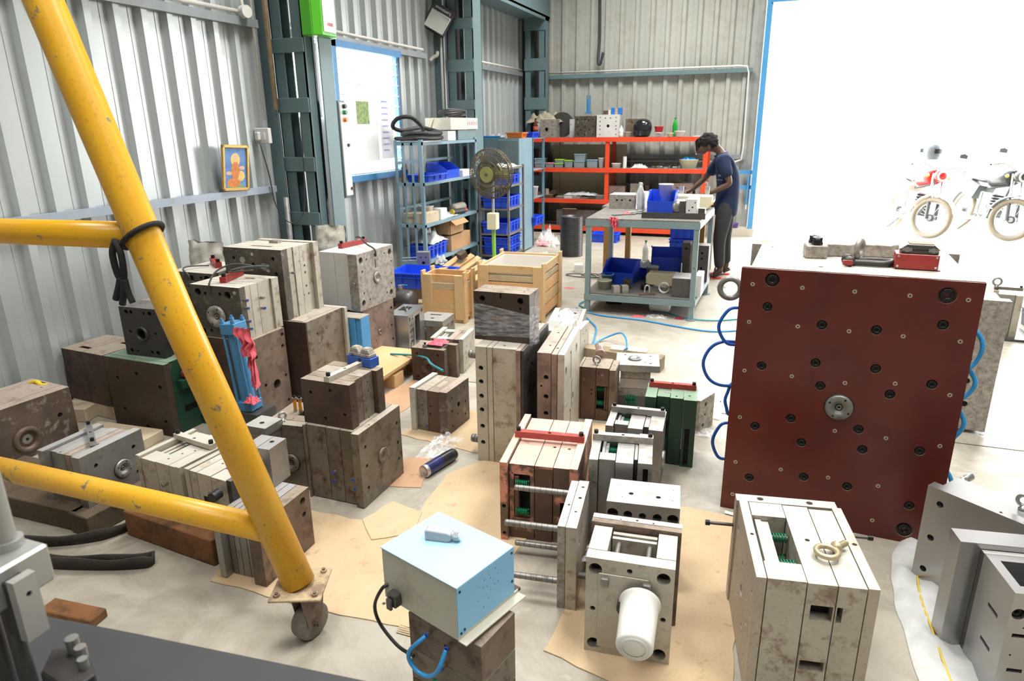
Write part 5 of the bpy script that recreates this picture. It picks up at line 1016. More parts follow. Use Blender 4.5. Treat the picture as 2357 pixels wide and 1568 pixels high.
b = B(); b.cyl((0,-.075,.065),(0,.025,.065),.007,STEEL['brown2']); b.cyl((0,-.066,.065),(0,-.053,.065),.013,STEEL['brown2'],n=6,smooth=False); b.build('axle_bolt', cs)
# black cord tied round the joint
RP = plain('black_cloth_strip', (.014,.014,.014), .85, 0, .3, 30, .4)
b = B(); c0_ = Vector((-1.785,1.551,1.325)); dx_ = Vector((-.335,-.003,1)).normalized()
ring = []
for i in range(20):
    t_ = 2*pi*i/20; a_ = Vector((0,1,0)); b_ = dx_.cross(a_).normalized(); q = c0_ + .060*(cos(t_)*b_+sin(t_)*a_); q.z += .35*(q.x-c0_.x)*1.0+.02; ring.append(q)
b.tube(ring, .0085, RP, closed=True, n=8)
b.tube(smooth([(-1.83,1.495,1.34),(-1.842,1.485,1.30),(-1.838,1.485,1.24),(-1.828,1.49,1.215),(-1.815,1.488,1.235),(-1.812,1.488,1.30),(-1.83,1.49,1.335)],5), .010, RP)
b.tube(smooth([(-1.83,1.488,1.225),(-1.845,1.486,1.19),(-1.862,1.484,1.155)],5), .011, RP); b.tube(smooth([(-1.82,1.488,1.22),(-1.826,1.486,1.18),(-1.84,1.484,1.14)],5), .010, RP); b.tube(smooth([(-1.815,1.488,1.22),(-1.808,1.486,1.18),(-1.795,1.484,1.150)],5), .009, RP)
tag(b.build('cloth_tie'), 'black cloth strip knotted round the joint of the yellow gantry', 'tie')
# ---------------------------------------------------------------- blurred bench and machine at the lower left corner
RUB = plain('dark_grey_rubber_mat', (.035,.036,.04), .6, 0, .15, 12, .1)
t = thing('machine_table', 'dark grey table top running along the bottom edge, out of focus', 'table', (0,0,.80))
b = B(); b.prism([(-1.20,.675),(-.98,.70),(-.50,.748),(-.42,.30),(-1.5,.20)], -.03, .0, RUB); b.build('table_top', t, bevel=.004)
b = B(); b.box(-1.3,-.6,.25,.62,-.8,-.03,TEAL); b.build('pedestal', t)
t = thing('press_fixture', 'blurred aluminium clamping fixture with dark shafts in the lower left corner', 'machine', (-.95,.50,.80))
AL = plain('grey_cast_aluminium', (.45,.45,.43), .35, .5)
b = B(); b.box(-.08,.045,-.045,.045,.24,.30,AL); b.build('top_block', t, bevel=.004)
b = B(); b.cyl((.0,.02,.30),(.0,.02,.62),.013,AL); b.build('upper_shaft', t)
b = B(); b.cyl((.0,.02,.30),(.0,.02,.312),.02,AL); b.build('shaft_collar', t)
for xx, yy in ((.02,-.01),(-.022,-.012),(-.06,-.01)): b = B(); b.cyl((xx,yy,0),(xx,yy,.24),.011,STEEL['slate']); b.build('lower_shaft', t)
b = B(); holed(b, (.058,.072,-.026,.004,.195,.288), {'R': [(circ(-.01,.262,.004,12),.004,BLACKHOLE,None)]}, AL); b.build('side_plate', t, bevel=.0015)
b = B(); b.box(.030,.057,-.024,.002,.195,.282,STEEL['dark']); b.build('side_plate', t, bevel=.0015)
b = B(); b.prism([(.02,.03),(.06,.045),(.10,.03),(.125,.015),(.12,-.02),(.05,-.01)], .10, .125, STEEL['dark']); b.build('lever_bracket', t, bevel=.003)
for (xx, yy, zz, r_) in ((.060,.035,.150,.009),(.082,.03,.145,.008),(.10,.018,.140,.007)): b = B(); b.cyl((xx,yy,.125),(xx,yy,zz),r_,STEEL['bright'],n=12); b.build('pivot_screw', t)
b = B(); b.box(.085,.122,-.005,.008,.10,.112,ALU); b.build('toggle_handle', t, (.012,-.02,.02), (0,.2,-.5), bevel=.003)
b = B(); b.prism([(-.09,-.06),(.10,-.05),(.09,.0),(-.09,.03)], 0, .02, AL); b.build('base', t, bevel=.004)
timber('brown timber offcut on the floor behind the dark table top', (-2.30,1.33), (-2.07,1.35), .07, .035, TIMR, name='timber_block', cat='block')
# ---------------------------------------------------------------- cardboard on the floor
CB = worn('flat_cardboard', (.48,.35,.21), (.54,.41,.26), (.32,.21,.12), .2, 2.5, 9, .85, 0, .06, .35, .15)
CBB = worn('brown_cardboard', (.40,.24,.14), (.45,.28,.17), (.27,.16,.09), .2, 3, 9, .85, 0, .06, .3)
def sheet(label, poly, z=0, t_=.004, mat=CB, name='cardboard_sheet', cat='cardboard'):
    out = []
    n_ = len(poly); random.seed(n_*7+int(poly[0][0]*100))
    for i in range(n_):
        a, c = Vector(poly[i]), Vector(poly[(i+1) % n_]); k_ = max(1, int((c-a).length/.06))
        for j in range(k_):
            p = a+(c-a)*j/k_
            out.append((p.x+(random.uniform(-.006,.006) if j else 0), p.y+(random.uniform(-.006,.006) if j else 0)))
    b = B(); b.prism(out, z, z+t_, mat); return tag(b.build(name), label, cat)
sheet('large torn cardboard spread on the floor round the caster and blue box', [(-1.87,1.66),(-1.35,1.665),(-.93,1.70),(-.84,1.95),(-.82,2.35),(-.60,2.40),(-.58,2.95),(-1.20,3.03),(-1.38,2.72),(-1.36,2.45),(-1.30,2.20),(-1.42,2.12),(-1.55,2.22),(-2.0,2.2),(-1.95,1.9)])
sheet('second layer of torn cardboard in front of the aisle mould', [(-1.55,2.22),(-1.43,2.10),(-1.28,2.20),(-1.33,2.36),(-1.50,2.40)], .0042, .004)
sheet('reddish brown cardboard scrap beside the aisle mould, torn on the aerosol side', [(-1.60,2.52),(-1.44,2.56),(-1.47,2.68),(-1.46,2.80),(-1.56,2.86),(-1.66,2.80)], 0, .0035, CBB)
sheet('clean cardboard sheet under the small rust-streaked mould', [(-1.83,3.05),(-1.35,2.98),(-1.30,3.0),(-1.31,3.47),(-1.80,3.52)])
sheet('wide flat cardboard under the bucket mould and the green spring mould', [(-.56,1.745),(-.20,1.66),(.03,1.72),(.02,2.2),(.0,2.78),(-.22,2.80),(-.44,2.75),(-.53,2.45)], 0, .0045)
sheet('cardboard strip under the rust brown mould and its neighbours', [(-.98,3.02),(-.52,3.02),(-.55,3.56),(-1.0,3.56)])
sheet('brown cardboard flap by the wooden pallet corner', [(-2.28,3.30),(-1.98,3.32),(-1.93,3.80),(-2.15,3.95)], .0, .004, CBB)
sheet('narrow white paper label on the floor by the green spring mould', [(-.06,2.80),(.0,2.79),(.0,2.815),(-.06,2.825)], 0.0046, .001, WHITE, 'paper_label', 'label')
# split edge of the corrugated board by the box
t = tag(B().build('x'), '', ''); bpy.data.objects.remove(t)
b = B()
for i in range(5): b.box(-1.06+.0*i, -.86, 1.655+.006*i, 1.66+.006*i, .003+.003*i, .0045+.003*i, CB)
tag(b.build('cardboard_edge'), 'splintered layered edge of corrugated board beside the blue box', 'cardboard')
# aerosol can
t = thing('aerosol_can', 'dark blue aerosol can lying on the floor in the aisle', 'can', (-1.448, 2.755, .033), rot=(radians(90), 0, radians(-14)))
DB = plain('dark_blue_can_print', (.02,.025,.12), .3, 0, .4, 25); BK_ = plain('can_black_print', (.015,.015,.02), .3, 0, .3, 25)
b = B(); b.lathe([(.031,-.10),(.032,-.095),(.032,.02)], BK_, 28); b.lathe([(.0322,-.02),(.0322,.07)], DB, 28); b.lathe([(.032,.02),(.032,.085)], DB, 28); b.build('body', t)
b = B(); b.lathe([(0,.096),(.024,.096),(.026,.103),(.031,.103),(.0325,.098),(.032,.085)], ALU, 28); b.build('base_rim', t)
b = B(); b.lathe([(.030,-.10),(.030,-.125),(.027,-.133),(0,-.133)], BLACK, 28); b.build('cap', t)
# ---------------------------------------------------------------- containers
def tray(label, x, y, z, rz, w_, d_, h_, mat=BLUEP, nx=3, ny=2, name='plastic_tray', cat='tray', group=None, rim=True):
    t = thing(name, label, cat, (x, y, z), radians(rz), group); k = .004; s_ = .012
    b = B(); hw, hd = w_/2, d_/2
    b.box(-hw+s_, hw-s_, -hd+s_, hd-s_, 0, k, mat)
    for sx in (-1, 1):
        a = sorted((sx*(hw-s_), sx*(hw-s_-k))); c = sorted((sx*hw, sx*(hw-k)))
        b.add([(a[0],-hd+s_,0),(a[1],-hd+s_,0),(a[1],hd-s_,0),(a[0],hd-s_,0),(c[0],-hd,h_),(c[1],-hd,h_),(c[1],hd,h_),(c[0],hd,h_)], [(0,3,2,1),(4,5,6,7),(0,1,5,4),(1,2,6,5),(2,3,7,6),(3,0,4,7)], mat)
        a = sorted((sx*(hd-s_), sx*(hd-s_-k))); c = sorted((sx*hd, sx*(hd-k)))
        b.add([(-hw+s_,a[0],0),(hw-s_,a[0],0),(hw-s_,a[1],0),(-hw+s_,a[1],0),(-hw,c[0],h_),(hw,c[0],h_),(hw,c[1],h_),(-hw,c[1],h_)], [(0,3,2,1),(4,5,6,7),(0,1,5,4),(1,2,6,5),(2,3,7,6),(3,0,4,7)], mat)
    b.build('shell', t)
    if rim:
        b = B(); e = .012
        for zz in (h_-.012, h_-.045) if h_ > .09 else (h_-.012,):
            b.box(-hw-e,hw+e,-hd-e,-hd,zz,zz+.012 if zz>h_-.02 else zz+.005,mat); b.box(-hw-e,hw+e,hd,hd+e,zz,zz+.012 if zz>h_-.02 else zz+.005,mat); b.box(-hw-e,-hw,-hd,hd,zz,zz+.012 if zz>h_-.02 else zz+.005,mat); b.box(hw,hw+e,-hd,hd,zz,zz+.012 if zz>h_-.02 else zz+.005,mat)
        b.build('rim', t)
        for i in range(1, nx+1):
            xx = -hw+w_*i/(nx+1)
            for sy in (-1, 1): b = B(); b.box(xx-.003,xx+.003,sy*hd-.010,sy*hd+.010,.02,h_-.012,mat); b.build('rib', t)
        for i in range(1, ny+1):
            yy = -hd+d_*i/(ny+1)
            for sx in (-1, 1): b = B(); b.box(sx*hw-.010,sx*hw+.010,yy-.003,yy+.003,.02,h_-.012,mat); b.build('rib', t)
    return t
def pbin(label, x, y, z, rz, w_, d_, h_, mat=BLUEP, group=None, rot=None):
    """open-front stacking bin; the front faces -y"""
    t = thing('stacking_bin', label, 'bin', (x, y, z), radians(rz), group, rot=rot); hw, hd = w_/2, d_/2; k = .005
    b = B(); b.box(-hw+.01,hw-.01,-hd+.02,hd,0,k,mat)
    side = [(-hd+.02,0),(hd,0),(hd,h_),(-hd+.09*d_/.2,h_),(-hd,h_*.55)]
    for sx in (-1, 1):
        x0, x1 = sorted((sx*hw, sx*(hw-k))); n_ = len(side)
        b.add([(x0,a,c) for a, c in side]+[(x1,a,c) for a, c in side], [tuple(range(n_)), tuple(reversed(range(n_,2*n_)))]+[(i,n_+i,n_+(i+1)%n_,(i+1)%n_) for i in range(n_)], mat)
    b.box(-hw,hw,hd-k,hd,0,h_,mat)
    b.add([(-hw+.01,-hd+.02,0),(hw-.01,-hd+.02,0),(hw,-hd,h_*.55),(-hw,-hd,h_*.55),(-hw+.01,-hd+.02+k,0),(hw-.01,-hd+.02+k,0),(hw,-hd+k,h_*.55),(-hw,-hd+k,h_*.55)], [(0,1,2,3),(7,6,5,4),(3,2,6,7)], mat)
    b.build('shell', t)
    b = B(); b.box(-hw-.006,hw+.006,hd-.002,hd+.008,h_-.012,h_,mat)
    for sx in (-1, 1): x0, x1 = sorted((sx*hw, sx*(hw+.008))); b.box(x0,x1,-hd+.09*d_/.2,hd,h_-.012,h_,mat)
    b.build('rim', t); return t
def carton(label, x, y, z, rz, w_, d_, h_, mat=CARTON, open_=False, mark=None):
    t = thing('carton', label, 'box', (x, y, z), radians(rz)); b = B()
    if open_:
        for bx in ((-w_/2,w_/2,-d_/2,-d_/2+.004,0,h_),(-w_/2,w_/2,d_/2-.004,d_/2,0,h_),(-w_/2,-w_/2+.004,-d_/2,d_/2,0,h_),(w_/2-.004,w_/2,-d_/2,d_/2,0,h_),(-w_/2,w_/2,-d_/2,d_/2,0,.004)): b.box(*bx, mat)
    else: b.box(-w_/2,w_/2,-d_/2,d_/2,0,h_,mat)
    b.build('shell', t, bevel=.002 if not open_ else 0)
    if open_:
        b = B(); b.box(0,.09,-d_/2,d_/2,0,.003,mat); b.build('flap', t, (w_/2,0,h_), (0,radians(40),0)); b = B(); b.box(-.09,0,-d_/2,d_/2,0,.003,mat); b.build('flap', t, (-w_/2,0,h_), (0,radians(-30),0))
    b = B(); b.box(-.02,.02,-d_/2-.001,-d_/2,0,h_,plain('parcel_tape',(.5,.36,.2),.3)); b.build('tape', t)
    if mark: text(mark, .04, plain('carton_ink',(.10,.06,.05),.8), T(-w_*.2, -d_/2-.0012, h_*.55, 0, pi/2), 'print', t, .0002)
    return t
def tub(label, x, y, z, r0, r1, h_, mat, name='plastic_tub', cat='tub', lid=None, n=24, wall=.003, rot=None):
    t = thing(name, label, cat, (x, y, z), 0, None, rot=rot); b = B()
    b.lathe([(0,0),(r0,0),(r1,h_),(r1+.004,h_),(r1+.004,h_-.006),(r1,h_-.008)], mat, n); b.lathe([(r1-wall,h_),(r0-wall,wall),(0,wall)], mat, n); b.build('wall', t)
    if lid: b = B(); b.lathe([(0,h_+.006),(r1+.004,h_+.006),(r1+.006,h_-.004)], lid, n); b.build('lid', t)
    return t
def bottle(label, x, y, z, r, h_, mat, cap, cat='bottle', band=None, rot=None, sc=1):
    t = thing('bottle', label, cat, (x, y, z), rot=rot); b = B()
    b.lathe([(0,0),(r*.8,0),(r,.06*h_),(r,.25*h_),(r*.93,.32*h_),(r,.4*h_),(r,.6*h_),(r*.55,.8*h_),(r*.33,.88*h_),(r*.33,.94*h_),(0,.94*h_)], mat, 20); b.build('body', t)
    b = B(); b.cyl((0,0,.93*h_),(0,0,h_),r*.4,cap,n=16); b.build('cap', t)
    if band: b = B(); b.lathe([(r*1.01,.42*h_),(r*1.01,.58*h_)], band, 20); b.build('label_band', t)
    return t
def block(label, x0, x1, y0, y1, z0, z1, mat, name='steel_block', cat='block', holes=None, rz=0):
    w_, d_, h_ = x1-x0, y1-y0, z1-z0; b = B()
    hs = {}
    for f, u, v, r in (holes or ()):
        ia, ib = FACES[f][:2]; lo = (-w_/2,-d_/2,0); sz = (w_,d_,h_); hs.setdefault(f, []).append((circ(lo[ia]+u*sz[ia], lo[ib]+v*sz[ib], r, 12), r*1.5, BLACKHOLE, None))
    holed(b, (-w_/2,w_/2,-d_/2,d_/2,0,h_), hs, mat); return tag(b.build(name, None, ((x0+x1)/2,(y0+y1)/2,z0), radians(rz), bevel=.002), label, cat)
# ---------------------------------------------------------------- wooden crates
def crate(label, x, y, rz, w_, d_, h_, rows, mat, liner=False, posts=True):
    t = thing('wooden_crate', label, 'crate', (x, y, 0), radians(rz)); hw, hd = w_/2, d_/2
    def pl(x0,x1,y0,y1,z0,z1,nm='plank',mt=mat):
        b = B(); b.box(x0,x1,y0,y1,z0,z1,mt); b.build(nm, t, bevel=.002)
    for z0, z1, mt in rows:
        pl(-hw,hw,-hd,-hd+.018,z0,z1,mt=mt); pl(-hw,hw,hd-.018,hd,z0,z1,mt=mt); pl(-hw,-hw+.018,-hd+.018,hd-.018,z0,z1,mt=mt); pl(hw-.018,hw,-hd+.018,hd-.018,z0,z1,mt=mt)
    for xx in (-hw-.002, hw-.078): pl(xx,xx+.08,-hd-.018,-hd,.03,h_,'corner_post')
    for yy in (-hd-.018, hd-.06): pl(hw,hw+.02,yy,yy+.07,.0,h_+.03,'corner_post')
    for yy in (-hd-.018, hd-.06): pl(-hw-.02,-hw,yy,yy+.07,.0,h_+.03,'corner_post')
    pl(-hw,hw,-hd,hd,.05,.065,'floor_board'); pl(-hw,hw,-hd,-hd+.08,0,.05,'runner'); pl(-hw,hw,hd-.08,hd,0,.05,'runner')
    if liner:
        for bx in ((-hw+.018,hw-.018,hd-.03,hd-.019,.07,h_-.02),(-hw+.018,-hw+.03,-hd+.02,hd-.03,.07,h_-.02),(hw-.03,hw-.018,-hd+.02,hd-.03,.07,h_-.02),(-hw+.018,hw-.018,-hd+.018,-hd+.028,.07,h_-.06)): pl(*bx,'foam_liner',WHITE)
    return t
PINE2 = worn('grey_pine', (.45,.33,.18), (.52,.4,.24), (.3,.24,.16), .25, 3, 7, .75, 0, .12, .3)
PINE3 = worn('orange_pine', (.62,.33,.13), (.68,.40,.18), (.42,.22,.09), .15, 3, 7, .7, 0, .12, .2)
crate('small open pine crate in front of the blue tray', -2.615, 5.36, 2.8, .37, .24, .425, [(.03,.12,PINE3),(.12,.17,PINE),(.17,.29,PINE3),(.29,.35,PINE2),(.375,.425,PINE3)], PINE)
crate('large pine crate lined with white foam behind the wrapped mould', -2.07, 5.76, 3, .56, .66, .50, [(.04,.13,PINE3),(.14,.24,PINE),(.25,.35,PINE3),(.36,.41,PINE2),(.43,.50,PINE)], PINE, liner=True)
tray('long bright blue plastic tray beside the small pine crate', -3.05, 5.72, .20, 3, .56, .40, .15, nx=3)
block('grey wooden bearer under the long blue tray', -3.30, -2.84, 5.60, 5.70, .111, .199, PINE2, 'timber_block')
tt = thing('pallet', 'pine pallet under the cylindrical motor and the long blue tray', 'pallet', (-3.02, 5.45, 0))
for i in range(5): b = B(); b.box(-.35,.19,-.45+.2*i,-.33+.2*i,.09,.11,PINE2); b.build('plank', tt)
for xx in (-.3,-.07,.15): b = B(); b.box(xx-.04,xx+.04,-.45,.47,0,.09,PINE2); b.build('stringer', tt)
block('small square steel block on the pine pallet beside the motor', -3.20, -3.06, 5.0, 5.1, .1105, .30, STEEL['brown2'])
t = thing('gear_motor', 'dark cylindrical motor with a blue lever on the pine pallet', 'motor', (-2.93, 5.12, .204), radians(-5))
b = B(); b.lathe([(0,-.09),(.06,-.09),(.085,-.05),(.092,0),(.088,.07),(.06,.1),(0,.1)], STEEL['slate'], 24, T(0,0,0,0,0,pi/2)); b.build('housing', t)
b = B(); b.lathe([(0,-.14),(.05,-.14),(.07,-.13),(.07,-.105),(.04,-.09)], STEEL['dark'], 24, T(0,0,0,0,0,pi/2)); b.build('end_bell', t)
b = B(); b.cyl((-.04,0,.07),(-.04,0,.13),.018,ALU); b.cyl((-.06,0,.12),(-.01,0,.13),.010,ALU); b.box(-.03,.03,-.006,.006,.13,.137,BLUEL); b.build('valve_lever', t)
# pile of broken crate timbers
t = thing('broken_crate', 'broken pale crate sides leaning behind the small crate', 'crate', (-2.78, 6.05, .0))
for k_, (x0, z0, ang, ln) in enumerate(((-.10,.30,25,.30),(-.02,.28,28,.34),(.05,.26,25,.34),(.14,.24,30,.30),(.24,.22,22,.28))):
    b = B(); b.box(-.035,.035,-ln/2,ln/2,-.01,.01,PINE); b.build('plank', t, (x0,-.05,z0+.08), (radians(28),radians(ang*.5),radians(-30)))
b = B(); b.box(-.04,.04,-.04,.04,0,.06,TIM); b.build('foot_block', t, (.0,-.02,.43), (radians(25),radians(10),radians(-30)))
for xx in (-.12,.2): b = B(); b.box(-.03,.03,-.03,.03,0,.36,PINE2); b.build('leg', t, (xx,.0,0))
tag(B().box(-.16,.16,-.12,.12,0,.02,BLUEL).build('flat_cover', None, (-2.82,6.30,.33), (0,.1,.2)), 'flat light blue cover tucked behind the broken crate', 'cover')
block('cut pale board under the blue lid by the rack', -3.0,-2.66,6.2,6.42,.0,.325,PINE2,'timber_block')
m = Mold('small steel plate mould with long pins standing by the near end of the blue rack', -3.18, 5.98, 20, .115, (.12,.09,.36), 'y', [(1,0,0,0,'steel'),(1,0,0,0,'bright')], [('F',.3,.85,.008),('F',.7,.85,.008),('F',.5,.7,.016),('F',.3,.6,.008)])
for zz in (.30,.27): b = B(); b.cyl((-.06,0,zz),(-.22,.02,zz-.01),.006,STEEL['bright']); b.build('pin', m.o)
block('pale dusty block under the small plate mould by the rack', -3.34,-3.02,5.90,6.12,.0,.114,PINEL,'timber_block')
# ---------------------------------------------------------------- pale blue rack
rk = thing('steel_rack', 'pale blue angle-iron rack of four shelves along the window wall', 'rack', (-3.56, 7.17, 0))
for sx in (-1, 1):
    for sy in (-1, 1):
        b = B(); x0, x1 = sorted((sx*.16, sx*.125)); b.box(x0,x1,sy*.71-.003,sy*.71+.003,0,1.53,TEALL); x0, x1 = sorted((sx*.16,sx*.157)); b.box(x0,x1,*sorted((sy*.71,sy*.675)),0,1.53,TEALL); b.build('leg', rk)
for zz in (.26,.655,1.09,1.50):
    b = B(); b.box(-.155,.155,-.705,.705,zz,zz+.004,TEALL); b.box(.155,.160,-.71,.71,zz-.026,zz+.006,TEALL); b.box(-.160,-.155,-.71,.71,zz-.026,zz+.006,TEALL); b.box(-.16,.16,-.712,-.706,zz-.026,zz+.006,TEALL); b.box(-.16,.16,.706,.712,zz-.026,zz+.006,TEALL); b.build('shelf', rk)
for sy in (-1, 1):
    for xx in (-.055,.045): b = B(); b.box(xx-.012,xx+.012,sy*.71-.002,sy*.71+.006,.26,1.5,TEALL); b.build('side_bar', rk)
for zz in (.80,1.28): b = B(); b.box(-.157,-.152,-.7,.7,zz,zz+.03,TEALL); b.build('back_rail', rk)
t = tag(B().tube(smooth([(-3.72,6.50,1.54),(-3.45,6.47,1.54),(-3.36,6.75,1.54),(-3.45,7.02,1.545),(-3.66,7.02,1.545),(-3.74,6.75,1.56),(-3.60,6.48,1.585),(-3.40,6.55,1.59),(-3.37,6.85,1.59),(-3.52,7.04,1.61),(-3.66,6.98,1.65),(-3.60,6.85,1.65),(-3.70,6.62,1.62),(-3.74,6.50,1.66),(-3.68,6.50,1.74),(-3.56,6.56,1.75),(-3.50,6.66,1.67),(-3.52,6.74,1.60)],7), .022, BLACK, n=10).build('thick_hose'), 'thick black hose coiled on top of the near end of the blue rack', 'hose')
b = B(); b.box(-.17,.17,-.2,.2,0,.006,WHITE); tag(b.build('cloth_pad', None, (-3.55,6.68,1.507)), 'white cloth pad under the thick black hose', 'cloth')
t = thing('controller_unit', 'cream multi-zone controller case on top of the blue rack, cables coiled on it', 'controller', (-3.56, 7.62, 1.62), 0)
CC = plain('cream_case', (.62,.60,.50), .5, vary=.05)
b = B(); b.box(-.17,.15,-.42,.34,0,.13,CC); b.build('case', t, bevel=.003)
for i in range(6):
    b = B(); b.box(.15,.154,.03+.05*i,.072+.05*i,.01,.12,WHITE); b.build('module_panel', t); b = B(); b.box(.154,.156,.042+.05*i,.055+.05*i,.05,.09,plain('red_leds',(.5,.05,.05),.4)); b.build('indicator', t)
tag(B().box(-.12,.14,-.25,.28,0,.108,TEAL).build('grey_steel_box', None, (-3.56,7.66,1.508)), 'dark grey steel box under the cream controller', 'box')
tag(B().box(-.10,.12,-.10,.10,0,.10,WHITE).build('white_roll_box', None, (-3.53,7.22,1.508)), 'white packet with a green end beside the grey steel box on the rack', 'box')
random.seed(4); pts = []
for i in range(46):
    a_ = i*.62; pts.append((-3.55+(.11+.02*sin(i*1.7))*cos(a_), 7.55+(.27+.03*cos(i*1.3))*sin(a_), 1.775+.0015*i+.012*sin(a_*.5+i)))
tag(B().tube(smooth(pts,4), .010, CABLE, n=6).build('cable_coil'), 'coil of grey black cables heaped on the cream controller', 'cable')
pipe('cream cable trailing down the back of the blue rack', [(-3.62,7.2,1.75),(-3.70,7.15,1.5),(-3.66,7.0,1.25),(-3.74,6.9,1.0)], .010, CREAMP, 'cable', 'cable', 6)
tray('shallow blue tray of parts on the second shelf of the blue rack', -3.52, 6.78, 1.096, 0, .26, .42, .075, nx=1, ny=2)
pbin('large blue bin tipped over behind the shallow tray on the blue rack', -3.55, 7.25, 1.096, 90, .34, .26, .17)
tag(B().box(-.1,.1,-.16,.16,0,.07,WHITE).build('white_carton', None, (-3.50,7.62,1.096)), 'plain white carton at the far end of the second rack shelf', 'box')
for i, yy in enumerate((6.50, 6.56)): tag(B().box(-.02,.02,-.008,.008,0,.20,TIMR).build('wood_strip', None, (-3.66+.17*i,yy,1.096), (0,radians(8),0)), ['left','right'][i]+' brown wood strip standing in the near end of the second rack shelf', 'stick')
carton('long low carton with printed marks on the third shelf of the blue rack', -3.56, 6.68, .661, 0, .28, .30, .11, PINEL, mark='NHKK')
tub('squat white tub on the low carton of the blue rack', -3.55, 6.80, .772, .06, .075, .05, WHITE)
tag(B().box(-.07,.07,-.08,.08,0,.12,WHITE).build('white_carton', None, (-3.50,6.98,.661)), 'small white carton beside the low printed carton on the blue rack', 'box')
rag('grey crumpled plastic bags on the third shelf of the blue rack', (-3.54,7.25,.661), .25, .34, .06, 21, mat=plain('grey_poly_bag',(.5,.52,.54),.35), name='plastic_bag', cat='bag')
t = thing('cushion', 'grey padded roll with black and orange power tools at the far end of the rack', 'roll', (-3.54,7.58,.72))
b = B(); b.lathe([(0,-.16),(.05,-.16),(.055,-.12),(.055,.12),(.05,.16),(0,.16)], plain('grey_fabric',(.35,.32,.26),.9), 20, T(0,0,0,0,pi/2)); b.build('roll', t)
t = thing('power_tool', 'black power tool with yellow and orange trim on the third rack shelf', 'power tool', (-3.44,7.42,.70), radians(75))
b = B(); b.cyl((-.13,0,0),(.08,0,0),.032,BLACK); b.build('motor_body', t); b = B(); b.cyl((.08,0,0),(.13,0,0),.025,REDP); b.build('nose', t); b = B(); b.cyl((-.14,0,0),(-.13,0,0),.034,plain('yellow_trim',(.6,.5,.03),.4)); b.build('collar', t)
carton('open brown carton on the bottom shelf of the blue rack, upper one', -3.55, 7.28, .46, 0, .27, .36, .17, open_=True, mark='NASER')
carton('wide brown carton on the bottom shelf of the blue rack, lower one', -3.55, 7.38, .266, 0, .27, .54, .18, mark='FRAGILE')
rag('white plastic bags heaped on the blue tray at the bottom of the rack', (-3.56,6.85,.42), .30, .40, .22, 31, mat=plain('white_poly_bag',(.68,.69,.69),.35), name='plastic_bag', cat='bag')
tray('blue tray of clear bags at the bottom near end of the blue rack', -3.56, 6.80, .266, 0, .25, .48, .15, nx=1, ny=4)
rag('clear bag hanging over the edge of the bottom blue tray', (-3.40,6.75,.20), .16, .2, .16, 33, mat=GLASSY, name='plastic_bag', cat='bag')
# ---------------------------------------------------------------- pedestal fan
f = thing('pedestal_fan', 'pedestal fan with a wire cage, cream control box and green post', 'fan', (-2.86, 7.05, 0))
GR2 = plain('lime_green_post', (.25,.55,.06), .4); CAGE = plain('tarnished_cage_wire', (.12,.095,.06), .45, .4)
b = B(); b.lathe([(0,.03),(.06,.03),(.20,.01),(.21,0),(0,0)], STEEL['dark'], 28); b.build('base', f)
b = B(); b.cyl((0,0,.02),(0,0,.55),.022,GR2); b.build('post', f); b = B(); b.cyl((0,0,.55),(0,0,1.12),.014,ALU); b.build('extension_tube', f)
b = B(); b.box(-.055,.055,-.06,.04,.56,.74,CREAMP); b.build('control_box', f, bevel=.006)
hd_ = thing('head', 'x', 'x'); 
for k_ in ('label','category'): del hd_[k_]
hd_.parent = f; hd_.location = (0,-.04,1.165); hd_.rotation_euler = (radians(4),0,radians(-12))
b = B()
for rr, yy in ((.265,0),(.262,-.03),(.262,.03),(.20,-.065),(.20,.06),(.10,-.08),(.14,-.076)): b.tube([(rr*cos(2*pi*i/40), yy, rr*sin(2*pi*i/40)) for i in range(40)], .0055, CAGE, n=6, closed=True)
b.build('cage_rings', hd_)
b = B()
for i in range(72):
    t_ = 2*pi*i/72; b.tube([(rr*cos(t_), yy, rr*sin(t_)) for rr, yy in ((.085,-.08),(.2,-.066),(.262,-.03),(.265,0))], .0030, CAGE, n=4)
    if i % 2: b.tube([(rr*cos(t_), yy, rr*sin(t_)) for rr, yy in ((.08,.07),(.2,.062),(.262,.03),(.265,0))], .0030, CAGE, n=4)
o = b.build('cage_wires', hd_); o['kind'] = 'stuff'
OLV = plain('olive_hub_enamel', (.28,.28,.08), .4, vary=.15)
b = B(); b.lathe([(0,-.088),(.02,-.09),(.075,-.086),(.085,-.078),(.085,-.074)], OLV, 28, T(0,0,0,0,pi/2) @ T()); 
b.v = [(x, y, z) for x, y, z in b.v]; b.build('hub_plate', hd_, (0,-.165,0)).location = (0,0,0)
b = B(); b.cyl((0,-.095,0),(0,-.078,0),.085,OLV,n=28); b.cyl((0,-.10,0),(0,-.095,0),.018,CAGE); b.build('hub_badge', hd_)
for i in range(3): t_ = pi/2+i*2*pi/3+.5; b = B(); b.tube([(.05*cos(t_),-.09,.05*sin(t_)),(.265*cos(t_),-.02,.265*sin(t_))], .007, OLV, n=6); b.build('cage_arm', hd_)
for i in range(3):
    b = B(); t0_ = i*2*pi/3; vs = []
    for j in range(6):
        rr = .04+.2*j/5; wd = .25+.35*sin(pi*j/5*.8+.3)
        for s_ in (-1,1): vs.append((rr*cos(t0_+s_*wd*.5), -.01+s_*.02, rr*sin(t0_+s_*wd*.5)))
    b.add(vs, [(2*j,2*j+1,2*j+3,2*j+2) for j in range(5)], OLV, True); b.build('blade', hd_)
b = B(); b.cyl((0,.05,0),(0,.17,0),.06,OLV,r1=.045,n=20); b.build('motor', hd_)
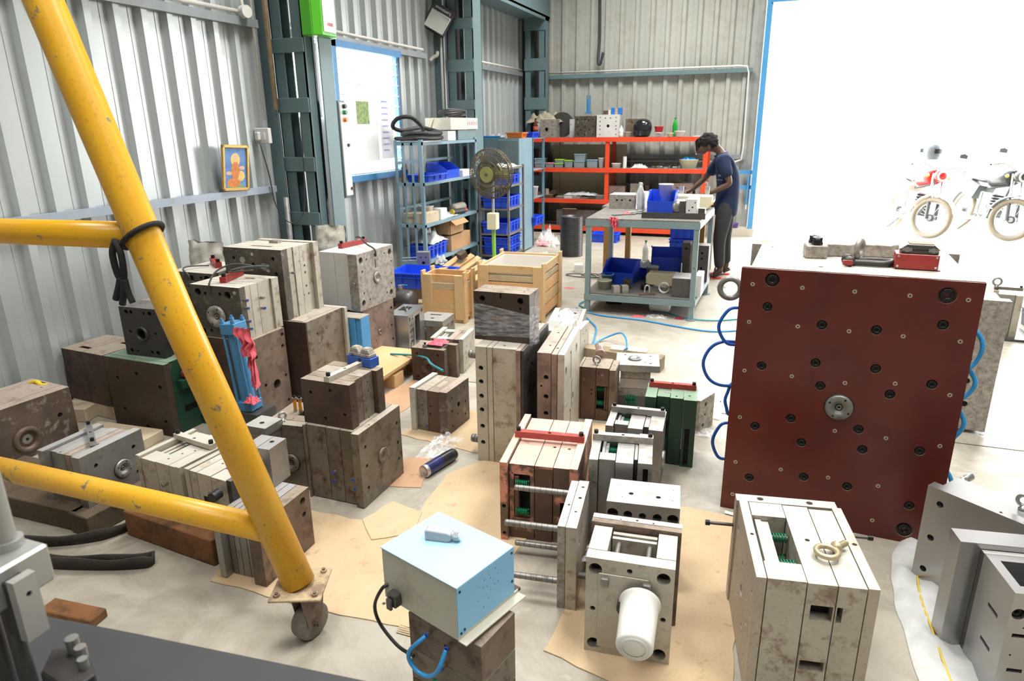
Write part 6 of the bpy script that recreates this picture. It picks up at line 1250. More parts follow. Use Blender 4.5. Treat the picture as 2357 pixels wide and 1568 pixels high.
# ---------------------------------------------------------------- tray rack, cabinet, second teal rack
tr = thing('tray_rack', 'grey angle rack loaded with blue trays behind the fan', 'rack', (-3.19, 8.17, 0))
for sx in (-1,1):
    for sy in (-1,1): b = B(); b.box(sx*.19-.012,sx*.19+.012,sy*.27-.012,sy*.27+.012,0,1.19,STEEL['gsteel']); b.build('leg', tr)
for zz in (1.17,.96,.68,.37,.10): b = B(); b.box(-.19,.19,-.27,.27,zz-.02,zz,STEEL['gsteel']); b.build('shelf', tr)
for i, (z, hh, lab) in enumerate(((.962,.12,'blue tray on the second level of the grey tray rack'),(.682,.14,'blue tray on the third level of the grey tray rack'),(.372,.14,'blue tray on the fourth level of the grey tray rack, slid forward'),(.102,.11,'lower of two stacked blue trays at the foot of the tray rack'),(.214,.11,'upper of two stacked blue trays at the foot of the tray rack'))):
    tray(lab, -3.19, 8.15-(.03 if i==2 else 0), z, 0, .33, .46, hh, nx=3, ny=3)
rag('loose papers and cloths on top of the grey tray rack', (-3.15,8.15,1.172), .34,.42,.05, 41, mat=plain('grey_papers',(.55,.53,.48),.8), name='paper_pile', cat='papers')
cb = thing('steel_cabinet', 'pale blue steel cabinet behind the fan with trays on its roof', 'cabinet', (-3.40, 8.86, 0))
b = B(); b.box(-.29,.29,-.26,.26,.02,1.50,TEALL); b.build('body', cb)
b = B(); b.box(.0,.285,-.268,-.26,.9,1.48,BENCH); b.build('door', cb, bevel=.003); b = B(); b.box(.26,.28,-.29,-.268,1.13,1.16,TEALL); b.build('handle', cb)
r2 = thing('teal_rack', 'narrow teal rack between the blue cabinet and the red shelves', 'rack', (-3.29, 9.55, 0))
for sx in (-1,1):
    for sy in (-1,1): b = B(); b.box(sx*.12-.018,sx*.12+.018,sy*.25-.004,sy*.25+.004,0,1.49,TEALL); b.build('leg', r2)
for zz in (1.48,1.05,.66,.30): b = B(); b.box(-.13,.13,-.25,.25,zz,zz+.008,TEALL); b.build('shelf', r2)
for zz in (1.38,1.22,.9): b = B(); b.box(-.12,.12,-.258,-.25,zz,zz+.015,TEALL); b.build('rung', r2)
tray('bright blue tray pulled out of the narrow teal rack', -3.20, 9.28, .31, 0, .30, .36, .12, nx=2)
tray('orange flat tool case on top of the blue cabinet', -3.22, 8.82, 1.502, 0, .22, .20, .07, plain('orange_case',(.8,.2,.02),.4), nx=2)
tray('small blue tray on top of the narrow teal rack', -3.28, 9.5, 1.49, 0, .20, .3, .08, nx=2)
tray('flat steel blue lid with papers on the left of the cabinet top', -3.56, 8.8, 1.502, 0, .30, .24, .03, BLUEL, nx=1, rim=False)
rag('bundle of dark and white packets on the cabinet top', (-3.50,8.80,1.51), .26,.2,.07, 43, mat=plain('mixed_packets',(.35,.33,.32),.7,vary=.5,scale=30), name='packet_bundle', cat='packets')
tub('white plastic pail at the edge of the narrow teal rack', -3.20, 9.42, .668, .06, .075, .16, WHITE, 'pail', 'pail')
# ---------------------------------------------------------------- red shelves
rs = thing('red_shelving', 'long orange red steel shelving against the back wall', 'shelves', (-2.28, 10.83, 0))
for xx in (-1.36,-.12,1.33):
    for yy, w_ in ((-.23,.03),(.23,.03)): b = B(); b.box(xx-w_,xx+w_,yy-.02,yy+.02,0,1.46,ORANGE); b.build('post', rs)
for zz in (1.41,.955,.48,.05):
    b = B(); b.box(-1.39,1.36,-.262,-.25,zz,zz+.065,ORANGE); b.box(-1.39,1.36,.25,.262,zz,zz+.065,ORANGE); b.build('rail', rs)
    b = B(); b.box(-1.39,1.36,-.25,.25,zz+.05,zz+.064,STEEL['brown2'] if zz < .6 else BENCH); b.build('shelf', rs)
Z1, Z2, Z3, Z4 = 1.4755, 1.0205, .5455, .1155
b = B(); b.box(-1.15,-.05,0,.012,.12,1.36,plain('beige_board',(.62,.53,.36),.85,vary=.08,scale=3)); tag(b.build('beige_board', None, (-2.15,11.09,0)), 'tall beige hardboard sheet standing behind the left half of the red shelves', 'board')
b = B(); b.box(0,.12,0,.012,.0,.9,plain('beige_board',(.48,.41,.28))); tag(b.build('beige_board', None, (-3.42,11.07,.45)), 'narrow beige board by the corner column behind the red shelves', 'board')
TP = 'on top of the red shelves'
block('light grey mould block with round boss at the left of the red shelf top', -3.50,-3.24,10.66,10.86,Z1,Z1+.27,STEEL['mottle'],'mould_block','mould',[('F',.25,.85,.008),('F',.75,.85,.008),('F',.25,.15,.008),('F',.75,.15,.008),('F',.4,.45,.03)])
tag(B().cyl((0,0,0),(0,.03,0),.19,STEEL['slate'],n=48).build('grinding_disc', None, (-3.22,10.92,Z1+.19)), 'big dark round disc leaning behind the grey blocks on the red shelf top', 'disc')
block('thin grey plate mould between the dark disc and the dark mould', -3.06,-2.94,10.8,10.95,Z1,Z1+.27,STEEL['white'],'mould_block','mould',[('F',.15,.7,.008),('F',.15,.3,.008)])
block('dark brown riveted mould in the middle of the red shelf top', -2.93,-2.60,10.62,10.90,Z1,Z1+.31,STEEL['grime'],'mould_block','mould',[('F',u,v,.011) for u,v in ((.12,.85),(.35,.8),(.5,.85),(.65,.8),(.88,.85),(.15,.15),(.5,.12),(.88,.15),(.15,.5),(.88,.5),(.5,.5),(.3,.35),(.7,.35),(.5,.28))])
block('white mould block with a central bore on the red shelf top', -2.58,-2.23,10.60,10.88,Z1,Z1+.325,STEEL['white'],'mould_block','mould',[('F',u,v,.009) for u,v in ((.15,.88),(.15,.7),(.15,.5),(.15,.35),(.15,.12),(.85,.88),(.85,.7),(.85,.5),(.85,.35),(.85,.12),(.38,.85),(.6,.85))]+[('F',.5,.5,.024)])
block('brown block behind the helmet on the red shelf top', -2.18,-1.98,10.80,11.0,Z1,Z1+.26,STEEL['brown2'],'mould_block','mould',[('F',.5,.8,.01)])
bottle('brown glass-like bottle with a red and white label left on the red shelf top', -3.57,10.64,Z1,.038,.29,plain('brown_bottle',(.12,.03,.01),.15),BLACK,band=plain('red_label',(.7,.12,.1),.5))
bottle('green plastic bottle at the right of the red shelf top', -1.43,10.78,Z1,.04,.27,plain('green_bottle',(.02,.45,.05),.2,trans=.3),plain('green_cap',(0,.2,.05),.4))
bottle('white cylinder bottle in front of the white mould block', -2.20,10.60,Z1,.035,.17,WHITE,WHITE)
tub('pale green tub beside the helmet', -2.11,10.62,Z1,.045,.055,.075,plain('pale_green_tub',(.5,.55,.42),.4))
t = thing('helmet', 'black full face motorcycle helmet on the red shelf top', 'helmet', (-1.90,10.72,Z1+.13), radians(-25))
b = B(); pr = [(.0,.135),(.05,.128),(.09,.105),(.115,.065),(.125,.02),(.122,-.03),(.11,-.08),(.09,-.12),(.06,-.13)]
b.lathe(pr, plain('gloss_black',(.012,.012,.013),.15,coat=.6), 32); b.v = [(x*1.15, y, z) for x, y, z in b.v]
b.f = [f_ for f_ in b.f]; b.build('shell', t)
b = B(); vs = []
for j in range(6):
    for i in range(13): a_ = radians(-62+124*i/12)-pi/2+.4; vs.append((1.17*.1255*cos(a_)*(1.0-.0*j), .1275*sin(a_), -.035+.075*j/5))
b.add(vs, [(j*13+i,j*13+i+1,(j+1)*13+i+1,(j+1)*13+i) for j in range(5) for i in range(12)], plain('visor_gap',(.003,.003,.003),.6), True); b.build('visor_opening', t)
b = B(); vs = []
for j in range(4):
    for i in range(13): a_ = radians(-55+110*i/12)-pi/2+.4; vs.append((1.2*.130*cos(a_), .140*sin(a_), -.11+.07*j/3))
b.add(vs, [(j*13+i,j*13+i+1,(j+1)*13+i+1,(j+1)*13+i) for j in range(3) for i in range(12)], plain('gloss_black',(.012,.012,.013)), True); b.build('chin_bar', t)
tub('red bowl nested on a clear tub on the red shelf top', -1.655,10.70,Z1+.065,.055,.068,.085,plain('red_plastic',(.85,.03,.04),.35),'bowl','bowl')
tub('clear plastic tub under the red bowl', -1.655,10.70,Z1,.045,.06,.063,GLASSY)
tub('white round tub at the foot of the green bottle', -1.335,10.62,Z1,.06,.075,.08,WHITE)
tub('cream round tub left of the white one by the green bottle', -1.47,10.60,Z1,.04,.05,.055,CREAMP)
carton('blue and white printed carton on the white mould block', -2.30,10.70,1.801,5,.16,.10,.095,plain('bright_blue_print',(.02,.16,.55),.5))
t = thing('hydraulic_cylinder', 'small blue hydraulic cylinder standing on the dark brown mould', 'cylinder', (-2.75,10.75,1.786))
b = B()
for sx in (-1,1): b.box(sx*.022-.008,sx*.022+.008,-.012,.012,.0,.27,HB)
b.cyl((0,0,.03),(0,0,.2),.02,HB); b.box(-.045,.045,-.03,.03,0,.03,HB); b.build('body', t); b = B(); b.box(-.05,.05,-.035,.035,-.03,0,STEEL['mottle']); b.location = None; b.build('base_block', t, (0,0,.03-.03)); t.location.z = 1.816
block('small rusty fitting beside the blue and white carton', -2.50,-2.44,10.68,10.74,1.801,1.86,STEEL['rust'],'fitting','fitting'); block('small white fitting beside the rusty one', -2.42,-2.38,10.68,10.73,1.801,1.87,WHITE,'fitting','fitting')
rag('dusty brown plastic sheet heaped at the left end of the red shelf top', (-3.50,10.92,Z1+.22), .60, .26, .22, 51, mat=worn('dusty_film',(.34,.29,.2),(.42,.37,.28),(.25,.2,.13),.3,6,14,.6,0), name='plastic_sheet', cat='sheet')
block('grey block under the dusty plastic sheet', -3.64,-3.52,10.80,10.98,Z1,Z1+.22,STEEL['white'],'mould_block','mould')
b = B(); b.prism([(0,0),(.14,0),(.16,.015),(.14,.05),(.0,.06)], 0, .012, WHITE); tag(b.build('folded_paper', None, (-1.15,10.66,Z1)), 'folded white papers at the right end of the red shelf top', 'papers')
# mid shelf: food-box style containers
CLB = plain('clear_box_plastic', (.55,.66,.70), .15, 0, .1, 8, trans=.55); LIDG = plain('lime_lid', (.35,.75,.05), .4); LIDP = plain('pink_lid', (.8,.25,.35), .4); LIDB = plain('pale_blue_lid', (.25,.45,.6), .3)
def snapbox(label, x, z, w_, h_, lid, y=10.68):
    t = thing('storage_box', label, 'box', (x, y, z)); b = B(); b.box(-w_/2,w_/2,-.07,.07,0,h_,CLB,t=.006); b.build('body', t, bevel=.003)
    b = B(); b.box(-w_/2-.004,w_/2+.004,-.075,.075,h_,h_+.012,lid); b.build('lid', t, bevel=.003)
    b = B(); b.box(-w_/2+.015,w_/2-.015,-.055,.055,.006,h_*.45,STEEL['slate']); b.build('contents', t)
    return t
M_ = ' on the middle red shelf'
snapbox('lower clear box at the left end'+M_, -3.50, Z2, .16, .06, LIDB); snapbox('upper clear box at the left end'+M_, -3.50, Z2+.073, .16, .055, LIDB)
snapbox('clear box with a pink lid'+M_, -3.33, Z2, .13, .06, LIDP); snapbox('lower clear box with a lime lid'+M_, -3.18, Z2, .14, .055, LIDG); snapbox('upper clear box with a lime lid'+M_, -3.17, Z2+.069, .14, .045, LIDG)
snapbox('single clear box with a lime lid'+M_+' beside the stacked pair', -3.02, Z2, .13, .10, LIDG); snapbox('lower large clear box left of the centre post', -2.85, Z2, .17, .09, LIDB); snapbox('upper large clear box left of the centre post', -2.84, Z2+.104, .17, .09, LIDB)
snapbox('dark clear box beside the centre post', -2.64, Z2, .17, .11, LIDB)
tub('white paper cup beside the centre post', -2.50,10.62,Z2,.030,.042,.15,WHITE,'paper_cup','cup'); tub('white tub of pellets right of the centre post', -2.27,10.66,Z2,.06,.07,.07,WHITE)
tag(B().cyl((0,0,0),(0,0,.17),.028,WHITE,n=20).build('white_tube', None, (-2.14,10.66,Z2)), 'upright white tube right of the centre post', 'tube')
rag('clear bag of white parts'+M_, (-1.92,10.7,Z2), .26,.2,.08, 61, mat=plain('bagged_parts',(.6,.6,.6),.4,vary=.3,scale=30), name='plastic_bag', cat='bag')
random.seed(12)
for i in range(10):
    x_ = -1.72+.05*i; b = B(); r_ = random.uniform(.010,.02); l_ = random.uniform(.04,.10)
    if i % 3 == 0: b.cyl((0,0,r_),(l_,.02,r_),r_,STEEL[random.choice(['mottle','gsteel','brown2'])],n=10)
    elif i % 3 == 1: b.box(-l_/2,l_/2,-.02,.02,0,r_*1.6,STEEL[random.choice(['mottle','rust','gsteel'])])
    else: b.cyl((0,0,0),(.0,.0,r_*2),r_,STEEL['gsteel'],n=12); b.cyl((0,0,r_*2),(0,0,r_*2.5),r_*.5,STEEL['slate'],n=10)
    tag(b.build('machine_part', None, (x_,10.66+.03*(i%2),Z2), random.uniform(0,3)), ['first','second','third','fourth','fifth','sixth','seventh','eighth','ninth','last'][i]+' from the left of the loose steel parts on the middle red shelf', 'part', 'loose machine parts on the middle red shelf')
t = tub('cream basin with a blue cloth in it, right end of the middle red shelf', -1.20,10.74,Z2,.11,.14,.13,CREAMP,'basin','basin'); rag('light blue cloth in the cream basin', (-1.20,10.74,Z2+.12), .22,.18,.07, 65, mat=BLUEL, name='cloth', cat='cloth')
# lower shelf
block('brown steel plate stack at the left of the third red shelf', -3.58,-3.28,10.62,10.9,Z3,Z3+.05,STEEL['rust'],'steel_plate','plate')
random.seed(5)
for i in range(5): block(['brown','grey','tan','mottled','rusty'][i]+' small block in the clutter at the left end of the third red shelf', -3.55+.06*i,-3.50+.06*i,10.66+.04*(i%2),10.74,Z3+.051,Z3+.08+.03*(i%3),STEEL[['brown2','gsteel','tan','mottle','rust'][i]],'machine_part','part',rz=20*i)['group'] = 'small blocks on the third red shelf'
for i in range(6): block(['first','second','third','fourth','fifth','last'][i]+' from the left in the row of flat plates on the third red shelf', -3.22+.13*i,-3.08+.13*i,10.62,10.82,Z3,Z3+.03+.012*(i%3),STEEL[['gsteel','white','mottle','gsteel','slate','gsteel'][i]],'steel_plate','plate',rz=4*(i%3)-4)['group'] = 'flat plates on the third red shelf'
rag('crumpled clear film over the flat plates on the third red shelf', (-2.82,10.72,Z3+.05), .55,.22,.08, 71, mat=plain('grey_film',(.45,.46,.46),.35), name='plastic_film', cat='film')
block('red brown steel block right of the centre post on the third red shelf', -2.37,-2.12,10.64,10.88,Z3,Z3+.20,STEEL['rosy'],'steel_block')
block('dark plate behind the red brown block', -2.15,-2.06,10.8,10.95,Z3,Z3+.24,STEEL['dark'],'steel_block')
block('rusty cream block behind the gear of the bench on the third red shelf', -2.05,-1.85,10.7,10.9,Z3,Z3+.24,STEEL['creamr'],'steel_block'); block('thin rusty plate beside the rusty cream block', -1.82,-1.76,10.7,10.9,Z3,Z3+.22,STEEL['rust'],'steel_block')
block('wide rosy brown mould behind the worker bench', -1.55,-1.10,10.62,10.9,Z3,Z3+.26,STEEL['rosy'],'mould_block','mould',[('F',.25,.75,.01),('F',.5,.75,.01),('F',.75,.75,.01)])
for i in range(3): b = B(); b.lathe([(.03,0),(.06,0),(.06,.015),(.03,.015),(.03,0)], STEEL['brown2'], 20); tag(b.build('rusty_ring', None, (-1.42+.07*i,10.74,Z3+.262+.016*(i%2))), ['left','middle','right'][i]+' rusty steel ring on the wide rosy mould of the third red shelf', 'ring', 'rusty rings on the rosy mould')
block('grey two-tone mould at the right end of the third red shelf', -1.06,-.90,10.62,10.9,Z3,Z3+.27,STEEL['mottle'],'mould_block','mould')
block('large pale grey slab under the left half of the red shelves', -3.25,-2.5,10.75,11.0,Z4,Z4+.24,STEEL['mottle'],'steel_slab','slab')
block('dark brown leaning slab by the teal rack', -3.02+.0,-2.8,10.3,10.36,0,.42,STEEL['brown'],'steel_slab','slab')
tray('blue slatted tray of bags on the floor in front of the red shelves', -2.24,9.95,0,0,.38,.26,.13,nx=3)
# floor items at the back
t = thing('drum', 'black ribbed coil drum standing on the floor', 'drum', (-2.42,8.70,0)); b = B(); pr = [(0,0)]
for i in range(26): z_ = .02*i; pr += [(.145,z_),(.150,z_+.006),(.150,z_+.014),(.145,z_+.0199)]
pr += [(.12,.52),(.12,.5),(0,.5)]; b.lathe(pr, plain('black_strap_coil',(.025,.025,.025),.4), 32); b.build('coil', t)
rag('clear bag with red things inside on the floor by the drum', (-2.95,9.35,0), .34,.32,.36, 81, mat=film('bag_film',(1,1,1),.3), name='plastic_bag', cat='bag'); rag('red cloth inside the clear bag by the drum', (-3.02,9.32,.01), .18,.16,.12, 82)
rag('scrap of clear bubble film on the floor by the tray rack', (-2.72,8.45,0), .22,.18,.09, 83, mat=GLASSY, name='plastic_film', cat='film')
tag(B().box(-.05,.05,-.06,.06,0,.09,WHITE).build('power_adapter', None, (-2.05,7.7,0), .3), 'white power socket block on the floor right of the crates', 'adapter')
random.seed(9); pts = [(-2.0+.22*cos(i*.7)+.02*i, 7.45+.10*sin(i*.7), .006+.001*i) for i in range(26)]
tag(B().tube(smooth(pts,4), .006, CABLE, n=6).build('coiled_flex'), 'loose coil of black flex on the floor beside the white power block', 'cord')
# ---------------------------------------------------------------- workbench
wb = thing('workbench', 'grey blue steel workbench with a shelf below, loaded with parts', 'workbench', (-1.0, 6.45, 0))
L_ = [(-.49,-.52),(.44,-.49),(-.52,.55),(.47,.55)]
for x_, y_ in L_:
    b = B(); b.box(x_-.022,x_+.022,y_-.022,y_+.022,.01,.86,BENCH); b.build('leg', wb); b = B(); b.cyl((x_,y_,0),(x_,y_,.01),.045,BENCH,n=20); b.build('foot_plate', wb)
def hexa(name, pts, z0, z1, mat):
    b = B(); b.prism(pts, z0, z1, mat); return b.build(name, wb)
hexa('table_top', [(-.512,-.54),(.462,-.51),(.49,.57),(-.542,.57)], .855, .868, STEEL['gsteel'])
for a_, c_ in (((-.512,-.54),(.462,-.51)),((.462,-.51),(.49,.57)),((-.542,.57),(-.512,-.54)),((-.542,.57),(.49,.57))):
    for z0, z1 in ((.80,.855),(.125,.18)):
        A_, C_ = Vector(a_), Vector(c_); n_ = (C_-A_).normalized(); q = Vector((-n_.y,n_.x))*.006; hexa('rail', [tuple(A_-q),tuple(C_-q),tuple(C_+q),tuple(A_+q)], z0, z1, BENCH)
hexa('lower_shelf', [(-.50,-.52),(.45,-.50),(.47,.55),(-.53,.55)], .18, .19, STEEL['gsteel'])
bt = thing('wooden_table', 'brown wooden table joined behind the steel bench', 'table', (-1.02,7.75,0)); WD = worn('brown_table_wood',(.26,.13,.03),(.32,.17,.05),(.15,.08,.03),.2,3,8,.5,0)
b = B(); b.box(-.62,.435,-.68,.60,.82,.845,STEEL['gsteel']); b.build('table_top', bt); b = B(); b.box(-.55,-.05,-.66,.0,.66,.82,WD); b.build('drawer_box', bt)
for x_, y_ in ((-.57,-.63),(.40,-.63),(-.57,.55),(.40,.55)): b = B(); b.box(x_-.03,x_+.03,y_-.03,y_+.03,0,.82,WD); b.build('leg', bt)
ZT = .8685
block('grey cast mould block with three holes at the far left of the bench', -1.49,-1.24,6.72,6.96,ZT,ZT+.13,STEEL['mottle'],'mould_block','mould',[('F',.3,.6,.010),('F',.5,.6,.010),('F',.82,.6,.010)])
block('pale milled block beside the cast mould block on the bench', -1.22,-1.14,6.74,6.95,ZT,ZT+.15,STEEL['white'],'steel_block')
bottle('clear plastic water bottle standing on the bench', -1.165,6.60,ZT,.042,.26,plain('clear_pet',(.85,.88,.9),.08,0,.03,trans=.7),WHITE)
pbin('deep blue bin with a white cup in it on the bench', -.95,6.58,ZT,0,.25,.24,.19); tub('white cup standing in the deep blue bin', -.93,6.62,ZT+.01,.05,.066,.24,WHITE,'paper_cup','cup')
tag(B().lathe([(0,0),(.03,.0),(.055,.02),(.064,.06),(.055,.10),(.02,.125),(0,.127)], STEEL['steel'], 24).build('steel_ball_joint', None, (-.79,6.50,ZT)), 'round steel ball part beside the deep blue bin', 'part')
block('dark grey end block between the steel ball and the white milled plate', -.765,-.72,6.36,6.55,ZT,ZT+.12,STEEL['slate'],'steel_block')
block('bright milled plate with slots at the right of the bench', -.705,-.61,6.34,6.56,ZT,ZT+.14,STEEL['white'],'steel_plate','plate',[('F',.3,.3,.007),('F',.6,.5,.008),('F',.8,.8,.006)])
for i in range(2): block(['lower','upper'][i]+' small black steel offcut beside the bright milled plate', -.60,-.54,6.36,6.44,ZT+.03*i+.0002*i,ZT+.03*(i+1),STEEL['slate'],'steel_offcut','block')
t = thing('cream_jerrycan', 'cream plastic container lying across the far right of the bench', 'container', (-.72,6.86,ZT)); b = B(); b.prism([(-.17,.0),(.17,.0),(.20,.05),(.20,.13),(-.18,.135),(-.17,.06)], -.07,.07, CREAMP, Matrix.Rotation(pi/2,4,'X')); b.build('shell', t, bevel=.01); b = B(); b.lathe([(.02,0),(.02,.012),(.012,.014),(.0,.014)], plain('brass_cap',(.55,.4,.15),.4,.5), 16, T(.195,-.0,.06,0,0,pi/2)); b.build('cap', t)
for i, xx in enumerate((-.83,-.585)): block(['left','right'][i]+' upright slotted steel pillar behind the cream container', xx-.02,xx+.02,6.98,7.01,ZT,ZT+.20,STEEL['bright'],'steel_pillar','pillar')
b = B(); b.box(-.29,.25,-.02,.02,0,.004,STEEL['slate']); b.box(-.29,.25,-.02,-.016,-.0,.05,STEEL['slate']); tag(b.build('steel_angle', None, (-.76,6.08,ZT), radians(3)), 'length of dark steel angle along the front of the bench', 'angle iron')
for i, (x_, y_, r_, lab, mt) in enumerate(((-1.23,6.20,40,'long combination spanner lying at the front left of the bench',STEEL['gsteel']),(-1.13,6.30,15,'dark handled spanner lying beside the long one',STEEL['slate']),(-1.19,6.44,60,'pale ring spanner farthest back on the bench',STEEL['white']))):
    b = B(); b.box(-.09,.09,-.007,.007,.002,.010,mt); b.lathe([(.008,.0),(.017,.0),(.017,.012),(.008,.012)], mt, 14, T(.095,0,0)); b.prism([(-.085,-.01),(-.12,-.018),(-.11,-.005),(-.11,.005),(-.12,.018),(-.085,.01)], .002,.010, mt); tag(b.build('spanner', None, (x_,y_,ZT), radians(r_)), lab, 'spanner')
o = hang('faded pink rag hanging over the front edge of the bench', (-1.27,5.895,.885), .07,.09,7,0,.8); rag('bright pink rag by the spanners on the bench', (-1.22,6.27,ZT), .09,.07,.03, 91)
# under the bench
ZS = .1905
pbin('front blue bin on the lower bench shelf', -1.30,6.50,ZS,-4,.30,.28,.20)
pbin('small blue bin with a white bag behind the front one', -1.12,6.80,ZS,12,.22,.2,.12); rag('white bag lying in the small blue bin', (-1.12,6.80,ZS+.09), .16,.14,.09, 93, mat=WHITE, name='plastic_bag', cat='bag')
pbin('big blue bin leaning at the back of the lower shelf', -.92,6.86,ZS+.04,10,.30,.16,.26,rot=(radians(-14),0,radians(8)))
tub('white tub with a dark handle leaning in the blue bins', -1.02,6.62,ZS,.045,.06,.14,WHITE)
tub('tub of blue and grey grease at the back left of the lower shelf', -1.40,6.33,ZS,.05,.062,.10,plain('blue_grey_grease',(.2,.35,.5),.4)); tub('tub of pale green grease at the front left of the lower shelf', -1.38,6.12,ZS,.052,.066,.085,plain('pale_grease',(.5,.52,.4),.4))
tub('small jar with a black top on the lower shelf', -1.18,6.22,ZS,.036,.036,.08,plain('amber_jar',(.4,.35,.22),.3),'jar','jar',lid=BLACK)
t = thing('oil_can', 'cream plastic jerrycan lying on the lower shelf with a red cap end', 'container', (-.86,6.42,ZS)); b = B(); b.prism([(-.17,.01),(.12,0),(.14,.03),(.14,.11),(.10,.13),(-.15,.13),(-.18,.10)], -.07,.07, CREAMP, Matrix.Rotation(pi/2,4,'X')); b.build('shell', t, bevel=.012)
t = thing('oiler', 'red oil can with a thin upright spout on the lower shelf', 'oil can', (-.70,6.24,ZS)); b = B(); b.lathe([(0,0),(.045,0),(.045,.08),(.02,.11),(.012,.13),(0,.13)], plain('red_plastic',(.85,.03,.04)), 20); b.build('body', t); b = B(); b.cyl((0,0,.13),(.0,0,.26),.004,WHITE); b.build('spout', t)
m = Mold('dark mould with a pale centre bar standing at the right of the lower shelf', -.63, 6.78, 0, ZS, (.25,.16,.37), 'x', [(.3,0,0,0,'slate'),(.25,0,0,.02,'gsteel'),(.45,0,0,0.02,'slate')], [('F',.15,.85,.012),('F',.15,.2,.012),('F',.42,.7,.006),('F',.75,.75,.012),('F',.75,.6,.01),('F',.75,.35,.012),('F',.8,.2,.01)])
block('dark drawer box at the front right of the lower shelf', -.745,-.56,5.99,6.25,ZS,ZS+.17,STEEL['slate'],'steel_box','box'); block('white cloth-topped box beside the dark drawer box', -.555,-.50,6.05,6.3,ZS,ZS+.19,WHITE,'box','box')
b = B(); b.lathe([(.044,0),(.048,0),(.048,.05),(.044,.05),(.044,0)], WHITE, 24, T(0,0,.048,0,pi/2)); tag(b.build('tape_ring', None, (-.83,6.16,ZS)), 'pale ring of tape standing on the lower shelf', 'tape')
for i, (x_, y_) in enumerate(((-1.24,5.98),(-1.17,6.02))): block(['left','right'][i]+' v-block at the front of the lower shelf', x_-.03,x_+.03,y_-.03,y_+.03,ZS,ZS+.07,STEEL['steel'],'vee_block','block',rz=30)
tub('black ring magnet on the lower shelf', -1.02,6.20,ZS,.035,.035,.05,BLACK,'ring_magnet','magnet')
b = B(); b.box(-.07,.07,-.012,.012,0,.02,STEEL['brown2']); b.tube(smooth([(-.02,0,.02),(-.02,0,.07),(.0,0,.09),(.02,0,.07),(.02,0,.02)],5), .008, STEEL['bright'], n=8); tag(b.build('hand_clamp', None, (-.96,5.99,ZS), radians(25)), 'small steel clamp with a bright loop at the front of the lower shelf', 'clamp')
block('flat steel bar lying on the lower shelf', -.95,-.82,6.28,6.33,ZS,ZS+.02,STEEL['gsteel'],'steel_bar','bar',rz=-30)
tray('blue crate behind the bench with white rim, upper one', -.95,8.75,.30,0,.36,.30,.20,nx=3); tray('blue crate behind the bench, lower one', -.95,8.75,.09,0,.36,.30,.20,nx=3); block('bearer under the blue crates behind the bench', -1.15,-.75,8.62,8.9,0,.089,TIM,'timber_block')
bottle('white spray bottle behind the bench with a green trigger', -1.42,8.6,0,.04,.26,WHITE,plain('green_cap',(0,.2,.05)))
tag(B().cyl((0,0,0),(.15,.02,0),.03,BLACK,n=18).build('black_roller', None, (-1.40,6.32,.031)), 'black cylinder lying on the floor under the bench', 'roller')
t = tub('white bucket lying on the floor under the right of the bench', -.78,6.12,.072,.055,.072,.16,WHITE,'bucket','bucket',rot=(0,radians(-88),radians(-20)))
rag('pink rag scrap on the floor at the front of the bench', (-1.02,5.93,0), .12,.05,.02, 95); rag('dark red rag scrap under the right of the bench', (-.66,5.98,0), .08,.06,.03, 96, mat=plain('dark_red_cloth',(.3,.02,.05),.8)); rag('clear film scrap on the floor at the front of the bench', (-.86,5.97,0), .2,.1,.035, 97, mat=GLASSY, name='plastic_film', cat='film')
rag('pink scrap on the floor left of the bench', (-1.92,6.84,0), .12,.05,.012, 98); rag('small grey scrap on the floor right of the bench', (-.40,7.35,0), .10,.05,.02, 99, mat=plain('grey_cloth',(.3,.28,.22),.9)); rag('orange and red scraps on the floor near the door curb', (-.05,10.6,0), .3,.08,.02, 100, mat=plain('orange_scrap',(.7,.25,.1),.8))
tub('purple plastic bowl on the curb by the door post', -.50,11.05,.121,.06,.075,.07,plain('purple_plastic',(.18,.09,.4),.4),'bowl','bowl')
# air hoses on the floor
hose('teal air hose curving from under the bench towards the huge red mould', [(-1.55,6.05,.01),(-1.63,6.20,.012),(-1.50,6.50,.02),(-1.32,6.62,.02),(-1.05,6.40,.012),(-.86,6.18,.01),(-.60,5.98,.01),(-.35,5.98,.01),(.0,6.15,.01),(.4,6.0,.01)], .007, plain('teal_hose',(.02,.27,.33),.35), 'air_hose')
hose('light blue air hose crossing the floor in front of the bench', [(-1.62,6.02,.008),(-1.35,5.85,.008),(-.96,5.80,.008),(-.60,5.68,.008),(-.35,5.64,.008),(-.1,5.75,.008),(.3,5.9,.008)], .007, BLUEL, 'air_hose')
hose('light blue air hose dropping down to the mould with the round ring', [(-1.52,5.86,.008),(-1.38,5.62,.008),(-1.28,5.42,.01),(-1.22,5.10,.01),(-1.2,4.95,.012),(-1.15,5.12,.02),(-1.02,5.12,.08),(-.92,4.85,.13),(-.86,4.6,.14),(-.80,4.2,.25),(-.75,4.02,.32)], .007, BLUEL, 'air_hose')
hose('thin teal hose from the rosy stack over to the small rust-streaked mould', [(-2.42,3.98,.12),(-2.2,3.90,.16),(-2.0,3.72,.22),(-1.85,3.5,.27),(-1.72,3.40,.275)], .007, plain('teal_hose',(.02,.27,.33)), 'air_hose')
hose('bit of light blue hose on the floor left of the tall cream mould', [(-1.46,3.75,.008),(-1.38,3.72,.008),(-1.31,3.72,.008)], .008, BLUEL, 'air_hose')
timber('long weathered timber lying behind the rust brown mould', (-1.27,4.68), (-.60,4.58), .11, .10, worn('grey_brown_timber',(.22,.165,.10),(.30,.24,.16),(.12,.085,.05),.35,3,9,.8,0,.1,.4))
block('short pale board on top of the long weathered timber', -.98,-.72,4.60,4.70,.1005,.115,PINEL,'timber_board','board')
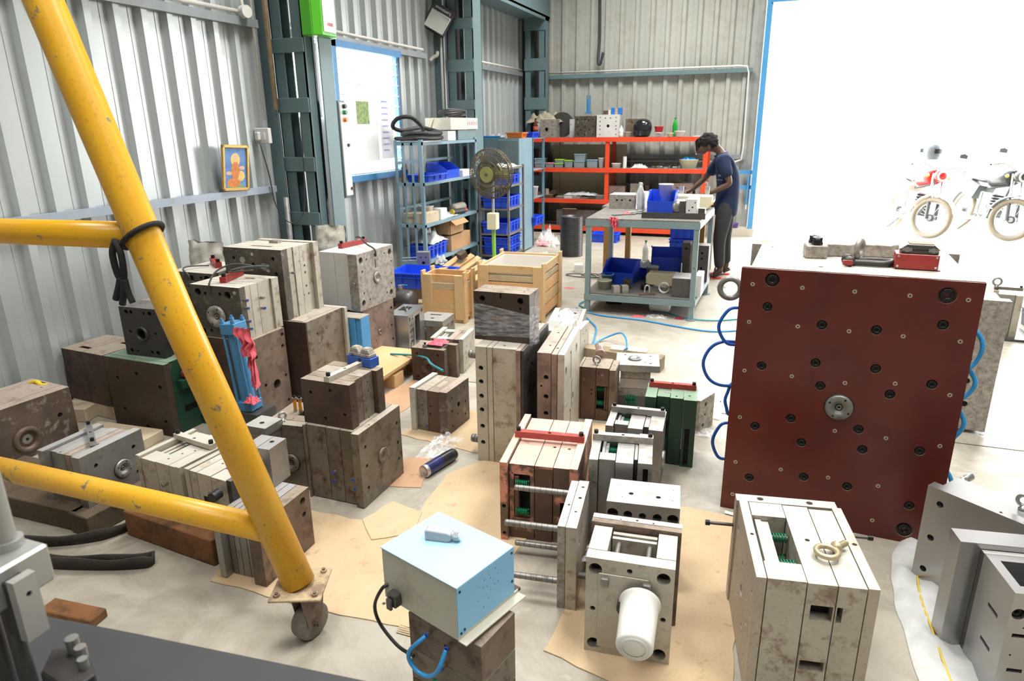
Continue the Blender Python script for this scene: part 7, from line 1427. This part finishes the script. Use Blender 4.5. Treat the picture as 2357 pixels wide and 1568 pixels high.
timber('dark beam edge lying behind the tall cream mould at the left', (-1.52,4.0), (-1.30,3.98), .03, .04, TIM)
rag('translucent white film heap behind the green mould', (-.36,4.0,0), .42,.34,.22, 101, mat=film('white_haze_film',(1,1,1),.45,.3,8), name='plastic_film', cat='film')
rag('clump of clear film between the wrapped mould and its neighbour', (-1.05,3.62,.60), .12,.18,.06, 102, mat=film('bag_film',(1,1,1)), name='plastic_film', cat='film')
rag('clear wrinkled film beside the big aisle mould', (-1.54,2.98,0), .16,.30,.08, 103, mat=GLASSY, name='plastic_film', cat='film')
rag('ball of clear bubble wrap between the pinned plates and the bucket mould', (-.455,2.08,.17), .11,.12,.10, 104, mat=film('bubble_film',(.95,.97,1),.45,.1,60), name='bubble_wrap', cat='film')
rag('scrap of clear film at the foot of the small mottled block', (-.25,3.62,0), .14,.1,.04, 105, mat=GLASSY, name='plastic_film', cat='film')
rag('clear film scraps on the floor right of the huge red mould', (1.35,4.1,0), .3,.12,.02, 106, mat=GLASSY, name='plastic_film', cat='film')
b = B(); b.cyl((0,0,0),(.13,0,0),.006,STEEL['slate']); b.cyl((-.02,0,0),(0,0,0),.011,SCREW); tag(b.build('long_bolt', None, (-.30,4.10,.012), 0), 'long black bolt on the floor left of the huge red mould', 'bolt')
SACK = worn('white_woven_sack',(.55,.53,.46),(.62,.6,.53),(.35,.33,.28),.3,8,30,.8,0,.1,.5)
def sack(label, x, y, z, w_, h_, seed, rz=0):
    b = B(); n_ = 14; vs = []
    for s_ in (-1,1):
        for j in range(n_+1):
            for i in range(n_+1):
                u, v = i/n_-.5, j/n_; bul = .09*w_/.3*(1-(2*u)**2)**.5*(1-v**2*.75) if abs(u)<.5 else 0
                q = Vector((u*3,v*3,seed+s_)); vs.append((u*w_*(1+.05*noise.noise(q)), s_*bul+.02*noise.noise(q*2), v*h_*(1+.08*noise.noise(Vector((u*4,seed,1))))))
    k_ = (n_+1)**2
    for o_ in (0,k_): b.add([], [], SACK)
    b.add(vs, [(o_+j*(n_+1)+i,o_+j*(n_+1)+i+1,o_+(j+1)*(n_+1)+i+1,o_+(j+1)*(n_+1)+i) for o_ in (0,k_) for j in range(n_) for i in range(n_)], SACK, True)
    return tag(b.build('sack', None, (x,y,z), radians(rz)), label, 'sack')
block('dark shadowed steel block behind the twin stacks by the wall', -3.72,-3.48,3.50,3.74,0,.62,STEEL['dark'])
sack('white woven sack standing behind the rearmost mould by the wall', -3.60,3.62,.6205,.30,.30,2,0)
block('dark crate in the shade behind the whitish mould', -3.50,-3.16,4.55,4.80,0,.60,TIM,'wooden_box','box')
sack('white woven sack behind the whitish mould by the nearest column', -3.33,4.68,.601,.26,.30,6,8)
rag('tan sack corner lying by the yard at the right edge', (3.0,8.6,0), .5,.4,.25, 110, mat=SACK, name='sack', cat='sack')
tray('grey tray of blue parts at the far right edge', 2.25,6.6,0,10,.3,.3,.15,plain('grey_tray_plastic',(.2,.22,.25),.5),nx=2)
# ---------------------------------------------------------------- the worker
def skin(name, verts, edges, mat, parent=None, sub=2, root=0):
    me = bpy.data.meshes.new(name); me.from_pydata([v[:3] for v in verts], edges, []); o = bpy.data.objects.new(name, me); COL.objects.link(o)
    sm = o.modifiers.new('skin', 'SKIN'); sm.use_smooth_shade = True
    sl = me.skin_vertices[0].data if me.skin_vertices else None
    if sl is None:
        bpy.context.view_layer.objects.active = o; sl = me.skin_vertices[0].data
    for i, v in enumerate(verts): r = v[3]; sl[i].radius = (r, v[4] if len(v) > 4 else r)
    sl[root].use_root = True
    ss = o.modifiers.new('sub', 'SUBSURF'); ss.levels = sub; ss.render_levels = sub
    me.materials.append(mat)
    if parent: o.parent = parent
    return o
def chain(V, E, start, pts):
    k = start
    for p in pts: V.append(p); E.append((k, len(V)-1)); k = len(V)-1
    return k
SKN = plain('dark_brown_skin', (.095,.045,.027), .5, 0, .1, 12, sub=.1)
NAVY = plain('navy_polo_cloth', (.007,.018,.062), .9, 0, .15, 10, .3); TRS = plain('charcoal_trouser_cloth', (.028,.028,.03), .9, 0, .15, 8, .3)
HAIR = plain('black_hair', (.006,.005,.005), .9, 0, .3, 60, .5)
wk = thing('person', 'man in a navy polo shirt and charcoal trousers bending over the bench', 'person', (0, 0, 0))
V = [(-.46,7.91,.80,.080,.080)]; E = []
ch = chain(V, E, 0, [(-.45,7.92,.95,.085,.085),(-.462,7.95,1.12,.09,.09),(-.505,7.96,1.25,.085,.085)])
nk = chain(V, E, ch, [(-.555,7.955,1.345,.048),(-.60,7.95,1.40,.05),(-.665,7.945,1.425,.085,.075),(-.715,7.94,1.435,.088,.078)])
jaw = chain(V, E, nk, [(-.755,7.935,1.385,.062,.056),(-.768,7.933,1.33,.04,.038)])
chain(V, E, nk+1, [(-.813,7.93,1.375,.014)])      # nose
# arms: near (left) and far (right), each with a palm, four fingers and a thumb
for s_, sh, el, wr, pm in ((-1,(-.515,7.80,1.27),(-.42,7.74,1.04),(-.585,7.72,.955),(-.665,7.715,.935)),(1,(-.56,8.12,1.27),(-.72,8.18,1.06),(-.86,8.14,.93),(-.93,8.12,.90))):
    mid = tuple((a+b_)/2 for a, b_ in zip(el, wr))
    k = chain(V, E, ch, [(*sh,.055),(*[(a*.5+b_*.5) for a, b_ in zip(sh, el)],.044),(*el,.037),(*mid,.034),(*wr,.024),(*pm,.030,.016)])
    d = (Vector(pm)-Vector(wr)).normalized(); sd = d.cross(Vector((0,0,1))).normalized()
    for j, ln in enumerate((.062,.072,.068,.052)):
        o_ = sd*(-.024+.016*j); p1 = Vector(pm)+d*.025+o_; p2 = p1+d*ln*.5+Vector((0,0,-.012)); p3 = p2+d*ln*.3+Vector((0,0,-.025))
        chain(V, E, k, [(*p1,.009),(*p2,.008),(*p3,.007)])
    p1 = Vector(pm)-d*.012-sd*.034*(1); chain(V, E, k, [(*p1,.010),(*(p1+d*.03-sd*.008+Vector((0,0,-.015))),.008)])
# legs
for hp, kn, an, ft, te in (((-.455,7.83,.76),(-.485,7.80,.43),(-.455,7.80,.085),(-.50,7.79,.035),(-.60,7.775,.028)),((-.44,7.99,.76),(-.44,8.02,.43),(-.405,8.05,.085),(-.44,8.045,.035),(-.53,8.04,.028))):
    chain(V, E, 0, [(*hp,.068),(*[(a+b_)/2 for a, b_ in zip(hp, kn)],.062),(*kn,.055),(*[(a*.6+b_*.4) for a, b_ in zip(kn, an)],.052),(*an,.035),(*ft,.032),(*te,.028,.02)])
body = skin('body', V, E, SKN, wk, 2)
sh = [(-.46,7.91,.66,.135,.135),(-.455,7.91,.74,.140,.140),(-.445,7.92,.85,.135,.135),(-.445,7.94,1.0,.132,.132),(-.462,7.95,1.14,.138,.138),(-.50,7.955,1.25,.128,.128),(-.545,7.955,1.325,.066,.062)]
V = list(sh); E = [(i, i+1) for i in range(6)]
chain(V, E, 5, [(-.512,7.80,1.275,.078),(-.475,7.765,1.18,.070),(-.447,7.75,1.095,.068)])
chain(V, E, 5, [(-.555,8.11,1.275,.078),(-.62,8.14,1.18,.070),(-.68,8.165,1.10,.066)])
skin('polo_shirt', V, E, NAVY, wk, 2)
V = [(-.45,7.91,.92,.10,.10),(-.455,7.91,.80,.11,.11)]; E = [(0,1)]
for hp, kn, an in (((-.455,7.84,.72),(-.49,7.80,.43),(-.462,7.80,.11)),((-.445,7.985,.72),(-.445,8.02,.43),(-.41,8.05,.12))):
    chain(V, E, 1, [(*hp,.096),(*[(a+b_)/2 for a, b_ in zip(hp, kn)],.088),(*kn,.074),(*[(a+b_)/2 for a, b_ in zip(kn, an)],.066),(*an,.058)])
skin('trousers', V, E, TRS, wk, 2)
b = B(); n_, m_ = 40, 24; vs = []
for j in range(m_+1):
    for i in range(n_):
        th, ph = 2*pi*i/n_, pi*.64*j/m_; rr = .101+.008*noise.noise(Vector((3*cos(th)*sin(ph), 3*sin(th)*sin(ph), 3*cos(ph))))*2+.012*noise.noise(Vector((20*cos(th)*sin(ph), 20*sin(th)*sin(ph), 20*cos(ph))))
        vs.append((rr*1.05*sin(ph)*cos(th), rr*.9*sin(ph)*sin(th), rr*cos(ph)))
b.add(vs, [(j*n_+i, j*n_+(i+1) % n_, (j+1)*n_+(i+1) % n_, (j+1)*n_+i) for j in range(m_) for i in range(n_)], HAIR, True)
b.build('hair', wk, (-.690,7.942,1.455), (0, radians(10), 0))
random.seed(2); b = B()
for i in range(60):
    a_ = random.uniform(-.8,.8); z_ = random.uniform(-.02,.06); b.tube(smooth([(-.10,.08*sin(a_),z_),(-.125,.09*sin(a_),z_-.02),(-.13,.095*sin(a_),z_-.05)],3), .005, HAIR, n=4)
b.build('fringe', wk, (-.690,7.942,1.460), (0, radians(-10), 0))['kind'] = 'stuff'
for yy in (7.858, 8.02): b = B(); b.lathe([(0,-.006),(.016,-.006),(.024,0),(.018,.008),(.008,.004),(0,.004)], SKN, 14, T(0,0,0,0,pi/2 if yy<7.9 else -pi/2)); b.v = [(x*.75, y, z*1.25) for x, y, z in b.v]; b.build('ear', wk, (-.672,yy,1.405), (0, radians(-20), 0))
for yy in (7.895, 7.972): b = B(); b.lathe([(0,-.008),(.010,0),(0,.008)], WHITE, 12); b.build('eye', wk, (-.80,yy,1.405)); b = B(); b.box(-.006,.006,-.018,.018,0,.006,HAIR); b.build('eyebrow', wk, (-.806,yy,1.428))
b = B(); b.box(-.006,.004,-.022,.022,-.004,.004,plain('lips',(.14,.05,.04),.5)); b.build('mouth', wk, (-.815,7.933,1.335))
b = B(); b.tube([(-.548+.062*cos(t_/10*2*pi), 7.955+.07*sin(t_/10*2*pi), 1.332+.02*cos(t_/10*2*pi)) for t_ in range(10)], .012, NAVY, n=8, closed=True); b.build('collar', wk)
text('Site', .03, plain('shirt_print',(.5,.55,.6),.6), T(-.53,7.808,1.12,0,pi/2), 'print', wk)
text('Industries', .016, plain('shirt_print',(.5,.55,.6)), T(-.53,7.808,1.075,0,pi/2), 'print', wk)
SH_ = plain('black_sandal', (.02,.018,.017), .5); SO = plain('red_sole', (.6,.07,.04), .6)
for x_, y_ in ((-.53,7.785),(-.465,8.04)):
    t = thing('sandal', 'x', 'x')
    for k_ in ('label','category'): del t[k_]
    t.parent = wk; t.location = (x_, y_, 0); t.rotation_euler = (0,0,radians(8))
    b = B(); b.prism([(-.12,-.02),(-.10,-.045),(0,-.048),(.09,-.036),(.11,0),(.09,.036),(0,.048),(-.10,.045),(-.12,.02)], 0, .014, SO); b.build('sole', t)
    for xx, rz_ in ((-.055,.2),(.02,-.1)): b = B(); b.tube(smooth([(xx,-.046,.014),(xx,-.04,.05),(xx,0,.072),(xx,.04,.05),(xx,.046,.014)],4), .011, SH_, n=8); b.build('strap', t)
    b = B(); b.tube(smooth([(.02,-.045,.03),(.09,-.036,.06),(.10,0,.065),(.09,.036,.06),(.02,.045,.03)],4), .012, SH_, n=8); b.build('heel_strap', t)
# ---------------------------------------------------------------- motorcycles out in the yard
def bike(label, x, y, rz, body_c, tank_c, helmet=False, steer=0):
    t = thing('motorcycle', label, 'motorcycle', (x, y, 0), rot=(radians(-9), 0, radians(rz)))
    TY = plain('washed_out_tyre', (.30,.26,.20), .9); CH = plain('bright_chrome', (.6,.6,.6), .25, .8); BD = plain('body_'+label[:6].replace(' ','_'), body_c, .3); TK = plain('tank_'+label[:6].replace(' ','_'), tank_c, .3); BLK = plain('washed_out_black', (.09,.10,.10), .45)  # tyre and black paled, the yard's washed-out glare put into the colour
    for nm, xx in (('front_wheel',.62),('rear_wheel',-.62)):
        w_ = bpy.data.objects.new(nm, None); COL.objects.link(w_); w_.parent = t; w_.location = (xx,0,.30); w_.rotation_euler = (0,0,radians(38 if xx > 0 else 0))
        b = B(); b.tube([(.265*cos(2*pi*i/36),0,.265*sin(2*pi*i/36)) for i in range(36)], .036, TY, n=10, closed=True); b.build('tyre', w_)
        b = B(); b.tube([(.225*cos(2*pi*i/36),0,.225*sin(2*pi*i/36)) for i in range(36)], .012, CH, n=8, closed=True); b.build('wheel_rim', w_)
        b = B(); b.cyl((0,-.05,0),(0,.05,0),.035,CH); b.cyl((0,-.03,0),(0,.03,0),.055,BLK); b.build('hub', w_)
        b = B()
        for i in range(18): a_ = 2*pi*i/18; b.tube([(.04*cos(a_),.03*(-1)**i,.04*sin(a_)),(.22*cos(a_+.15),0,.22*sin(a_+.15))], .003, CH, n=4)
        b.build('spokes', w_)
        b = B(); vs = []
        for i in range(11):
            a_ = radians(20+14*i) if xx > 0 else radians(40+13*i)
            for yy, rr in ((-.05,.32),(-.03,.345),(.03,.345),(.05,.32)): vs.append((rr*cos(a_),yy,rr*sin(a_)))
        b.add(vs, [(4*i+k_,4*i+k_+1,4*i+5+k_,4*i+4+k_) for i in range(10) for k_ in range(3)], BD, True); b.build('mudguard', w_)
    for s_ in (-1,1): b = B(); b.cyl((.62,s_*.065,.30),(.40,s_*.065,.92),.018,CH); b.cyl((.62,s_*.065,.28),(.53,s_*.065,.55),.026,BLK); b.build('fork_tube', t)
    b = B(); b.tube(smooth([(.33,-.36,1.0),(.38,-.22,1.04),(.40,-.05,.97),(.40,.05,.97),(.38,.22,1.04),(.33,.36,1.0)],5), .012, CH); b.build('handlebar', t)
    for s_ in (-1,1):
        b = B(); b.cyl((.35,s_*.27,1.03),(.31,s_*.38,1.0),.017,BLK); b.build('grip', t)
        b = B(); b.tube([(.37,s_*.24,1.04),(.34,s_*.28,1.18)], .005, BLK, n=6); b.prism([(-.05,-.03),(.05,-.03),(.055,.02),(0,.04),(-.055,.02)], 0,.012, BLK, T(.34,s_*.28,1.21,0,pi/2)@Matrix.Rotation(pi/2,4,'Y')); b.build('mirror', t)
        b = B(); b.lathe([(0,-.03),(.02,-.025),(.028,0),(0,.03)], plain('amber_lens',(.9,.45,.02),.3), 12, T(.42,s_*.15,.88,0,0,pi/2)); b.build('indicator', t)
    b = B(); b.lathe([(0,.10),(.06,.09),(.085,.06),(.09,.0),(.06,-.07),(0,-.09)], TK, 20, T(.47,0,.90,0,0,pi/2)); b.build('headlamp', t); b = B(); b.lathe([(0,0),(.075,-.005),(.078,-.01)], WHITE, 20, T(.565,0,.9,0,0,pi/2)); b.build('lens', t)
    b = B(); b.tube([(.34,0,.86),(.2,0,.88),(.0,0,.84),(-.12,0,.78)], .12, TK, n=16, rf=lambda u: .55+.55*sin(pi*(.2+.7*u))); b.build('tank', t)
    b = B(); b.tube([(-.05,0,.80),(-.3,0,.78),(-.6,0,.82),(-.78,0,.85)], .10, BLK, n=12, rf=lambda u: .9-.3*u); b.v = [(x_,y_,.80+(z_-.80)*.5) for x_,y_,z_ in b.v]; b.build('seat', t)
    b = B(); b.box(-.15,.18,-.11,.11,.28,.62,BLK); 
    for i in range(6): b.box(.0,.22,-.12,.12,.40+.04*i,.415+.04*i,CH)
    b.build('engine', t, bevel=.02)
    b = B(); b.tube([(.36,0,.84),(.26,0,.4),(.1,0,.26),(-.3,0,.28),(-.62,0,.30)], .02, BLK); b.tube([(.3,0,.76),(-.3,0,.66),(-.7,0,.72)], .02, BLK); b.build('frame', t)
    b = B(); b.tube(smooth([(.2,-.12,.45),(.2,-.15,.26),(-.1,-.16,.22),(-.5,-.17,.27),(-.85,-.18,.34)],5), .028, CH, rf=lambda u: .7+.9*u); b.build('exhaust', t)
    b = B(); b.prism([(-.75,.6),(-.3,.5),(-.2,.7),(-.6,.78)], -.13,.13, BD, Matrix.Rotation(pi/2,4,'X')); b.build('side_cover', t)
    b = B(); b.tube([(.28,-.18,.3),(.20,-.19,.60),(.05,-.19,.62),(.05,-.18,.32),(.2,-.18,.24)], .011, CH, closed=False); b.build('crash_bar', t); b = B(); b.tube([(.28,.18,.3),(.20,.19,.60),(.05,.19,.62),(.05,.18,.32),(.2,.18,.24)], .011, CH); b.build('crash_bar', t)
    b = B(); b.cyl((-.05,-.1,.28),(-.14,-.26,.02),.01,BLK); b.build('side_stand', t)
    return t
bk = bike('red commuter motorcycle parked outside the door with a grey helmet on its handlebar', 2.05, 12.15, -78, (.75,.68,.6), (.65,.03,.03), True)
bike('black and chrome motorcycle parked outside nearest the right edge', 3.02, 12.18, -74, (.10,.12,.12), (.06,.07,.07))
t = thing('helmet', 'grey helmet with its visor up hanging on the red motorcycle', 'helmet', (2.12, 11.62, 1.24), radians(-30))
b = B(); b.lathe([(.0,.13),(.05,.123),(.09,.10),(.112,.06),(.12,.02),(.118,-.03),(.105,-.08),(.085,-.12)], plain('grey_helmet_shell', (.22,.25,.28), .3), 28); b.build('shell', t)
b = B(); vs = []
for j in range(4):
    for i in range(11): a_ = radians(-60+120*i/10); vs.append((.124*cos(a_), .124*sin(a_), -.03+.06*j/3))
b.add(vs, [(j*11+i,j*11+i+1,(j+1)*11+i+1,(j+1)*11+i) for j in range(3) for i in range(10)], BLACK, True); b.build('visor_opening', t)
